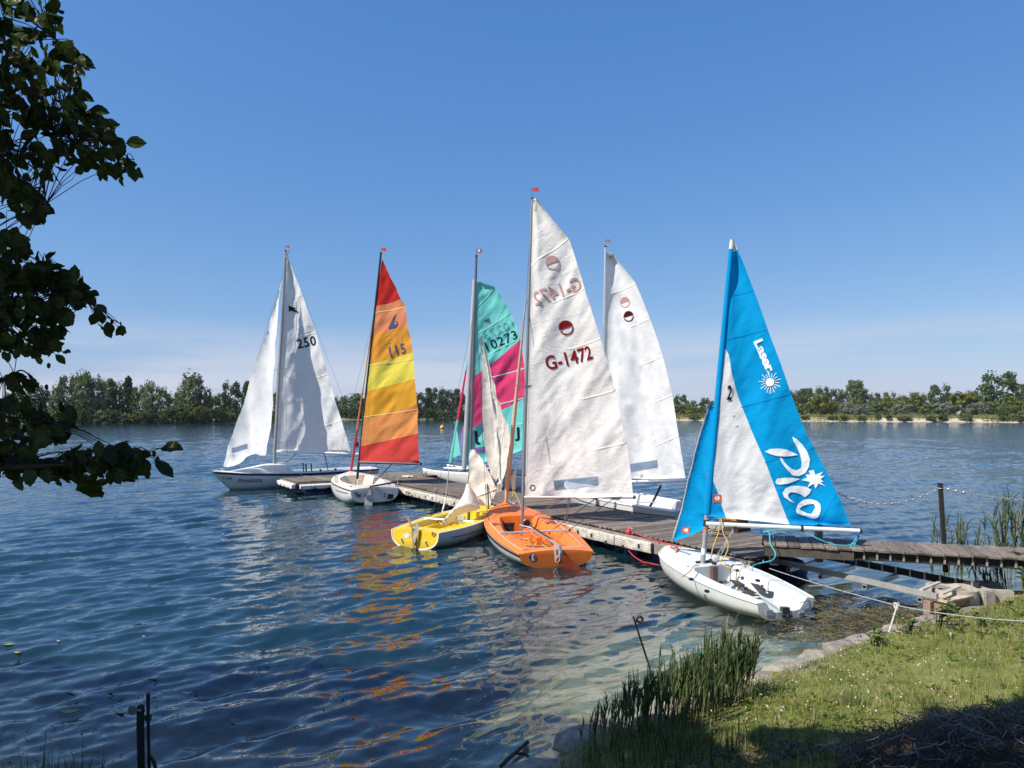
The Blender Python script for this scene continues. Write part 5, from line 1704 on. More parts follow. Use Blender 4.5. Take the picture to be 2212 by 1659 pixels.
S = Sail(aty(1064, 1055, 17.6), aty(1036, 724, 17.0), aty(1101, 960, 16.9), OUT, .10, ((.16, 3.6, .32, .10, 0), (.10, 5, .5, -.15, 1), (.03, 12, 3, .2, 1)), 11, luff=1)
jy = S.lay(bm_poly(OUT), 'jib', CREAM_CLOTH, BY, 4)
MB().tube([jb, jt], .005, 5).build('forestay', M_WIRE, BY)
for sd_ in (1, -1): wire(h.T(.56 * h.L, sd_ * .72, .38), aty(1027, 660, 16.9), BY, name='shroud')
MB().tube([aty(1056, 1135, 16.0), aty(1046, 1010, 16.9)], .006, 5).tube([aty(1056, 1100, 16.3), aty(1053, 1045, 16.6)], .016, 6).ball(aty(1046, 1008, 16.9), .03, 8, sc=(2.2, 1, .4)).build('jib_tackle', M_ROPEK, BY)
wp = aty(954, 1112, 17.6)
tag(MB().tube([wp, aty(963, 1076, 17.9)], .022, 8).build('mooring_pole', mat('cream_tube', (.68, .62, .48), .6, var=.15)), 'short cream pole leaning between the yellow dinghy and the jetty', 'pole')
rope('mooring_rope', [aty(963, 1076, 17.95), aty(966, 1050, 18.6), aty(968, 1030, 19.2), aty(970, 1013, 19.6)], .014, mat('frayed_rope', (.34, .28, .18), .9, var=.3, vscale=30), 'frayed tan rope rising from the cream pole over the jetty')
for i in range(5):
    qq = random.Random(70 + i)
    P = [h.T(qq.uniform(.15, .6) * h.L, qq.uniform(-.36, .36), qq.uniform(.09, .20)) for _ in range(4)]
    MB().tube(bez(P, 5), .007, 5).build('sheet_line', [M_ROPEW, M_ROPEK][i % 2], BY)
for y_ in (.5, -.5): MB().tube(bez([h.T(.62 * h.L, y_ * 1.2, .42), h.T(.5 * h.L, y_ * 1.3, .40), h.T(.42 * h.L, y_ * 1.0, .3), h.T(.38 * h.L, y_ * .7, .12)], 5), .006, 5).build('jib_sheet', M_ROPEK, BY)
rope('mooring_rope', [h.T(.45 * h.L, .72, .37), aty(975, 1092, 17.2), aty(1005, 1070, 17.5), J(-14.9, 9.6, .47)], .007, M_ROPEK, 'dark mooring rope from the yellow dinghy gunwale up to the jetty')
fc = J(-14.35, 9.30, .30)
tag(MB().ball(fc, .11, 12, sc=(1, 1, 1.25)).tube([fc + UP * .13, fc + UP * .20], [.03, .02], 6).build('fender', mat('pink_fender', (.55, .22, .24), .5, var=.2, vscale=5)), 'faded pink ball fender on the jetty edge between the yellow and orange bows', 'fender')

# ------------------------------------------------------------------ white boat with the rainbow sail
BM_ = thing('sailing_dinghy', 'white round-bowed dinghy with the red, orange and yellow sail numbered 115', 'sailboat', (-5, 23.6, 0), 'sailing boats moored at the jetty')
h = Hull(BM_, (-4.23, 22.0), (-5.75, 25.4), 3.75, (.74, .84, .93, .95, .84, .56, .07), (.46, .47, .50, .53, .58, .64, .69), (.06, -.12, -.2, -.2, -.15, -.02, .2), nexp=(3.2, 1.7), trake=.03)
ho = h.outer(GEL_WHITE)
h.deck(GEL_CREAM, (.20, .78), interp((.15, .25, .45, .65, .80), (.30, .50, .62, .58, .28)), .16, .06, .03, .10, bevel=.03, transom=GEL_WHITE)
h.rail(.017, BLACKINK, dz=-.01)
trm = [c for c in BM_.children if c.name.startswith('transom')][0]
for sd_ in (-1, 1): h.stripe(.20, .25, .06, .38, sd_, mat('grey_line', (.12, .12, .13), .5))
decal(trm, bm_text('M\u00dcRI', 784, 1069.5, 26, 9, -1, .012), 'boat_name', mat('brown_print', (.20, .05, .04), .5), BM_, .006)
decal(trm, bm_poly([(837, 1067), (850, 1067.5), (849.5, 1079), (836.5, 1078)]), 'vent', INSIDE_DARK, BM_, .006)
decal(trm, bm_poly([(829.5, 1064), (833, 1063.5), (833, 1074), (830, 1074.5)]), 'vent_slot', mat('grey_slot', (.28, .28, .28), .5), BM_, .006)
decal(trm, bm_poly([(763, 1063), (773, 1063), (777, 1071), (781, 1076), (774, 1076), (768, 1072)]), 'step_recess', mat('grey_slot', (.28, .28, .28), .5), BM_, .005)
PB = h.T(-.12, 0, 0); PN = (h.hd + Vector((.12, 0, 0))).normalized()
def slab(name, pix, P, n, th, m, parent):
    a = [onp(px, py, P, n) for px, py in pix]
    k = len(a)
    V = [p + n * (th * e) for e in (-1, 1) for p in a]
    return add(name, V, [tuple(range(k - 1, -1, -1)), tuple(range(k, 2 * k))] + [(j, (j + 1) % k, k + (j + 1) % k, k + j) for j in range(k)], m, parent, smooth=False)
rud = slab('rudder_blade', [(789, 1074), (805, 1075), (804, 1090), (803.5, 1104), (788, 1104), (787.5, 1090)], PB, PN, .018, mat('grey_white_board', (.62, .62, .57), .45, var=.08), BM_)
slab('rudder_head', [(799, 1049), (806, 1051), (805, 1074), (805, 1078), (790, 1076), (790, 1069), (796, 1056)], PB - PN * .02, PN, .026, M_ALUG, BM_)
slab('head_opening', [(797, 1058), (802, 1058), (802, 1070), (793.5, 1070)], PB - PN * .05, PN, .004, mat('grey_pale', (.5, .5, .5), .5), BM_)
bar('tiller', onp(801, 1051, PB, PN), onp(862, 1040, h.T(.35, 0, 0), h.hd), .05, .05, mat('dark_red_wood', (.12, .012, .012), .4, var=.2, coat=.3), BM_)
for y_ in (.62, -.60):
    c = h.T(.16 * h.L, y_, .50)
    MB().tube([c - h.hd * .12 + UP * .02, c + h.hd * .12 + UP * .02], .012, 6).tube([c - h.hd * .04, c - h.hd * .04 + UP * .03], .01, 6).tube([c + h.hd * .04, c + h.hd * .04 + UP * .03], .01, 6).build('deck_cleat', M_BLACK, BM_)
for y_, q_ in ((.86, .42), (-.74, .02)):
    b_ = h.T(q_ * h.L, y_, h.sh(q_))
    MB().tube(bez([b_, b_ + UP * .26, b_ + h.hd * .22 + UP * .27, b_ + h.hd * .25 + UP * .02], 5), .012, 6).build('rail_hoop', M_STEEL, BM_)
MB().box(h.T(.60 * h.L, 0, .36), h.hd * .10, h.pt * .08, UP * .22).build('mast_step', GEL_CREAM, BM_, smooth=False)
mp_ = h.T(.66 * h.L, 0, .2)
mt_ = aty(823, 546, 24.2)
M_BLKMAST = mat('black_mast', (.02, .022, .025), .4, .3, var=.1)
mb0 = aty(769, 1048, 24.2)
mast(BM_, Vector((mb0.x, mb0.y, .18)), mt_, .042, .034, M_BLKMAST)
burgee(BM_, mt_, RED_FLAG, .16, .12, .06, Vector((1, -.1, -.12)))
gp, ce = aty(776, 999, 24.15), aty(911, 1002, 23.5)
bmo = MB().tube([gp, ce], .040, 10).build('boom', M_BLKMAST, BM_)
L_edge = [(825, 560), (818, 610), (811, 662), (804, 723), (797, 787), (791, 845), (785.3, 907), (780, 950), (777, 996)]
R_edge = [(827, 560), (846, 602), (867.6, 646.6), (878, 664), (881.8, 704), (893.5, 760.6), (898, 818), (901, 848), (902.9, 873.7), (905, 936), (907.6, 1000)]
OUT = R_edge + L_edge[::-1]
S = Sail(gp, mt_, ce, OUT, .10, ((.07, 1.3, .5, .1, 0), (.10, 2.4, .8, -.7, 1), (.05, 4.5, 1.2, -.75, 1)), 21, pulls=((907, 1000, 26, .05), (778, 997, 30, .06)))
RB_ = [('panel_red', (.52, .035, .028)), ('panel_peach', (.78, .28, .13)), ('panel_amber', (.80, .34, .05)), ('panel_lemon', (.84, .70, .10)), ('panel_marigold', (.80, .38, .04)), ('panel_apricot', (.80, .31, .10)), ('panel_coral', (.64, .07, .06))]
sl = None
seg = [((825, 560), (827, 560)), ((811, 662), (867.6, 646.6)), ((804, 723), (881.8, 704)), ((797, 787.7), (893.5, 760.6)), ((791, 845.3), (898, 818.3)), ((785.3, 907.9), (902.9, 873.7)), ((779, 964), (905, 936)), ((777, 996), (907.6, 1000))]
ct = {'panel_red': 'deep red head panel', 'panel_peach': 'peach panel with the blue crest', 'panel_amber': 'amber panel with the number', 'panel_lemon': 'lemon yellow panel', 'panel_marigold': 'marigold panel', 'panel_apricot': 'apricot panel', 'panel_coral': 'coral red foot panel'}
sail_root = S.lay(bm_poly([(776, 999), (908, 1002.5), (907.6, 1000), (777, 996)]), 'mainsail', SEAM, BM_, 8)
for i, (nm, c) in enumerate(RB_):
    (a0, b0), (a1, b1) = seg[i], seg[i + 1]
    rp = [p for p in R_edge if b0[1] + 1 < p[1] < b1[1] - 1 and not (abs(p[0] - b0[0]) < 1)]
    lp = [p for p in L_edge if a0[1] + 1 < p[1] < a1[1] - 1]
    S.lay(bm_poly([a0, b0] + rp + [b1, a1] + lp[::-1]), 'sail_panel', cloth(nm, c, .38, .5, .05), sail_root, 4).__setitem__('label', ct[nm])
S.lay(bm_text('115', 857.5, 755.5, 36, 23, 13, .02, spacing=1.1), 'sail_number', INK_BLUE, sail_root, 3, .02)
S.lay(bm_poly([(858, 675), (853, 685), (850.5, 692), (850.5, 698), (853, 702), (856, 700), (857.5, 697), (856, 694.5), (853.6, 695.6), (854.6, 692.8), (857.6, 693), (859.4, 697), (858.4, 702), (854, 706.5), (848, 708), (838, 710), (842, 699), (848, 687)]), 'emblem', INK_BLUE, sail_root, 3, .02)
S.lay(bm_text('115', 850, 729, 34, 22, 13, .02, mirror=True), 'sail_number', mixink('amber_shadow_print', (.66, .28, .06)), sail_root, 4, .010).__setitem__('label', 'faint mirrored number showing through the cloth')
for L_ in ([(807, 676), (880, 663)], [(797, 790), (902, 776)], [(786, 901), (907, 884)]): S.line(L_, 2.4, 'batten', cloth('batten_warm', (.80, .50, .24), .2, .2, .05), sail_root, .014)
fb, ft = h.T(.98 * h.L, 0, .72), aty(806, 690, 24.5)
for nm, a_, b_, c in (('furled_jib', 0, .28, (.50, .07, .05)), ('furled_jib', .28, .55, (.70, .24, .12)), ('furled_jib', .55, .8, (.74, .50, .10)), ('furled_jib', .8, 1, (.62, .22, .12))):
    MB().tube([fb.lerp(ft, a_ + (b_ - a_) * i / 5) for i in range(6)], [.032 * (1.15 - (a_ + (b_ - a_) * i / 5)) + .008 for i in range(6)], 7, cap=False).build(nm, cloth('roll%d' % int(a_ * 100), c, .2, .3, .1), BM_)
MB().tube([ft, aty(820, 580, 24.3)], .004, 4).build('forestay', M_WIRE, BM_)
for sd_ in (1, -1): wire(h.T(.55 * h.L, sd_ * .90, .55), aty(808, 680, 24.2), BM_, name='shroud')
sp = aty(789, 851, 24.2)
MB().tube([sp, sp + h.pt * .55], .010, 5).tube([sp, sp - h.pt * .5], .010, 5).build('spreader', M_BLKMAST, BM_)
pulley(gp.lerp(ce, .52) - UP * .04, h.T(.30 * h.L, -.2, .5), BM_, .006, M_ROPEK, 3, 'mainsheet')
pulley(gp.lerp(ce, .28) - UP * .04, h.T(.62 * h.L, -.05, .5), BM_, .005, M_ROPER, 2)

# ------------------------------------------------------------------ white sloop
BP = thing('sailing_yacht', 'largest white sloop with a low cabin, loose white jib and the sail numbered 250', 'sailboat', (-8.4, 27.9, 0), 'sailing boats moored at the jetty')
h = Hull(BP, (-5.95, 30.05), (-10.8, 25.75), 6.5, (.62, .80, .93, .93, .72, .38, .03), (.50, .50, .50, .52, .57, .63, .69), (-.08, -.22, -.3, -.3, -.25, -.18, -.05), nexp=(2.4, 1.7), rake=.70)
ho = h.outer(mat('white_hull_worn', (.70, .72, .71), .35, grime=.5, var=.08, vscale=2, coat=.2))
h.deck(mat('grey_white_deck', (.66, .66, .64), .5, var=.08), (.06, .55), interp((0, .2, .5, .6), (.34, .46, .46, .36)), .25, .05, .02, .06, transom=GEL_WHITE)
for sd_ in (-1, 1): h.stripe(.0, .085, 0, .995, sd_, mat('navy_band', (.008, .010, .022), .45), .008, 'sheer_band')
h.rail(.020, mat('navy_band', (.008, .010, .022), .45), dz=-.005)
# cabin: a low blister from the mast forward
V, F = [], []
qs = np.linspace(.56, .90, 14)
for i, q_ in enumerate(qs):
    f_ = (q_ - .56) / .34
    hh = .30 * (min(1, f_ / .12) ** .6) * (1 - max(0, (f_ - .36) / .64) ** 1.1) + .015
    B = h.hb(q_) * .66
    for j in range(11):
        a_ = math.pi * j / 10
        V.append(h.T(q_ * h.L, B * math.cos(a_) * (1.0), h.sh(q_) + .03 + hh * math.sin(a_) ** .55))
for i in range(13):
    for j in range(10): F.append((i * 11 + j, i * 11 + j + 1, (i + 1) * 11 + j + 1, (i + 1) * 11 + j))
F.append(tuple(range(10, -1, -1)))
add('cabin', V, F, mat('cream_white_cabin', (.80, .78, .70), .4, var=.05, coat=.2), BP, sharp=50)
decal(ho, bm_text('Primadonna', 540, 1037.5, 53, 9.5, 2.0, .012, shear=.35), 'boat_name', BLACKINK, BP, .006, 2)
decal(ho, bm_text('R  3455', 491.5, 1033, 19, 5.5, -2, .012), 'registration', BLACKINK, BP, .006, 2)
mt_ = aty(617, 542, 27.2); mb0 = aty(592, 1006, 27.2)
mast(BP, mb0, mt_, .062, .045, mat('silver_mast', (.36, .36, .35), .38, .55, var=.08))
burgee(BP, mt_, RED_FLAG, .14, .10, .12, Vector((1, -.1, -.05)))
MB().tube([mt_ - UP * .3 + Vector((.02, -.05, 0)), mt_ + Vector((.14, 0, .06))], .02, 6).build('mast_crane', M_ALUG, BP)
gp, ce = aty(598, 975, 27.15), aty(775, 981, 27.4)
bmo = MB().tube([gp, ce], .05, 10).build('boom', M_WHITEALU, BP)
OUT = [(616, 562), (621.8, 556), (630, 575), (642, 605), (654.7, 638), (668, 678), (681.8, 718), (695, 763), (708.8, 810), (719, 845), (728, 878), (739, 910), (748.8, 940), (757, 969), (756, 976), (700, 976), (640, 974.5), (598.5, 974), (601, 900), (606, 780), (611, 660)]
S = Sail(gp, mt_, ce, OUT, .22, ((.14, .8, .35, .1, 0), (.11, 1.8, .5, -.4, 1), (.05, 3.5, 1.2, .3, 1), (.025, 6, 2.4, -.4, 1)), 31, pulls=((757, 974, 30, .06), (599, 974, 28, .05)))
sl = S.lay(bm_poly(OUT), 'mainsail', WHITE_CLOTH, BP, 5)
for L_, w_ in (([(621, 644), (654, 637)], 2.6), ([(638, 729), (681.5, 718)], 2.8), ([(666, 820), (708.5, 808)], 2.8), ([(692, 923), (737, 908)], 2.8)): S.line(L_, w_, 'batten', BATTEN, sl, .014)
for L_ in ([(604, 760), (690, 742)], [(601, 870), (725, 860)], [(600, 955), (750, 940)]): S.line(L_, 1.0, 'seam', SEAM, sl, .005)
S.lay(bm_text('250', 660.6, 738.5, 42, 21, 12, .012, spacing=1.05), 'sail_number', INK_BLACK, sl, 3, .018)
S.lay(bm_text('250', 652, 712, 32, 17, 12, .012, mirror=True), 'sail_number', mixink('pale_print', (.68, .69, .70)), sl, 4, .010).__setitem__('label', 'faint mirrored number showing through the cloth')
S.lay(bm_poly([(622, 659), (626, 661), (631, 662), (636, 664), (640, 666.5), (634, 666), (637, 669), (645.6, 674.5), (638, 673.5), (631, 671.5), (626, 670), (622, 674), (623, 668)]), 'emblem', INK_BLACK, sl, 3, .018)
OUT = [(609, 604), (606, 622), (602, 652), (597, 723), (592, 780), (587, 840), (588, 869), (585, 923), (580, 955), (575, 984), (562, 984), (552, 980), (540, 982), (531, 989), (526.5, 996), (518, 1002), (508, 1006.6), (495, 1009), (484, 1009), (495, 972), (515, 908), (540, 827), (570, 730), (592, 659)]
jt, jb = aty(609, 602, 27.0), aty(481, 1016, 26.05)
S = Sail(aty(484, 1009, 26.1), jt, aty(575, 984, 25.8), OUT, .05, ((.20, 1.2, .22, .25, 0), (.12, 2.2, .4, .30, 1), (.04, 5, 1.6, .3, 1)), 35, luff=1)
bm = bm_poly(OUT); W = [(504, 969), (531, 958.5), (532.4, 968), (504.5, 978.4)]
cut_window(bm, W)
jl = S.lay(bm, 'jib', WHITE_CLOTH, BP, 6)
S.lay(bm_poly([(503, 968), (532, 957.5), (533.4, 969), (503.5, 979.4)]), 'sail_window', window_mat(), jl, 5, .004)
MB().tube([jb, aty(612, 592, 27.1)], .006, 5).build('forestay', M_WIRE, BP)
MB().tube([jb - UP * .12, jb + UP * .02], [.03, .035], 8).tube([jb + UP * .02, jb + UP * .06], .055, 10).build('furler_drum', M_ALU, BP)
for sd_ in (1, -1): wire(h.T(.62 * h.L, sd_ * .86, .55), aty(611, 650, 27.2), BP, .005, name='shroud')
sp = aty(603, 798, 27.2)
MB().tube([sp + h.pt * .62, sp, sp - h.pt * .62], .012, 6).build('spreader', M_ALUG, BP)
MB().tube([mt_, h.T(0.02, 0, .5)], .004, 4).build('backstay', M_WIRE, BP)
pulley(gp.lerp(ce, .58) - UP * .05, h.T(.30 * h.L, 0, .45), BP, .007, M_ROPEK, 3, 'mainsheet')
MB().tube(bez([gp.lerp(ce, .23) - UP * .05, gp.lerp(ce, .14) - UP * .35, mb0 + Vector((.15, -.05, .1))], 6), .022, 6).build('kicking_strap', M_ROPEW, BP)
for q_, y_ in ((.49, .62), (.455, .60), (.47, .1)):
    b_ = h.T(q_ * h.L, y_, .5)
    MB().tube([b_, b_ + UP * .36 + Vector((-.03, 0, 0))], .026, 7).build('winch_handle', M_BLACK, BP)
for q_, y_ in ((.40, .62), (.30, .60)): MB().tube([h.T(q_ * h.L, y_, .52), h.T(q_ * h.L, y_, .62)], [.05, .04], 10).build('winch', M_BLACK, BP)
rope('mooring_rope', [h.T(.55 * h.L, .80, .53), J(-26.5, 7.6, .46), J(-26.3, 8.2, .47)], .010, M_ROPEG, 'grey mooring rope from the sloop to the jetty end')
for i, (a_, b_) in enumerate((((567, 1003), (577, 1046)), ((571, 1004), (585, 1052)))):
    MB().tube(bez([aty(*a_, 26.75), aty((a_[0] + b_[0]) / 2 - 2, (a_[1] + b_[1]) / 2, 26.6), aty(*b_, 26.55)], 5), .007, 5).build('jib_sheet', M_ROPEG, BP)

# ------------------------------------------------------------------ white dinghy beyond the jetty
BW = thing('sailing_dinghy', 'pale grey-white dinghy moored on the far side of the jetty under a plain white sail', 'sailboat', J(-14.5, 12.7, 0), 'sailing boats moored at the jetty')
h = Hull(BW, J(-12.1, 12.75).xy, J(-17.2, 12.72).xy, 5.1, (.66, .76, .84, .83, .66, .40, .05), (.50, .51, .53, .56, .61, .67, .73), (-.03, -.13, -.18, -.18, -.13, -.04, .12))
ho = h.outer(mat('grey_white_hull', (.62, .62, .60), .4, var=.06, vscale=3, coat=.2))
h.deck(mat('grey_interior', (.50, .49, .50), .5, var=.08), (.04, .66), interp((0, .3, .66), (.52, .66, .5)), .20, .04, .01, .1, transom=GEL_GREY)
h.rail(.024, mat('white_gunwale', (.82, .82, .80), .4, var=.05))
for sd_ in (-1, 1): h.stripe(.22, .255, .0, .96, sd_, BLACKINK)
mt_ = aty(1308, 533, 19.9); mb0 = aty(1298, 1085, 19.9)
mast(BW, Vector((mb0.x, mb0.y, .2)), mt_, .042, .036, M_ALU)
burgee(BW, mt_, mat('maroon_flag', (.30, .16, .14), .8), .12, .09, .12)
gp, ce = aty(1300, 1041, 19.85), aty(1485, 1037, 19.0)
MB().tube([gp, ce], .032, 10).build('boom', M_WHITEALU, BW)
OUT = [(1310, 546), (1321, 545.5), (1347, 578), (1373, 611), (1390, 650), (1405, 689), (1420, 730), (1433, 770), (1444, 811), (1454, 852.6), (1461, 896), (1468, 940), (1475, 985), (1482.5, 1032), (1420, 1034), (1360, 1034), (1302, 1034), (1303, 900), (1305, 760), (1308, 640)]
S = Sail(gp, mt_, ce, OUT, .14, ((.34, 1.3, .16, .0, 0), (.12, 2.0, .4, .2, 1), (.05, 4, 1.4, .4, 1), (.02, 8, 3, .2, 1)), 41, pulls=((1482, 1033, 28, .05), (1302, 1034, 28, .05)))
bm = bm_poly(OUT); W = [(1338, 1007), (1420, 993.7), (1421, 1009.5), (1338, 1024)]
cut_window(bm, W)
sl = S.lay(bm, 'mainsail', WHITE_CLOTH, BW, 5)
S.lay(bm_poly([(1337, 1006), (1421, 992.7), (1422, 1010.5), (1337, 1025)]), 'sail_window', window_mat(), sl, 8, .004)
for L_ in ([(1308, 636), (1373, 612)], [(1361, 704), (1404.5, 689)], [(1382, 788), (1433, 770)], [(1401, 874), (1454, 853)], [(1415.5, 963), (1468, 941)]): S.line(L_, 3, 'batten', BATTEN, sl, .014)
S.lay(bm_poly([(1310, 548), (1321, 546), (1311, 561)]), 'head_patch', mat('orange_patch', (.62, .24, .02), .7), sl, 4, .008)
emblem(S, 1347, 651, 11.5, INK_MAROON_F, sl, .010, ang=.25)
emblem(S, 1355.5, 682, 11.5, mixink('dark_maroon_print', (.06, .012, .012)), sl, .010, ang=.25)
S.lay(bm_ring([(1413, 943), (1417, 948), (1413, 953), (1409, 948)], [(1413, 946.4), (1414.4, 948), (1413, 949.6), (1411.6, 948)], 8), 'sail_badge', BATTEN, sl, 4, .012)
for sd_ in (1, -1): wire(h.T(.6 * h.L, sd_ * .80, .58), aty(1304, 690, 19.9), BW, name='shroud')
MB().tube(bez([h.T(.30 * h.L, .1, .30), h.T(.26 * h.L, .05, .62), h.T(.22 * h.L, .0, 1.0)], 6), [.03] * 12 + [.02], 7).build('tiller', mat('dark_blue_board', (.02, .025, .04), .5), BW)
MB().tube(bez([h.T(.32 * h.L, .3, .52), h.T(.28 * h.L, .2, .56), h.T(.25 * h.L, .05, .54)], 5), .016, 6).build('rope_bundle', M_ROPEW, BW)

# ------------------------------------------------------------------ catamaran
cb = Vector((-3.45, 27.55, 0)); cd = Vector((.95, -.31, 0)).normalized(); cp = Vector((.31, .95, 0)).normalized()
BC = thing('catamaran', 'white catamaran with the turquoise and pink sail numbered 10273 nosed onto the jetty', 'sailboat', cb + cd * 2.5 + cp * 1.2, 'sailing boats moored at the jetty')
for off in (0, 2.35):
    b_ = cb + cp * off
    e_ = b_ + cd * 5.0
    h = Hull(BC, e_.xy, b_.xy, 5.0, (.14, .19, .21, .20, .16, .09, .015), (.40, .44, .50, .52, .54, .58, .64), (-.12, -.14, -.10, 0, .16, .36, .50), nexp=(2.6, 1.8), rake=.06)
    h.outer(GEL_WHITE)
    h.deck(GEL_WHITE, (.001, .002), lambda q: .02, .40, .03, 0, .01, bevel=0, transom=GEL_WHITE)
for d_, z_ in ((1.55, .60), (3.7, .52)):
    MB().tube([cb + cd * d_ - cp * .06 + UP * z_, cb + cd * d_ + cp * 2.41 + UP * z_], .042, 10).build('cross_beam', M_ALUG, BC)
V = [cb + cd * a_ + cp * b_ + UP * .55 for a_, b_ in ((1.6, .22), (3.66, .22), (3.66, 2.13), (1.6, 2.13))]
add('trampoline', V, [(0, 1, 2, 3)], mat('dark_mesh', (.05, .045, .055), .8, var=.2, vscale=30), BC, smooth=False)
MB().tube([cb + cd * .35 + UP * .62, cb + cd * .35 + cp * 2.35 + UP * .62], .02, 8).build('bow_bar', M_ALU, BC)
MB().tube([cb + cd * .35 + cp * 1.17 + UP * .62, cb + cd * 1.55 + cp * 1.17 + UP * .60], .02, 8).build('bow_bar', M_ALU, BC)
for off in (.35, 2.0):
    MB().box(cb + cd * 4.2 + cp * off + UP * .62, cd * .5, cp * .12, UP * .10).build('stern_locker', GEL_GREY, BC, smooth=False)
mb0, mt_ = aty(1002, 1022, 27.9), aty(1024.5, 604, 27.9)
MB().tube([mb0.lerp(mt_, i / 6) for i in range(7)], [.095, .095, .095, .09, .085, .08, .07], 12).build('mast', mat('light_grey_mast', (.50, .50, .52), .42, .45, var=.06), BC)
MB().tube([mb0 - UP * .15, mb0], [.03, .05], 8).build('mast_foot', M_BLACK, BC)
ce = aty(1128.5, 975, 27.6)
TURQ = cloth('panel_turquoise', (.22, .74, .66), .4, .5, .05); PINK = cloth('panel_pink', (.84, .07, .20), .4, .5, .05); PURP = cloth('panel_purple', (.28, .20, .50), .4, .4, .05)
L_edge = [(1028, 608), (1025, 680), (1022, 740), (1019, 816), (1014, 880), (1010.8, 928), (1008, 970), (1006, 1007)]
R_edge = [(1033, 606.6), (1068, 619.6), (1086, 646), (1103.7, 675), (1115, 702), (1124.5, 733.7), (1134, 797), (1134, 830), (1132, 861), (1130, 921), (1128.5, 971.5), (1101.5, 983)]
OUT = R_edge + L_edge[::-1]
S = Sail(aty(1006, 1007, 27.9), mt_, ce, OUT, .2, ((.10, .9, .4, .1, 0), (.11, 2.4, .8, -.6, 1), (.05, 5, 1.6, -.6, 1)), 51)
sr = S.lay(bm_poly([(1028, 608), (1033, 606.6), (1068, 619.6), (1086, 646), (1103.7, 675), (1115, 702), (1124.5, 733.7), (1090, 761), (1059, 786.6), (1019, 816), (1022, 740), (1025, 680)]), 'mainsail', TURQ, BC, 4)
S.lay(bm_poly([(1124.5, 733.7), (1134, 797), (1134, 830), (1132, 861), (1087, 883.6), (1042.5, 911.8), (1010.8, 928), (1014, 880), (1019, 816), (1059, 786.6), (1090, 761)]), 'sail_panel', PINK, sr, 4).__setitem__('label', 'bright pink middle panel')
S.lay(bm_poly([(1132, 861), (1130, 921), (1128.5, 971.5), (1101.5, 983), (1050, 997), (1006, 1007), (1008, 970), (1010.8, 928), (1042.5, 911.8), (1087, 883.6)]), 'sail_panel', TURQ, sr, 7).__setitem__('label', 'turquoise foot panel')
S.lay(bm_poly([(1022, 968), (1062, 962), (1062, 972), (1022, 980)]), 'sail_panel', PURP, sr, 7, .008).__setitem__('label', 'purple stripe')
for L_ in ([(1027, 668), (1067, 622)], [(1030, 721), (1103, 676)], [(1048, 767), (1125, 730)], [(1060, 815), (1133, 796)], [(1045, 880), (1133, 860)], [(1012, 930), (1130, 915)]): S.line(L_, 2.4, 'batten', cloth('batten_mint', (.30, .74, .66), .2, .2, .05), sr, .02)
S.lay(bm_text('10273', 1082, 735, 73, 20, 21.5, .004, spacing=1.08), 'sail_number', INK_BLACK, sr, 3, .022)
S.lay(bm_text('10273', 1075.5, 711, 70, 18, 22, .002, mirror=True, spacing=1.08), 'sail_number', mixink('teal_print', (.11, .38, .36)), sr, 3, .02).__setitem__('label', 'faint mirrored number showing through the cloth')
S.lay(bm_poly([(1043, 693), (1056, 686), (1056, 696)]), 'emblem', mixink('purple_print', (.10, .10, .22)), sr, 3, .022)
for px, py in ((1030, 946), (1117, 938)): S.lay(bm_text('J', px, py, 11, 30, 4, .03, mirror=px < 1100), 'sail_letter', INK_BLACK, sr, 3, .022)
fb, ft = aty(974, 1000, 28.4), aty(1012, 768, 27.9)
for a_, b_, m in ((0, .40, TURQ), (.40, .86, PINK), (.86, 1, TURQ)):
    MB().tube([fb.lerp(ft, a_ + (b_ - a_) * i / 5) for i in range(6)], [.075 * (1.08 - .75 * (a_ + (b_ - a_) * i / 5)) for i in range(6)], 7, cap=False).build('furled_jib', m, BC)
MB().tube([aty(970, 1010, 28.5), fb], .012, 5).tube([ft, aty(1024, 690, 27.9)], .006, 5).build('forestay', M_WIRE, BC)
pj = [aty(986, 922, 28.2), aty(995, 982, 28.0), aty(976, 990, 28.35)]
add('jib_clew', pj, [(0, 1, 2)], TURQ, BC, smooth=False)
add('jib_clew', [aty(1000, 920, 28.1), aty(1003, 925, 28.0), aty(996, 966, 28.0), aty(993, 960, 28.1)], [(0, 1, 2, 3)], PURP, BC, smooth=False)
for px in (940, 1010): MB().tube([aty(974, 1004, 28.4), cb + cd * .35 + cp * (0.05 if px < 1000 else 2.3) + UP * .64], .008, 5).build('bridle', M_WIRE, BC)
for off in (0, 2.35): wire(cb + cd * 2.2 + cp * off + UP * .55, aty(1020, 690, 27.9), BC, .005, name='shroud')
rope('mooring_rope', [cb + cd * .1 + UP * .6, J(-24.6, 11.1, .47), J(-24.4, 10.8, .47)], .012, M_ROPEW, 'pale rope from the near catamaran bow to the rope heap on the jetty')

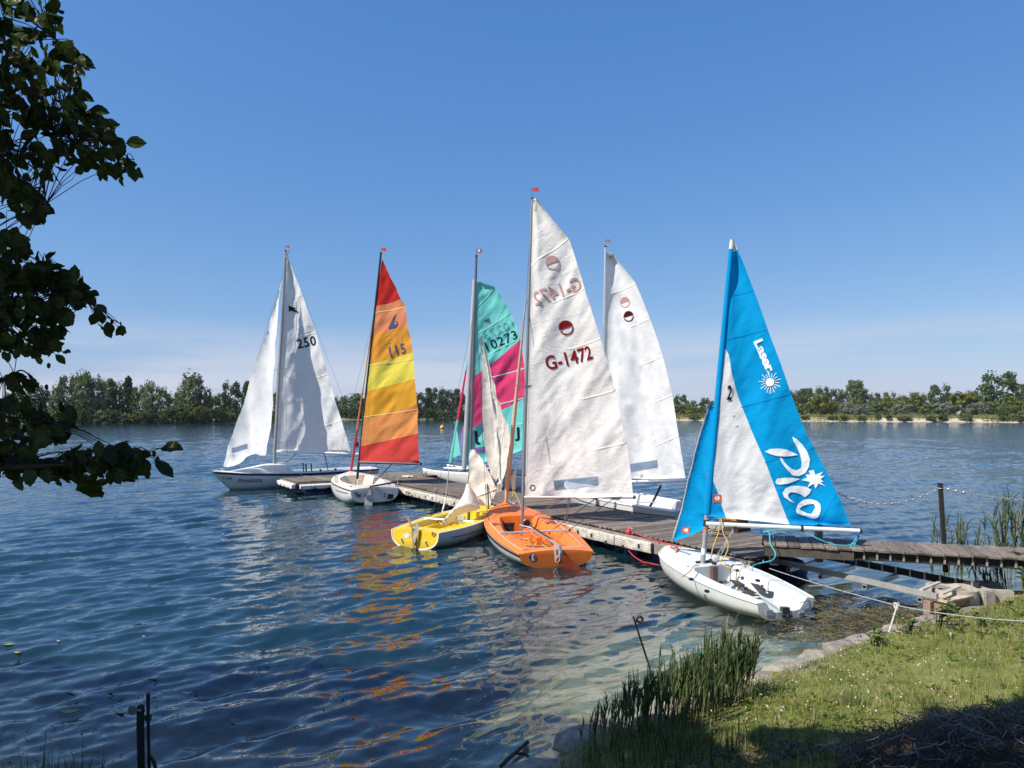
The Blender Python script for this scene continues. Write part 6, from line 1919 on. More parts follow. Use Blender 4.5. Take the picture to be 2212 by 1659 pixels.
# ------------------------------------------------------------------ blue and white dinghy in front
BL = thing('sailing_dinghy', 'white plastic dinghy with the blue and white sail, nearest to the shore', 'sailboat', (3.2, 11.2, 0), 'sailing boats moored at the jetty')
PLAST = mat('white_polyethylene', (.60, .62, .585), .42, grime=.45, var=.05, vscale=3)
h = Hull(BL, (3.74, 9.80), (2.78, 12.50), 2.95, (.47, .57, .64, .63, .53, .37, .09), (.24, .26, .30, .34, .38, .42, .45), (-.01, -.05, -.08, -.08, -.06, -.02, .10), nexp=(3.0, 2.0), rake=.16)
ho = h.outer(PLAST)
h.deck(PLAST, (0, .62), interp((0, .15, .4, .62), (.33, .36, .40, .36)), .10, .02, .012, .10, bevel=.03, transom=PLAST)
h.rail(.014, PLAST, dz=.004)
trl = [c for c in BL.children if c.name.startswith('transom')][0]
def bx2(name, px0, py0, px1, py1, m, dep=.05, P=None):
    n = h.hd; P = P or h.T(-.005, 0, .1)
    q = [onp(px, py, P, n) for px, py in ((px0, py0), (px1, py0), (px1, py1), (px0, py1))]
    V = [p - n * .004 for p in q] + [p + n * dep for p in q]
    return add(name, V, [(3, 2, 1, 0), (0, 1, 5, 4), (1, 2, 6, 5), (2, 3, 7, 6), (3, 0, 4, 7)], m, BL, smooth=False)
RECESS = mat('grey_recess', (.30, .31, .30), .5, var=.1)
bx2('transom_recess', 1655, 1318, 1670, 1330, RECESS)
bx2('transom_recess', 1724, 1318, 1739, 1330, RECESS)
bx2('rudder_slot', 1690, 1312, 1706, 1334, mat('dark_slot', (.07, .08, .085), .35, .4, var=.2))
MB().tube([onp(1692, 1329, h.T(-.05, 0, .1), h.hd), onp(1711, 1331, h.T(-.05, 0, .1), h.hd)], .018, 8).ball(onp(1701, 1331, h.T(-.06, 0, .1), h.hd), .03, 8).build('rudder_fitting', M_BLACK, BL)
decal(trl, bm_ring(bm_circle(1682, 1321.5, 4.6), bm_circle(1682, 1321.5, 3.8)), 'badge', mat('navy_print', (.05, .06, .11), .5), BL, .006)
decal(trl, bm_text('BC', 1682, 1321.5, 5.2, 3.6, 0, .02), 'badge_letters', mat('navy_print', (.05, .06, .11), .5), BL, .006, 2)
# mast well block, daggerboard slot, foot straps
MB().box(h.T(.60 * h.L, .0, .25), h.hd * .10, h.pt * .33, UP * .13).build('mast_block', PLAST, BL, smooth=False)
bq_ = BL.children[-1]; md = bq_.modifiers.new('round', 'BEVEL'); md.width = .03; md.segments = 3
MB().box(h.T(.555 * h.L, .0, .24), h.hd * .05, h.pt * .045, UP * .14).build('mast_slot', mat('brown_slot', (.13, .07, .06), .6), BL, smooth=False)
MB().box(h.T(.33 * h.L, .10, .125), h.hd * .66, h.pt * .04, UP * .02).build('centre_rib', PLAST, BL, smooth=False)
MB().box(h.T(.34 * h.L, .18, .118), h.hd * .70, h.pt * .022, UP * .006).build('daggerboard_slot', INSIDE_DARK, BL, smooth=False)
STRAP = mat('dark_grey_strap', (.035, .033, .036), .75, var=.15, vscale=30)
def strap(P, w, name):
    P = bez(P, 6)
    V, F = [], []
    for i, p in enumerate(P):
        t = (P[min(i + 1, len(P) - 1)] - P[max(i - 1, 0)]).normalized()
        s_ = t.cross(UP).normalized()
        V += [p - s_ * w, p + s_ * w, p + s_ * w - UP * .006, p - s_ * w - UP * .006]
    for i in range(len(P) - 1):
        for j in range(4): F.append((4 * i + j, 4 * i + (j + 1) % 4, 4 * i + 4 + (j + 1) % 4, 4 * i + 4 + j))
    return add(name, V, F, STRAP, BL, smooth=False)
s1 = strap([atz(1584, 1252, .16), atz(1600, 1262, .22), atz(1612, 1272, .17), atz(1628, 1281, .15)], .055, 'hiking_strap')
s2 = strap([atz(1628, 1259, .20), atz(1640, 1268, .24), atz(1655, 1276, .22), atz(1668, 1277, .18)], .05, 'hiking_strap')
strap([atz(1604, 1279, .15), atz(1622, 1283, .17), atz(1640, 1286, .15)], .04, 'hiking_strap')
MB().tube([h.T(.93 * h.L, .05, .46), h.T(.80 * h.L, -.05, .42)], .022, 8).build('bow_tube', M_ALUG, BL)
MB().tube(bez([h.T(.95 * h.L, .06, .47), h.T(.92 * h.L, .0, .49), h.T(.93 * h.L, -.05, .47), h.T(.89 * h.L, .02, .48), h.T(.86 * h.L, .12, .44)], 5), .014, 6).build('bow_lashing', mat('orange_red_rope', (.65, .08, .03), .7), BL)
mb0, mt_ = aty(1515, 1245, 11.55), aty(1581, 520, 11.6)
gpv = (mt_ - mb0)
m_ = MB().tube([Vector((mb0.x, mb0.y, mb0.z)), mb0 + gpv * .20], .040, 12).build('mast', mat('grey_mast', (.40, .41, .42), .45, .5, var=.08), BL)
MB().tube([mb0 + gpv * .064, mb0 + gpv * .082], .0412, 12, cap=False).build('mast_sticker', GEL_WHITE, m_)
MB().tube([mb0 + gpv * .146, mb0 + gpv * .165], .048, 12).build('gooseneck', M_BLACK, m_)
MB().tube([mb0 + gpv * .139, mb0 + gpv * .1425], .047, 12).build('mast_tie', mat('orange_red_rope', (.65, .08, .03), .7), m_)
BLUE = cloth('panel_blue', (.006, .35, .71), .34, .35, .04); WPAN = cloth('panel_white', (.80, .79, .78), .3, .35, .04)
sv = MB().tube([mb0 + gpv * (.182 + .792 * i / 8) for i in range(9)], [.058 - .02 * i / 8 for i in range(9)], 12, cap=False).build('mast_sleeve', BLUE, BL)
MB().tube([mb0 + gpv * .974, mb0 + gpv * 1.0], [.037, .034], 10).build('sleeve_tip', WPAN, sv)
MB().tube([mb0 + gpv * .995, mb0 + gpv * 1.004], .028, 10).build('mast_cap', mat('grey_cap', (.45, .43, .40), .6), sv)
gp, ce = aty(1525, 1131, 11.5), aty(1860, 1147, 10.9)
bmo = MB().tube([gp, ce], .034, 12).build('boom', M_WHITEALU, BL)
MB().tube([ce - (ce - gp).normalized() * .02, ce + (ce - gp).normalized() * .015], .036, 12).build('boom_end', M_BLACK, bmo)
for f_ in (.63,): MB().tube([gp.lerp(ce, f_) - Vector((.02, 0, 0)), gp.lerp(ce, f_) + Vector((.02, 0, 0))], .040, 10).build('boom_strap', M_BLACK, bmo)
R_edge = [(1586, 519.5), (1593, 539.5), (1610, 580), (1635, 648), (1660.8, 723), (1684, 785), (1705.5, 845), (1722, 888), (1740.8, 935), (1765, 980), (1790, 1029), (1816, 1083), (1837, 1133.7)]
OUT = R_edge + [(1770, 1134), (1705.5, 1132.5), (1640, 1126), (1571.5, 1119), (1524, 1114), (1535, 1008), (1548, 878), (1561, 741), (1572, 620), (1580, 520)]
S = Sail(gp, mt_, ce, OUT, .12, ((.13, 1.1, .30, .1, 0), (.10, 2.0, .40, .2, 1), (.04, 3.5, 1.0, -.5, 1), (.014, 8, 2.6, -.5, 1)), 61, pulls=((1836, 1134, 30, .04), (1526, 1115, 26, .035), (1582, 525, 18, .02)))
sl = S.lay(bm_poly([(1580, 539.5)] + R_edge[1:] + [(1770, 1134), (1705.5, 1132.5), (1675, 1055), (1653.7, 998.4), (1627.8, 939.6), (1595, 857), (1590, 840.6), (1579.6, 800.6), (1575, 767.7), (1561.5, 741.4), (1572, 620)]), 'mainsail', BLUE, BL, 5)
S.lay(bm_poly([(1580, 521), (1586, 519.5), (1593, 539.5), (1580, 539.5)]), 'sail_panel', WPAN, sl, 6).__setitem__('label', 'white head panel')
S.lay(bm_poly([(1561.5, 741.4), (1575, 767.7), (1579.6, 800.6), (1590, 840.6), (1595, 857), (1627.8, 939.6), (1653.7, 998.4), (1675, 1055), (1705.5, 1132.5), (1640, 1126), (1569, 1119), (1562, 1102), (1550, 1062), (1541, 1041), (1535, 1008), (1548, 878)]), 'sail_panel', WPAN, sl, 5).__setitem__('label', 'long white luff panel with the number')
S.lay(bm_poly([(1535, 1008), (1541, 1041), (1550, 1062), (1562, 1102), (1569, 1119), (1524, 1114)]), 'sail_panel', BLUE, sl, 8).__setitem__('label', 'blue tack panel')
WPR = mixink('white_print', (.80, .84, .84))
S.lay(bm_text('2', 1576, 848, 10, 32, -4, .03), 'sail_number', INK_BLACK, sl, 3, .018)
S.lay(bm_text('2', 1587, 907, 9, 28, 20, .004, mirror=True), 'sail_number', mixink('pale_print2', (.66, .66, .66)), sl, 5, .010).__setitem__('label', 'faint mirrored number showing through the cloth')
S.lay(bm_text('Laser', 1651, 769, 74, 20, -67, .035, spacing=.92), 'lettering', WPR, sl, 4, .016)
S.line([(1631, 741), (1662, 813)], 1.6, 'lettering_rule', WPR, sl, .012)
for k in range(18):
    a_ = 2 * math.pi * k / 18 + .08
    r0_, r1_ = 10.5, (24 if k % 2 else 19)
    S.line([(1663 + r0_ * math.cos(a_), 826 + r0_ * 1.02 * math.sin(a_)), (1663 + r1_ * math.cos(a_), 826 + r1_ * math.sin(a_))], 1.7, 'sun_ray', WPR, sl, .012)
S.lay(bm_poly(bm_circle(1663, 826, 8.8)), 'sun_disc', WPR, sl, 4, .016)
S.lay(bm_ring(bm_circle(1664, 847, 3.6), bm_circle(1664, 847, 2.8)), 'registered_mark', WPR, sl, 4, .016)
S.lay(bm_text('R', 1664, 847, 2.4, 3.2, 0, .02), 'registered_mark', WPR, sl, 4, .016)
K = lambda P: [((2500 + .434 * x) * .5422, (1560 + .434 * y) * .5422) for x, y in P]
S.lay(bm_poly(K([(1515, 415), (1560, 440), (1610, 490), (1650, 550), (1678, 620), (1672, 690), (1640, 750), (1580, 780), (1520, 770), (1470, 720), (1420, 660), (1400, 610), (1415, 610), (1460, 670), (1510, 710), (1560, 725), (1600, 700), (1605, 650), (1590, 580), (1560, 510), (1530, 460)])), 'lettering', WPR, sl, 5, .016)
S.lay(bm_poly(K([(1262, 550), (1310, 528), (1390, 522), (1470, 535), (1570, 580), (1530, 590), (1450, 597), (1370, 592), (1310, 575)])), 'lettering', WPR, sl, 5, .016)
S.lay(bm_poly(K([(1358, 830), (1375, 800), (1450, 790), (1530, 795), (1588, 805), (1540, 825), (1470, 848), (1400, 855), (1370, 850)])), 'lettering', WPR, sl, 5, .016)
S.lay(bm_poly(K([(1605, 815), (1660, 790), (1640, 765), (1688, 765), (1670, 732), (1712, 720), (1727, 765), (1792, 735), (1767, 777), (1808, 772), (1775, 805), (1800, 832), (1768, 830), (1817, 868), (1757, 846), (1735, 893), (1713, 850), (1660, 885), (1682, 832)])), 'lettering', WPR, sl, 5, .016)
S.lay(bm_poly(K([(1697, 905), (1680, 940), (1640, 975), (1600, 950), (1550, 930), (1500, 925), (1475, 950), (1480, 975), (1505, 1000), (1545, 1028), (1490, 1005), (1440, 970), (1425, 930), (1450, 890), (1510, 868), (1590, 868), (1650, 880)])), 'lettering', WPR, sl, 5, .016)
S.lay(bm_ring(K([(1550, 1090), (1570, 1040), (1620, 1000), (1690, 990), (1750, 1010), (1778, 1040), (1780, 1100), (1760, 1160), (1730, 1175), (1680, 1165), (1610, 1140), (1560, 1120)]), K([(1585, 1080), (1610, 1060), (1650, 1045), (1720, 1035), (1735, 1065), (1700, 1130), (1660, 1125), (1610, 1100)])), 'lettering', WPR, sl, 5, .016)
STK = mat('orange_red_sticker', (.62, .10, .04), .6, var=.1)
def sticker(Sx, cx, cy, w, hh, parent):
    o = Sx.lay(bm_poly([(cx - w / 2, cy - hh / 2), (cx + w / 2, cy - hh / 2 + .6), (cx + w / 2, cy + hh / 2), (cx - w / 2, cy + hh / 2 - .6)]), 'sticker', STK, parent, 6, .012)
    Sx.lay(bm_poly([(cx - w * .32, cy - 0), (cx - w * .08, cy - hh * .34), (cx + w * .02, cy + hh * .26)]), 'sticker_mark', WPR, parent, 6, .016)
    Sx.lay(bm_poly([(cx, cy - hh * .34), (cx + w * .30, cy - hh * .22), (cx + w * .30, cy + hh * .12), (cx + w * .08, cy + hh * .26)]), 'sticker_mark', WPR, parent, 6, .016)
sticker(S, 1549, 1077, 18, 17.5, sl)
for L_ in ([(1806, 1066), (1772, 1133)], [(1590, 556), (1598, 553)], [(1570, 640), (1632, 628)], [(1564, 735), (1664, 712)], [(1600, 880), (1716, 850)], [(1650, 1000), (1772, 965)]): S.line(L_, .9, 'seam', cloth('seam_blue', (.006, .22, .56), .3, .2), sl, .006)
OUT = [(1534, 873), (1546, 880), (1541, 930), (1534, 1000), (1529, 1060), (1526, 1108), (1535, 1118), (1552, 1119), (1530, 1138), (1500, 1153), (1487, 1158), (1470, 1163), (1456, 1167), (1470, 1115), (1490, 1040), (1510, 962), (1524, 906)]
S = Sail(aty(1456, 1167, 12.35), aty(1534, 874, 11.62), aty(1552, 1119, 11.75), OUT, .05, ((.10, 1.6, .4, .35, 0), (.09, 2.4, .7, .45, 1), (.03, 6, 2.2, .4, 1)), 66, luff=1)
jl = S.lay(bm_poly(OUT), 'jib', BLUE, BL, 6)
sticker(S, 1482, 1145, 15, 15, jl)
S.line([(1456, 1167), (1490, 1040), (1524, 906), (1534, 874)], 2.4, 'luff_tape', SEAM, jl, .01)
MB().tube([h.T(.975 * h.L, 0, .46), aty(1456, 1167, 12.35)], .006, 5).build('forestay', M_WIRE, BL)
def line(P, r, m, name, root=BL): return MB().tube(bez(P, 7), r, 6).build(name, m, root)
line([gp.lerp(ce, .37) - UP * .10, aty(1661, 1150, 11.1), aty(1664, 1175, 10.9), aty(1675, 1195, 10.7), aty(1668, 1210, 10.6), aty(1640, 1217, 10.6), aty(1627, 1222, 10.5), aty(1625, 1232, 10.4)], .009, M_ROPET, 'mainsheet')
line([gp.lerp(ce, .37) - UP * .08, aty(1690, 1145, 11.1), gp.lerp(ce, .63) - UP * .05, aty(1770, 1165, 11.0), aty(1800, 1176, 10.95), aty(1831, 1178, 10.9), aty(1843, 1172, 10.9), aty(1852, 1158, 10.9)], .009, M_ROPET, 'mainsheet')
line([aty(1854, 1160, 10.9), aty(1846, 1176, 10.9), aty(1838, 1190, 10.9), aty(1839, 1204, 10.88), aty(1845, 1190, 10.86), aty(1846, 1174, 10.88), aty(1838, 1182, 10.9), aty(1835, 1196, 10.9), aty(1839, 1206, 10.9)], .009, M_ROPET, 'mainsheet')
BLK = mat('blue_block', (.015, .05, .35), .4)
for p in (gp.lerp(ce, .37) - UP * .075, ce - Vector((.05, 0, .07)), aty(1840, 1208, 10.9)):
    MB().ball(p, .035, 10, sc=(.6, .8, 1.3)).tube([p + UP * .04, p + UP * .075], .008, 5).build('block', BLK, BL)
for f_, q_ in ((.19, .56), (.20, .58)): pulley(gp.lerp(ce, f_) - UP * .05, h.T(q_ * h.L, -.04, .42), BL, .005, M_ROPEG, 3, 'kicking_strap')
MB().ball(gp.lerp(ce, .19) - UP * .09, .028, 8, sc=(.6, 1, 1.2)).build('block', M_BLACK, BL)
line([aty(1556, 1120, 11.4), aty(1552, 1150, 11.35), aty(1541, 1180, 11.3), aty(1536, 1205, 11.3)], .010, M_ROPEY, 'jib_sheet')
line([aty(1558, 1120, 11.4), aty(1562, 1150, 11.3), aty(1573, 1175, 11.2), aty(1568, 1198, 11.15), aty(1556, 1216, 11.1), aty(1590, 1232, 10.9)], .008, M_ROPEY, 'jib_sheet')
line([atz(1474, 1246, .42), atz(1490, 1234, .44), atz(1500, 1222, .46), atz(1510, 1222, .44)], .008, M_ROPEY, 'jib_sheet')
line([atz(1592, 1231, .36), atz(1590, 1250, .2), atz(1592, 1268, .14), atz(1606, 1267, .15), atz(1612, 1272, .15)], .007, M_ROPEY, 'jib_sheet')
line([atz(1588, 1230, .36), atz(1578, 1238, .3), atz(1577, 1252, .16), atz(1570, 1261, .13), atz(1556, 1255, .13), atz(1541, 1246, .14)], .007, M_ROPEN, 'mainsheet')
line([atz(1576, 1278, .14), atz(1582, 1268, .18), atz(1590, 1264, .16), atz(1586, 1272, .15), atz(1580, 1270, .17), atz(1592, 1266, .18)], .009, M_ROPEN, 'mainsheet')
line([atz(1640, 1290, .13), atz(1662, 1302, .14), atz(1684, 1318, .18)], .005, M_ROPEN, 'transom_line')
line([atz(1756, 1290, .22), atz(1745, 1297, .22), atz(1727, 1303, .2)], .005, M_ROPEN, 'transom_line')
line([atz(1756, 1290, .22), atz(1741, 1310, .18), atz(1714, 1326, .12)], .005, M_ROPEN, 'transom_line')
for px, py, z_ in ((1493, 1251, .40), (1592, 1232, .36), (1637, 1254, .30), (1527, 1277, .34)):
    MB().box(atz(px, py, z_), h.hd * .03, h.pt * .022, UP * .016).build('cam_cleat', M_BLACK, BL, smooth=False)
MB().tube([h.T(.64 * h.L, .16, .41), h.T(.64 * h.L, -.16, .41)], .016, 6).ball(h.T(.63 * h.L, -.10, .42), .035, 8).ball(h.T(.64 * h.L, .02, .42), .03, 8).build('mast_fittings', M_BLACK, BL)

# ================================================================== SHORE AND FOREGROUND
def gz(x, y): return float(ground_z(np.array([x]), np.array([y]))[0])

STN = [(2.14, 7.12, .27, .18), (1.72, 6.72, .26, .17), (1.35, 6.45, .22, .15), (2.62, 7.36, .30, .20), (3.05, 7.72, .26, .18), (3.42, 7.98, .24, .16), (3.85, 8.32, .27, .16), (4.22, 8.60, .22, .14), (4.55, 8.80, .25, .15), (4.95, 9.05, .26, .17), (5.35, 9.30, .24, .14), (5.75, 9.52, .26, .15), (6.35, 9.75, .28, .15), (.62, 5.92, .22, .15), (.18, 5.42, .24, .16), (-.25, 4.95, .2, .14)]
STL = ['flat pale shore stone next to the tall reeds, half in sun', 'flat shore stone in the shade behind the reeds', 'small shore stone hidden among the reeds', 'large smooth stone at the water edge, first right of the reeds', 'flat shore stone, second right of the reeds', 'flat shore stone with a grass tuft, third right of the reeds', 'broad shore stone, fourth right of the reeds', 'shore stone, fifth right of the reeds', 'shore stone by the leafy weed at the edge', 'shore stone where the white cord is pegged', 'shore stone just right of the pegged cords', 'shore stone below the rusty support block', 'shore stone in front of the concrete ring', 'dark shore stone left of the reeds', 'dark shore stone by the driftwood stick', 'dark shore stone at the very front of the water edge']
for k, (x, y, rx, ry) in enumerate(STN):
    q = random.Random(k + 5)
    b = bmesh.new()
    bmesh.ops.create_icosphere(b, subdivisions=3, radius=1)
    for v in b.verts:
        n_ = noise.noise(v.co * 1.3 + Vector((k * 3.1, 0, 0))) * .34 + noise.noise(v.co * 3.5 + Vector((k, 0, 0))) * .14
        c = v.co * (1 + n_)
        c.z = math.copysign(abs(c.z) ** .45, c.z) * .06
        v.co = Vector((c.x * rx * 1.25, c.y * ry * 1.35, c.z))
    me = bpy.data.meshes.new('shore_stone'); b.to_mesh(me); b.free(); me.materials.append(M_STONE)
    me.polygons.foreach_set('use_smooth', np.ones(len(me.polygons), dtype=bool))
    o = bpy.data.objects.new('shore_stone', me); COL.objects.link(o)
    o.location = (x, y, max(.04, gz(x, y) - .03) + .025); o.rotation_euler = (q.uniform(-.06, .06), q.uniform(-.06, .06), math.atan2(.45, .75) + q.uniform(-.3, .3))
    tag(o, STL[k], 'stone', 'stones along the shore')

# ---- lawn
def lawn():
    r = np.random.default_rng(9)
    n = 130000
    x = r.uniform(-5, 9.5, n); y = r.uniform(3.0, 11.5, n)
    vis = np.abs(x) < y * .78 + .4
    d = sdist(x, y)
    edge = .18 + .10 * vnoise(x, y, 2.0, 41)
    k = vis & (d < -edge) & (y > 3.4)
    bare = np.exp(-(((x - 3.2) / .75) ** 2 + ((y - 4.75) / .42) ** 2)) + .8 * np.exp(-(((x - 1.75) / .5) ** 2 + ((y - 5.05) / .25) ** 2))
    k &= r.uniform(size=n) > bare * 1.05
    x, y = x[k], y[k]
    z = ground_z(x, y)
    patch = vnoise(x, y, 1.1, 44) * .5 + vnoise(x, y, 3.0, 45) * .5
    hh = r.uniform(.035, .095, len(x)) * (1 + .6 * patch) * (1 + .9 * (r.uniform(size=len(x)) < .05))
    fm = (r.uniform(size=len(x)) < .16 + .18 * vnoise(x, y, .9, 47)).astype(int)
    blades('lawn_grass', np.stack([x, y, z - .005], -1), hh, r.uniform(.005, .011, len(x)), [leafmat('lawn', (.14, .16, .032), (.38, .38, .11), .40, 0, 1.5), leafmat('lawn_dry', (.28, .24, .11), (.46, .38, .2), .3, 0, 2)], .55, 10, fm=fm)
    # clover: low round leaves between the blades
    n = 16000
    x = r.uniform(0, 8.5, n); y = r.uniform(3.6, 11, n)
    k = (np.abs(x) < y * .78) & (sdist(x, y) < -.25) & (vnoise(x, y, .8, 50) > -.35)
    bare = np.exp(-(((x - 3.2) / .75) ** 2 + ((y - 4.75) / .42) ** 2))
    k &= r.uniform(size=n) > bare * 1.05
    x, y = x[k], y[k]; z = ground_z(x, y) + r.uniform(.02, .07, len(x))
    V, F = [], []
    for i in range(len(x)):
        a0 = r.uniform(0, 6.28); s = r.uniform(.008, .018)
        tx, ty = r.normal(0, .35, 2)
        for t3 in range(3):
            a = a0 + t3 * 2.09
            c, sn = math.cos(a), math.sin(a)
            b = len(V)
            for u_, v_ in ((0, 0), (.7, -.6), (1.5, 0), (.7, .6)):
                px, py = (u_ * c - v_ * sn) * s, (u_ * sn + v_ * c) * s
                V.append((x[i] + px, y[i] + py, z[i] + px * tx + py * ty))
            F.append((b, b + 1, b + 2, b + 3))
    o = add('clover', V, F, leafmat('clover_leaf', (.09, .13, .025), (.24, .27, .07), .35, 0, 2), None, smooth=False)
    o['kind'] = 'stuff'
    # clover heads
    V, F, FM = [], [], []
    mbh = MB()
    for i in range(300):
        xx, yy = r.normal(3.1, 1.25), r.normal(6.5, .8)
        if sdist(np.array([xx]), np.array([yy]))[0] > -.3: continue
        zz = gz(xx, yy) + r.uniform(.05, .10)
        kind = 0 if r.uniform() < .62 else 1
        mbh.ball((xx, yy, zz), r.uniform(.005, .009), 6, kind)
    for i in range(60):
        xx, yy = r.normal(5.1, .7), r.normal(7.9, .5)
        mbh.ball((xx, yy, gz(xx, yy) + r.uniform(.08, .16)), r.uniform(.006, .010), 6, 2, (1, 1, 1.4))
    o = mbh.build('clover_flowers', [mat('clover_white', (.60, .55, .46), .9), mat('clover_pink', (.34, .15, .10), .9), mat('selfheal_violet', (.12, .08, .20), .9)])
    o['kind'] = 'stuff'
lawn()

def rosettes():
    q = random.Random(31)
    V, F = [], []
    for i in range(230):
        x, y = q.uniform(1.2, 8.2), q.uniform(4.4, 9.8)
        if abs(x) > y * .78 or sdist(np.array([x]), np.array([y]))[0] > -.35: continue
        z0 = gz(x, y)
        s = q.uniform(.025, .07) * (1.6 if x > 4.5 else 1)
        for k in range(q.randrange(5, 10)):
            a = q.uniform(0, 6.28); L = s * q.uniform(.7, 1.4); up = q.uniform(.2, 1.1); w = L * q.uniform(.16, .28)
            d = Vector((math.cos(a), math.sin(a), 0)); n_ = Vector((-d.y, d.x, 0)); b = len(V); o = Vector((x, y, z0 + .02))
            V += [o, o + d * L * .45 + n_ * w + UP * L * up * .7, o + d * L + UP * L * up * .8, o + d * L * .45 - n_ * w + UP * L * up * .7]
            F.append((b, b + 1, b + 2, b + 3))
    o = add('lawn_weeds', V, F, leafmat('rosette_leaf', (.08, .12, .02), (.22, .27, .06), .35, .1, 3, .04), None, smooth=False)
    o['kind'] = 'stuff'
rosettes()

# ---- broad-leaved weeds
def leafy(name, x, y, hgt, rad, n, ls, mats, label, cat, seed, group=None, stems=7):
    q = random.Random(seed)
    z0 = gz(x, y)
    t = thing(name, label, cat, (x, y, z0), group)
    mb = MB(); lv = MB()
    for i in range(stems):
        a = q.uniform(0, 6.28); rr = rad * q.uniform(.2, 1)
        tip = Vector((x + rr * math.cos(a), y + rr * math.sin(a), z0 + hgt * q.uniform(.6, 1)))
        base = Vector((x + rr * .3 * math.cos(a), y + rr * .3 * math.sin(a), z0 - .01))
        mid = base.lerp(tip, .5) + Vector((0, 0, hgt * .15))
        mb.tube([base, mid, tip], [.006, .004, .002], 4)
        for k in range(n):
            f = q.uniform(.25, 1.05)
            p = base.lerp(mid, f * 2) if f < .5 else mid.lerp(tip, f * 2 - 1)
            b = q.uniform(0, 6.28)
            d = Vector((math.cos(b), math.sin(b), q.uniform(-.1, .7))).normalized()
            s = d.cross(UP).normalized()
            u_ = s.cross(d)
            L = ls * q.uniform(.6, 1.25); W = L * q.uniform(.28, .4)
            lv.raw([p, p + d * L * .35 + s * W + u_ * L * .05, p + d * L * .75 + s * W * .8 + u_ * L * .02, p + d * L - u_ * L * .12, p + d * L * .75 - s * W * .8 + u_ * L * .02, p + d * L * .35 - s * W + u_ * L * .05, p + d * L * .5 - u_ * L * .02], [(0, 1, 6), (1, 2, 6), (2, 3, 6), (3, 4, 6), (4, 5, 6), (5, 0, 6)])
    mb.build('stems', mat('green_stem', (.07, .10, .03), .8), t)
    lv.build('leaves', mats, t, smooth=False)
WD = leafmat('weed_leaf', (.07, .12, .015), (.20, .25, .05), .35, .1, 3, .06)
WD2 = leafmat('bramble_leaf', (.05, .09, .014), (.16, .22, .04), .35, .1, 3, .06)
for i, (x, y, hh, rr, n, ls, lb) in enumerate(((5.05, 8.55, .34, .26, 14, .075, 'bright leafy weed on the bank in front of the pegged cords'), (3.95, 7.85, .22, .16, 10, .06, 'small leafy weed among the stones'), (4.6, 8.35, .26, .24, 12, .06, 'low leafy weed left of the tall bank weed'), (5.5, 8.35, .22, .25, 10, .055, 'low leafy weed right of the tall bank weed'))):
    leafy('weed_plant', x, y, hh, rr, n, ls, WD, lb, 'weed', 20 + i, 'leafy weeds on the bank')
for i, (x, y, hh, rr, n, ls, lb) in enumerate(((7.35, 9.75, .42, .34, 26, .095, 'leafy bramble against the wall blocks'), (7.95, 9.85, .55, .36, 26, .095, 'tall bramble at the right edge of the view'), (6.9, 9.35, .26, .28, 18, .06, 'low creeping weed in front of the wall blocks'), (7.5, 10.4, .75, .35, 22, .09, 'bush of mixed weeds behind the wall blocks'))):
    leafy('bramble', x, y, hh, rr, n, ls, WD2, lb, 'bramble', 40 + i, 'brambles by the wall')

# ---- reeds
REED = leafmat('reed_leaf', (.040, .070, .026), (.13, .175, .065), .35, .1, 1.2)
REEDD = leafmat('reed_dry', (.20, .16, .08), (.34, .28, .15), .3, .1, 2)
def reed_clump(name, cx, cy, rx, ry, n, h0, h1, label, seed, wid=.014, lean=.22, heading=(.10, .02), cat='reeds', stalk=True, dry=.08, droop=.85, ll=.7):
    r = np.random.default_rng(seed)
    a = r.uniform(0, 6.28, n); q = np.sqrt(r.uniform(size=n))
    x, y = cx + rx * q * np.cos(a), cy + ry * q * np.sin(a)
    z = np.maximum(ground_z(x, y), -.25)
    t = thing(name, label, cat, (cx, cy, gz(cx, cy)), 'reeds and tall grasses')
    hh = r.uniform(h0, h1, n) * (1 - .35 * q)
    pts = np.stack([x, y, z], -1)
    lv = []
    if stalk:
        mb = MB()
        hp, hl = [], []
        for i in range(n):
            dx, dy = r.normal(heading[0], .07), r.normal(heading[1], .07)
            P = [Vector((x[i], y[i], z[i] - .02)), Vector((x[i] + dx * hh[i] * .4, y[i] + dy * hh[i] * .4, z[i] + hh[i] * .55)), Vector((x[i] + dx * hh[i], y[i] + dy * hh[i], z[i] + hh[i]))]
            mb.tube(P, [.0045, .0038, .002], 4)
            for k in range(r.integers(5, 9)):
                f = r.uniform(.25, 1.0)
                p = P[0].lerp(P[1], f * 2) if f < .5 else P[1].lerp(P[2], f * 2 - 1)
                hp.append(tuple(p)); hl.append(r.uniform(.22, .42) * h1 * ll)
        mb.build('stalks', leafmat('reed_stalk', (.12, .11, .05), (.24, .22, .11), .1, .1, 2), t)
        rr = np.random.default_rng(seed + 1)
        fm = (rr.uniform(size=len(hp)) < dry).astype(int)
        blades('leaves', hp, hl, wid, [REED, REEDD], droop, seed + 2, 3, heading, kind=None, parent=t, fm=fm)
    else:
        rr = np.random.default_rng(seed + 1)
        fm = (rr.uniform(size=n) < dry).astype(int)
        blades('leaves', pts, hh, wid * rr.uniform(.5, 1.2, n), [REED, REEDD], lean, seed + 2, 4, heading, kind=None, parent=t, fm=fm)
    return t
reed_clump('reed_clump', 1.78, 6.42, .36, .30, 95, .36, .72, 'dense tall reeds at the water edge in front, right half', 1, .019, .40, (.24, .02), droop=.55, ll=.95)
reed_clump('reed_clump', 1.32, 6.08, .42, .34, 90, .30, .60, 'dense reeds round the rod rest with black rings', 2, .018, .42, (.20, 0), droop=.55, ll=.95)
reed_clump('reed_clump', .85, 5.72, .32, .30, 45, .20, .42, 'thin low reeds left of the rod rest', 3, .013, .40, (.15, 0), droop=.6, ll=.8)
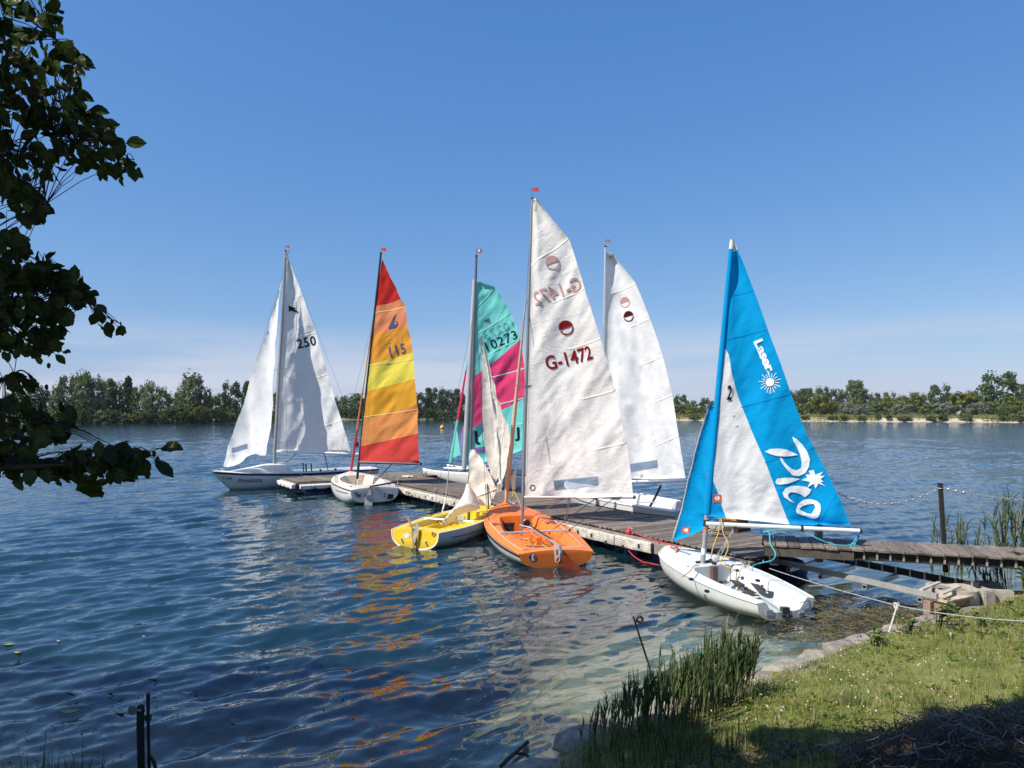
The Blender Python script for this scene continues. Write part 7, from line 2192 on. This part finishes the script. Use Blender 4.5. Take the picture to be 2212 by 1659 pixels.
reed_clump('reed_clump', 1.20, 5.28, .70, .36, 420, .14, .32, 'short dark grass in front of the tall reeds', 4, .010, .4, (0, 0), stalk=False, cat='grass')
reed_clump('grass_clump', -3.0, 4.92, .85, .16, 900, .38, .58, 'dark grass tufts at the bottom left beside the bank stick', 5, .011, .35, (.02, 0), stalk=False, cat='grass')
reed_clump('grass_clump', -3.05, 4.95, .35, .08, 22, .60, .80, 'few tall broad blades in the bottom left grass', 6, .018, .15, (.03, 0), stalk=False, cat='grass')
reed_clump('grass_clump', 2.85, 6.05, .12, .10, 40, .14, .26, 'dark grass tuft in the middle of the clover lawn', 7, .009, .35, (0, 0), stalk=False, cat='grass')
reed_clump('grass_clump', 3.10, 7.45, .16, .08, 60, .06, .15, 'grass tuft growing over the shore stones', 8, .007, .5, (0, 0), stalk=False, cat='grass')
reed_clump('grass_clump', 2.85, 7.42, .1, .06, 40, .08, .17, 'dark grass tuft between two shore stones', 18, .007, .5, (0, 0), stalk=False, cat='grass')
for i, (px, Y, rx, n, h0, h1, lb) in enumerate(((2016, 11.9, .12, 7, 1.2, 1.75, 'slim reeds left of the black post'), (2068, 11.75, .22, 16, 1.0, 1.5, 'reeds right of the black post'), (2112, 12.2, .12, 4, 1.1, 1.6, 'few thin reeds in open water right of the post'), (2172, 11.8, .28, 26, 1.2, 1.9, 'dense reeds behind the gangway near the right edge'), (2225, 11.9, .35, 34, 1.3, 2.1, 'tall reeds at the right edge of the view'))):
    d_ = ray(px, HY)
    reed_clump('reed_clump', d_.x / d_.y * Y, Y, rx, rx * .7, n, h0, h1, lb, 60 + i, .024, .3, (.05, -.02), dry=.12)
reed_clump('reed_clump', 7.3, 10.9, .25, .2, 14, .5, .9, 'bent reeds hanging below the gangway by the bank', 75, .022, .3, (-.35, -.1), dry=.15)

# ---- floating weed mat, heap of dry weed
def strands(name, P, L, w, mats, seed, lift=.02, base=None, fm=None):
    r = np.random.default_rng(seed)
    V, F, M = [], [], []
    for i, (x, y) in enumerate(P):
        a = r.uniform(0, 6.28); k = r.normal(0, 5)
        l = L * r.uniform(.4, 1.3)
        zb = base(x, y) if base else .004
        b = len(V)
        px, py = x, y
        for s in range(5):
            ww = w * (1 - abs(s - 2) * .25)
            nx, ny = -math.sin(a), math.cos(a)
            z = zb + lift * r.uniform(0, 1)
            V += [(px + nx * ww, py + ny * ww, z), (px - nx * ww, py - ny * ww, z + r.uniform(0, w))]
            px += math.cos(a) * l / 4; py += math.sin(a) * l / 4
            a += k * l / 4
        for s in range(4): F.append((b + 2 * s, b + 2 * s + 1, b + 2 * s + 3, b + 2 * s + 2)); M.append(i % len(mats))
    o = add(name, V, F, mats, None, smooth=False, fm=M)
    o['kind'] = 'stuff'
    return o
WB = [mat('weed_brown', (.09, .055, .025), .8, var=.3), mat('weed_dark', (.035, .024, .014), .8, var=.3), mat('weed_straw', (.22, .17, .08), .85, var=.3), mat('weed_olive', (.10, .10, .03), .8, var=.3)]
r_ = np.random.default_rng(77)
P = []
while len(P) < 3600:
    x, y = r_.normal(4.95, .75), r_.normal(9.75, .62)
    d = float(sdist(np.array([x]), np.array([y]))[0])
    if .02 < d < 1.7 and not (abs((x - 3.3) * .94 + (y - 11.1) * .335) < .62 and y > 9.75 and x < 4.25): P.append((x, y))
strands('floating_weed', P, .16, .0035, WB, 3, .018)
P = []
r_ = np.random.default_rng(78)
while len(P) < 340:
    x, y = r_.uniform(-5.2, -1.4), r_.uniform(5.6, 8.6)
    if vnoise(np.array([x]), np.array([y]), .9, 61)[0] > .1: P.append((x, y))
strands('floating_debris', P, .06, .004, [WB[1], WB[1], WB[3]], 4, .012)

def heap():
    V, F = [], []
    n = 26
    cx_, cy_ = 3.25, 4.72
    for i in range(n + 1):
        for j in range(n + 1):
            x, y = cx_ + (i / n - .5) * 2.4, cy_ + (j / n - .5) * 1.25
            rr = ((x - cx_) / 1.15) ** 2 + ((y - cy_) / .58) ** 2
            hgt = .24 * max(0, 1 - rr) ** .8 + .05 * noise.noise(Vector((x * 5, y * 5, 1))) * max(0, 1 - rr)
            V.append((x, y, gz(x, y) + hgt - .02))
    for i in range(n):
        for j in range(n): F.append((i * (n + 1) + j, (i + 1) * (n + 1) + j, (i + 1) * (n + 1) + j + 1, i * (n + 1) + j + 1))
    o = add('weed_heap', V, F, mat('heap_earth', (.055, .035, .022), .95, var=.4, vscale=9, bump=1, bscale=30), None)
    o['kind'] = 'stuff'
    def hz(x, y):
        rr = ((x - cx_) / 1.15) ** 2 + ((y - cy_) / .58) ** 2
        return gz(x, y) + .24 * max(0, 1 - rr) ** .8 - .01
    r = np.random.default_rng(5)
    P = [(cx_ + 1.1 * math.sqrt(q) * math.cos(a) * .95, cy_ + .55 * math.sqrt(q) * math.sin(a) * .95) for q, a in zip(r.uniform(size=1500), r.uniform(0, 6.28, 1500))]
    P += [(r.normal(1.8, .3), r.normal(5.05, .13)) for _ in range(300)]
    strands('dry_weed', P, .2, .004, [WB[0], WB[1], WB[0], mat('weed_red', (.11, .05, .025), .85), mat('weed_grey', (.20, .18, .17), .9)], 6, .05, hz)
heap()

# ---- floating leaves
lmat = mat('yellow_leaf', (.34, .30, .06), .6, var=.25, vscale=20); lmat2 = mat('pale_leaf', (.50, .40, .22), .6, var=.2, vscale=20)
LF = [(19, 1392, .10, 'greenish floating leaf cluster at the left edge of the water'), (127, 1385, .06, 'pale floating leaf, second from the left edge'), (221, 1381, .05, 'small yellow floating leaf'), (311, 1375, .05, 'pale yellow floating leaf out towards the waves'), (38, 1410, .08, 'brown floating leaf near the left edge'), (330, 1466, .08, 'cream and brown floating leaf in the middle of the drift'), (152, 1494, .08, 'cream floating leaf above the weed raft'), (32, 1492, .06, 'small cream floating leaf near the left edge'), (240, 1492, .06, 'thin tan floating leaf'), (405, 1497, .10, 'large dull floating leaf right of the drift'), (150, 1537, .14, 'yellow leaves caught in a small weed raft'), (262, 1538, .12, 'olive weed raft beside the yellow leaves'), (505, 1556, .05, 'small grey floating leaf right of the weed raft')]
for k, (px, py, s, lb) in enumerate(LF):
    c = atz(px, py, .022); q = random.Random(k)
    a = q.uniform(-.5, .5)
    V = []
    for u_, v_ in ((-1, 0), (-.5, .38), (.1, .46), (.7, .28), (1, 0), (.7, -.28), (.1, -.46), (-.5, -.38)):
        V.append(c + Vector(((u_ * math.cos(a) - v_ * math.sin(a)) * s * .6, (u_ * math.sin(a) + v_ * math.cos(a)) * s * .6, .012 * u_ * u_ + .006 * abs(v_))))
    V.append(c + UP * .001)
    tag(add('floating_leaf', V, [(i, (i + 1) % 8, 8) for i in range(8)], lmat2 if k % 2 else lmat, None, smooth=False), lb, 'leaf', 'leaves floating on the water')

# ---- rod rests, sticks
rb0, rt0 = atz(1453, 1572, .14), None
Yr = rb0.y
rt0 = aty(1368, 1332, Yr - .1)
rr = thing('rod_rest', 'thin black rod rest leaning left with two black rings, in the front reeds', 'rod rest', rb0)
MB().tube([rb0 - UP * .1, rt0], .008, 8).build('stick', M_BLACK, rr)
for px, py in ((1382, 1338), (1420, 1468)):
    c = aty(px, py, Yr - .08); b_ = aty(px - 12 if py < 1400 else px - 10, py + (7 if py < 1400 else -2), Yr - .07)
    MB().torus(c, Vector((1, 0, 0)), UP, .024, .011, 14, 6).tube([b_, c - Vector((.02, 0, .012))], .006, 6).build('ring', M_BLACK, rr)
Yb = 5.15
bs = thing('bank_stick', 'dark thick bank stick with a round clamp wheel at the bottom left', 'bank stick', aty(304, 1659, Yb))
M_DKPOST = mat('dark_green_post', (.018, .022, .022), .6, .2, var=.25, vscale=18)
MB().tube([aty(306, 1700, Yb), aty(303, 1560, Yb), aty(304, 1530, Yb)], [.026, .026, .026], 10).ball(aty(304, 1528, Yb), .028, 10, sc=(1, 1, .8)).build('stick', M_DKPOST, bs)
c = aty(288, 1533, Yb - .02)
MB().tube([c - Vector((0, .012, 0)), c + Vector((0, .012, 0))], .034, 16).tube([c, c + Vector((.06, 0, -.005))], .012, 6).build('clamp_wheel', M_ALUG, bs)
rs = thing('rod_rest', 'thin dark rod standing right beside the thick bank stick', 'rod rest', aty(322, 1659, Yb))
MB().tube([aty(323, 1700, Yb), aty(320, 1545, Yb), aty(320, 1498, Yb)], [.011, .012, .014], 8).build('rod', M_DKPOST, rs)
MB().box(aty(320, 1550, Yb), Vector((.02, 0, 0)), Vector((0, .012, 0)), UP * .018).build('clamp', M_BLACK, rs, smooth=False)
MB().tube(bez([aty(322, 1630, Yb), aty(332, 1645, Yb), aty(340, 1680, Yb)], 5), .012, 6).build('handle', M_BLACK, rs)
tag(MB().tube(bez([atz(1082, 1655, .06), atz(1100, 1637, .05), atz(1118, 1622, .03), atz(1140, 1603, .02)], 5), .016, 7).tube(bez([atz(1112, 1628, .03), atz(1130, 1628, .03), atz(1142, 1634, .02)], 4), .01, 6).build('driftwood', mat('dark_stick', (.05, .04, .032), .85, var=.3)), 'dark driftwood stick lying in the shallows at the bottom', 'driftwood')
for k, (a, b, lb) in enumerate((((1940, 1640), (1985, 1560), 'thin dry reed stem lying in the shaded lawn'), ((1760, 1590), (1930, 1625), 'long dry straw lying across the shaded lawn'))):
    p, q = atz(*a, .55), atz(*b, .55)
    p.z, q.z = gz(p.x, p.y) + .04, gz(q.x, q.y) + .06
    tag(MB().tube(bez([p, p.lerp(q, .5) + UP * .04, q], 5), .004, 5).build('dry_stem', mat('straw', (.36, .30, .16), .85)), lb, 'straw')

# ================================================================== ALDER over the view
ALD = thing('alder_tree', 'dark broad-leaved alder reaching in from the left edge, branches against the sky', 'tree', (-4.6, 1.2, gz(-4.6, 1.2)))
LEAFM = leafmat('alder_leaf', (.016, .030, .007), (.055, .082, .016), .30, .35, 5.0, .02)
M_BARKA = mat('alder_bark', (.045, .035, .028), .9, var=.3, vscale=12, bump=.6)
tb = Vector((-4.6, 1.2, gz(-4.6, 1.2) - .1))
MB().tube(bez([tb, tb + Vector((.05, .1, 1.6)), tb + Vector((-.1, 0, 3.4)), tb + Vector((.25, -.4, 5.2)), tb + Vector((.9, -.9, 7.2))], 5), [.24, .22, .2, .19, .185, .18, .175, .17, .165, .16, .15, .14, .13, .12, .11, .10, .09, .07, .06, .05, .04], 12).build('trunk', M_BARKA, ALD)

def leaf_mesh(seed):
    """alder leaf: round, notched tip, toothed edge, folded along the midrib; unit length along X"""
    q = random.Random(seed)
    wk = q.uniform(.78, 1.0); pk = q.uniform(0, 1)
    half = [(x_, w_ * wk * (1 - .35 * pk * max(0, x_ - .5))) for x_, w_ in [(0, .0), (.06, .04), (.14, .15), (.24, .25), (.33, .31), (.45, .36), (.56, .37), (.66, .355), (.76, .30), (.85, .22), (.93, .12), (1.0, .03)]]
    fold = q.uniform(.1, .5); curl = q.uniform(-.35, .25); wav = q.uniform(.01, .05)
    V, F = [], []
    n = len(half)
    tip = 1.02
    for x, w in half:
        zc = curl * x * x
        V.append((min(x, tip), 0, zc))
    for sd_ in (1, -1):
        for k, (x, w) in enumerate(half):
            ww = w * (1 + q.uniform(-.05, .07)) * (1.05 if k % 2 else .97)
            zc = curl * x * x
            V.append((x + (.02 if k % 2 else 0), sd_ * ww * math.cos(fold), zc + ww * math.sin(fold) + wav * math.sin(k * 1.7 + sd_)))
    for s in (1, 2):
        for k in range(n - 1):
            a, b, c, d = k, k + 1, s * n + k + 1, s * n + k
            F.append((a, b, c, d) if s == 1 else (d, c, b, a))
    me = bpy.data.meshes.new('leaf')
    me.from_pydata(V, [], F)
    me.materials.append(LEAFM)
    me.update()
    return me
LM = [leaf_mesh(i) for i in range(10)]
def poly_in(P, x, y):
    c = False
    for (x0, y0), (x1, y1) in zip(P, P[1:] + P[:1]):
        if (y0 > y) != (y1 > y) and x < (x1 - x0) * (y - y0) / (y1 - y0) + x0: c = not c
    return c
ZN = [([(-40, -30), (115, -30), (120, 10), (128, 40), (125, 85), (165, 110), (190, 140), (165, 165), (190, 215), (230, 255), (255, 300), (290, 340), (290, 375), (255, 385), (225, 375), (195, 365), (150, 375), (125, 388), (90, 380), (60, 385), (90, 430), (100, 465), (60, 475), (20, 470), (-40, 480)], 500, 34),
      ([(-40, 500), (40, 505), (60, 540), (100, 560), (150, 590), (180, 615), (200, 650), (160, 665), (140, 715), (115, 755), (85, 775), (40, 765), (-40, 790)], 340, 34),
      ([(190, 665), (225, 660), (262, 690), (272, 715), (240, 718), (205, 705)], 11, 26),
      ([(-40, 800), (30, 805), (80, 815), (70, 832), (20, 838), (-40, 840)], 9, 34),
      ([(-40, 850), (40, 868), (100, 870), (140, 880), (155, 915), (140, 955), (110, 970), (50, 985), (-40, 1000)], 105, 37),
      ([(-40, 985), (100, 990), (180, 975), (250, 958), (330, 985), (335, 1005), (290, 1025), (225, 1050), (190, 1050), (160, 1030), (90, 1030), (-40, 1020)], 140, 37)]
BR = [([(-160, 130), (0, 175), (60, 250), (150, 300), (215, 330), (290, 345)], 3.1), ([(-160, 60), (0, 70), (60, 60), (120, 85)], 3.3), ([(-160, 300), (0, 330), (80, 370), (100, 440)], 2.9), ([(-160, 560), (0, 585), (90, 610), (160, 625), (205, 670), (262, 700)], 3.1), ([(-160, 700), (0, 710), (60, 735), (100, 760)], 3.0), ([(-160, 840), (0, 822), (45, 800), (75, 822)], 3.0), ([(-160, 880), (0, 900), (80, 905), (140, 920)], 2.8), ([(-160, 1030), (0, 1012), (120, 1005), (220, 998), (300, 985), (345, 968)], 2.8)]
BPTS = []
rt_ = Vector((-4.5, 1.25, 0))
for P, dep in BR:
    W = [aty(px, py, dep + .12 * math.sin(px * .03)) for px, py in P]
    W = [Vector((-4.55, 1.25, W[0].z - .5))] + W
    C = bez(W, 6)
    k = len(C)
    MB().tube(C, [.026 * max(0, 1 - i / k * 1.9) ** 1.2 + .005 * (1 - i / k) + .0022 for i in range(k)], 6).build('branch', M_BARKA, ALD)
    BPTS += [c for c in C if c.y > 2.2]
lr = random.Random(4)
leaves = []
for P, n, sz in ZN:
    xs = [p[0] for p in P]; ys = [p[1] for p in P]
    k = 0
    while k < n:
        x, y = lr.uniform(min(xs), max(xs)), lr.uniform(min(ys), max(ys))
        if not poly_in(P, x, y): continue
        k += 1
        leaves.append((x, y, sz))
EXT = [(292, 308, 38, 10), (300, 372, 34, -60), (262, 392, 34, -95), (220, 378, 38, -110), (60, 480, 32, -80), (108, 552, 30, 70), (205, 633, 32, -25), (165, 592, 30, 90), (262, 712, 34, -40), (232, 718, 30, -60), (85, 778, 30, -80), (145, 762, 24, -15), (130, 775, 26, -50), (60, 828, 46, -8), (150, 900, 34, 80), (366, 965, 52, 10), (352, 1012, 66, -50), (300, 1032, 36, -60), (318, 1022, 30, -80), (190, 1052, 60, -70), (160, 970, 30, 20), (260, 962, 40, 5), (40, 1040, 36, -60), (130, 60, 42, -70), (150, 110, 40, -60), (172, 128, 34, -50), (180, 205, 36, -35), (118, 8, 40, -75), (230, 262, 34, 60)]
stems = MB()
fol = []
objs = 0
cand = [(x, y, s, None) for x, y, s in leaves] + [(x, y, s, a) for x, y, s, a in EXT]
lr.shuffle(cand)
cand.sort(key=lambda c: 0 if c[3] is not None else (c[0] < 0) + 1)
for (px, py, sz, ang) in cand:
    dep = lr.uniform(2.72, 3.25) if ang is None else lr.uniform(2.8, 3.0)
    p = aty(px, py, dep)
    L = sz * lr.uniform(.65, 1.3) * dep / FPX
    if ang is None: a = math.radians(lr.gauss(-50, 45))
    else: a = math.radians(ang)
    # direction of the midrib, mostly hanging; blade faces roughly sideways to the view
    d = Vector((math.cos(a), lr.uniform(-.45, .45), math.sin(a))).normalized()
    nn = Vector((lr.gauss(0, .7), -1 + lr.gauss(0, .45), lr.gauss(.2, .7)))
    nn = (nn - d * nn.dot(d)).normalized()
    yy = nn.cross(d)
    M3 = Matrix((d, yy, nn)).transposed()
    base = p - d * L * .5
    near = min(BPTS, key=lambda b: (b - base).length_squared)
    if (near - base).length < .34:
        stems.tube([near, near.lerp(base, .6) + Vector((0, 0, .012)), base, base + d * L * .1], [.0022, .0018, .0014, .001], 4, cap=False)
    if objs < 299:
        o = bpy.data.objects.new('leaf', LM[lr.randrange(10)])
        COL.objects.link(o)
        o.parent = ALD
        o.matrix_basis = Matrix.Translation(base - WPOS[ALD.name]) @ M3.to_4x4() @ Matrix.Scale(L, 4)
        objs += 1
    else:
        me = LM[lr.randrange(10)]
        fol.append(([base + M3 @ (v.co * L) for v in me.vertices], [tuple(f.vertices) for f in me.polygons]))
stems.build('twigs', M_BARKA, ALD)['kind'] = 'stuff'
mbf = MB()
for V, F in fol: mbf.raw(V, F)
o = mbf.build('foliage', LEAFM, ALD, smooth=False); o['kind'] = 'stuff'
# small cones on the twigs
cn = MB()
for i in range(26):
    b = lr.choice(BPTS)
    cn.ball(b + Vector((lr.uniform(-.04, .04), lr.uniform(-.04, .04), lr.uniform(-.06, .01))), .009, 6, 0, (1, 1, 1.5))
cn.build('cones', M_BARKA, ALD)['kind'] = 'stuff'

# the rest of the crown, over and behind the viewpoint; it shades the near bank
def crown_over():
    r = np.random.default_rng(15)
    n = 26000
    sx, sy = r.uniform(-9, 6.5, n * 2), r.uniform(-.5, 9.2, n * 2)
    edge = np.interp(sx, [-9, -5.5, -3.2, -1.2, 0, 1.0, 1.7, 2.3, 2.9, 3.6, 4.6, 6.5], [8.4, 7.8, 8.0, 7.7, 7.2, 6.6, 5.6, 5.35, 5.45, 5.75, 6.0, 6.2])
    edge = edge + .30 * vnoise(sx, sy, 1.4, 91) + .18 * vnoise(sx, sy, 3.5, 92)
    hole = vnoise(sx, sy, .9, 93) + .6 * vnoise(sx, sy, 2.2, 94)
    k = (sy < edge) & (hole < .58 + .6 * (sx < .9))
    sx, sy = sx[k][:n], sy[k][:n]
    m = len(sx)
    zg = np.clip(ground_z(sx, sy), 0, 1.5)
    z = r.uniform(5.4, 8.6, m)
    t = (z - zg) / SDIR.z
    p = np.stack([sx + t * SDIR.x, sy + t * SDIR.y, z], -1)
    # nothing of this part hangs into the picture
    ang = np.arctan2(p[:, 2] - CAMH, np.maximum(p[:, 1], .01))
    lat = np.abs(p[:, 0]) / np.maximum(p[:, 1], .01)
    keep = (p[:, 1] < .2) | (ang > math.radians(33.5)) | (lat > .92)
    p = p[keep]; m = len(p)
    V = np.zeros((m, 4, 3))
    nrm = r.normal(size=(m, 3)) + np.array([0, 0, .8]); nrm /= np.linalg.norm(nrm, axis=1)[:, None]
    tt = np.cross(nrm, r.normal(size=(m, 3))); tt /= np.linalg.norm(tt, axis=1)[:, None]
    bb = np.cross(nrm, tt)
    s = r.uniform(.09, .17, m)[:, None]
    V[:, 0], V[:, 1], V[:, 2], V[:, 3] = p - tt * s, p + bb * s * .75, p + tt * s, p - bb * s * .75
    F = np.arange(m * 4).reshape(m, 4)
    o = add('crown', V.reshape(-1, 3), F.tolist(), LEAFM, ALD, smooth=False)
    o['kind'] = 'stuff'
crown_over()
for P in ([(-4.2, .6, 5.2), (-2.6, .2, 6.2), (-.8, -.1, 7.0), (1.2, -.4, 7.6)], [(-4.2, .6, 4.8), (-5.0, 1.6, 6.0), (-6.2, 2.4, 7.0)], [(-4.0, .5, 5.6), (-2.8, -1.4, 6.8), (-.6, -2.6, 7.6)]):
    C = bez(P, 6)
    MB().tube(C, [.07 * (1 - i / len(C)) + .012 for i in range(len(C))], 7).build('branch', M_BARKA, ALD)
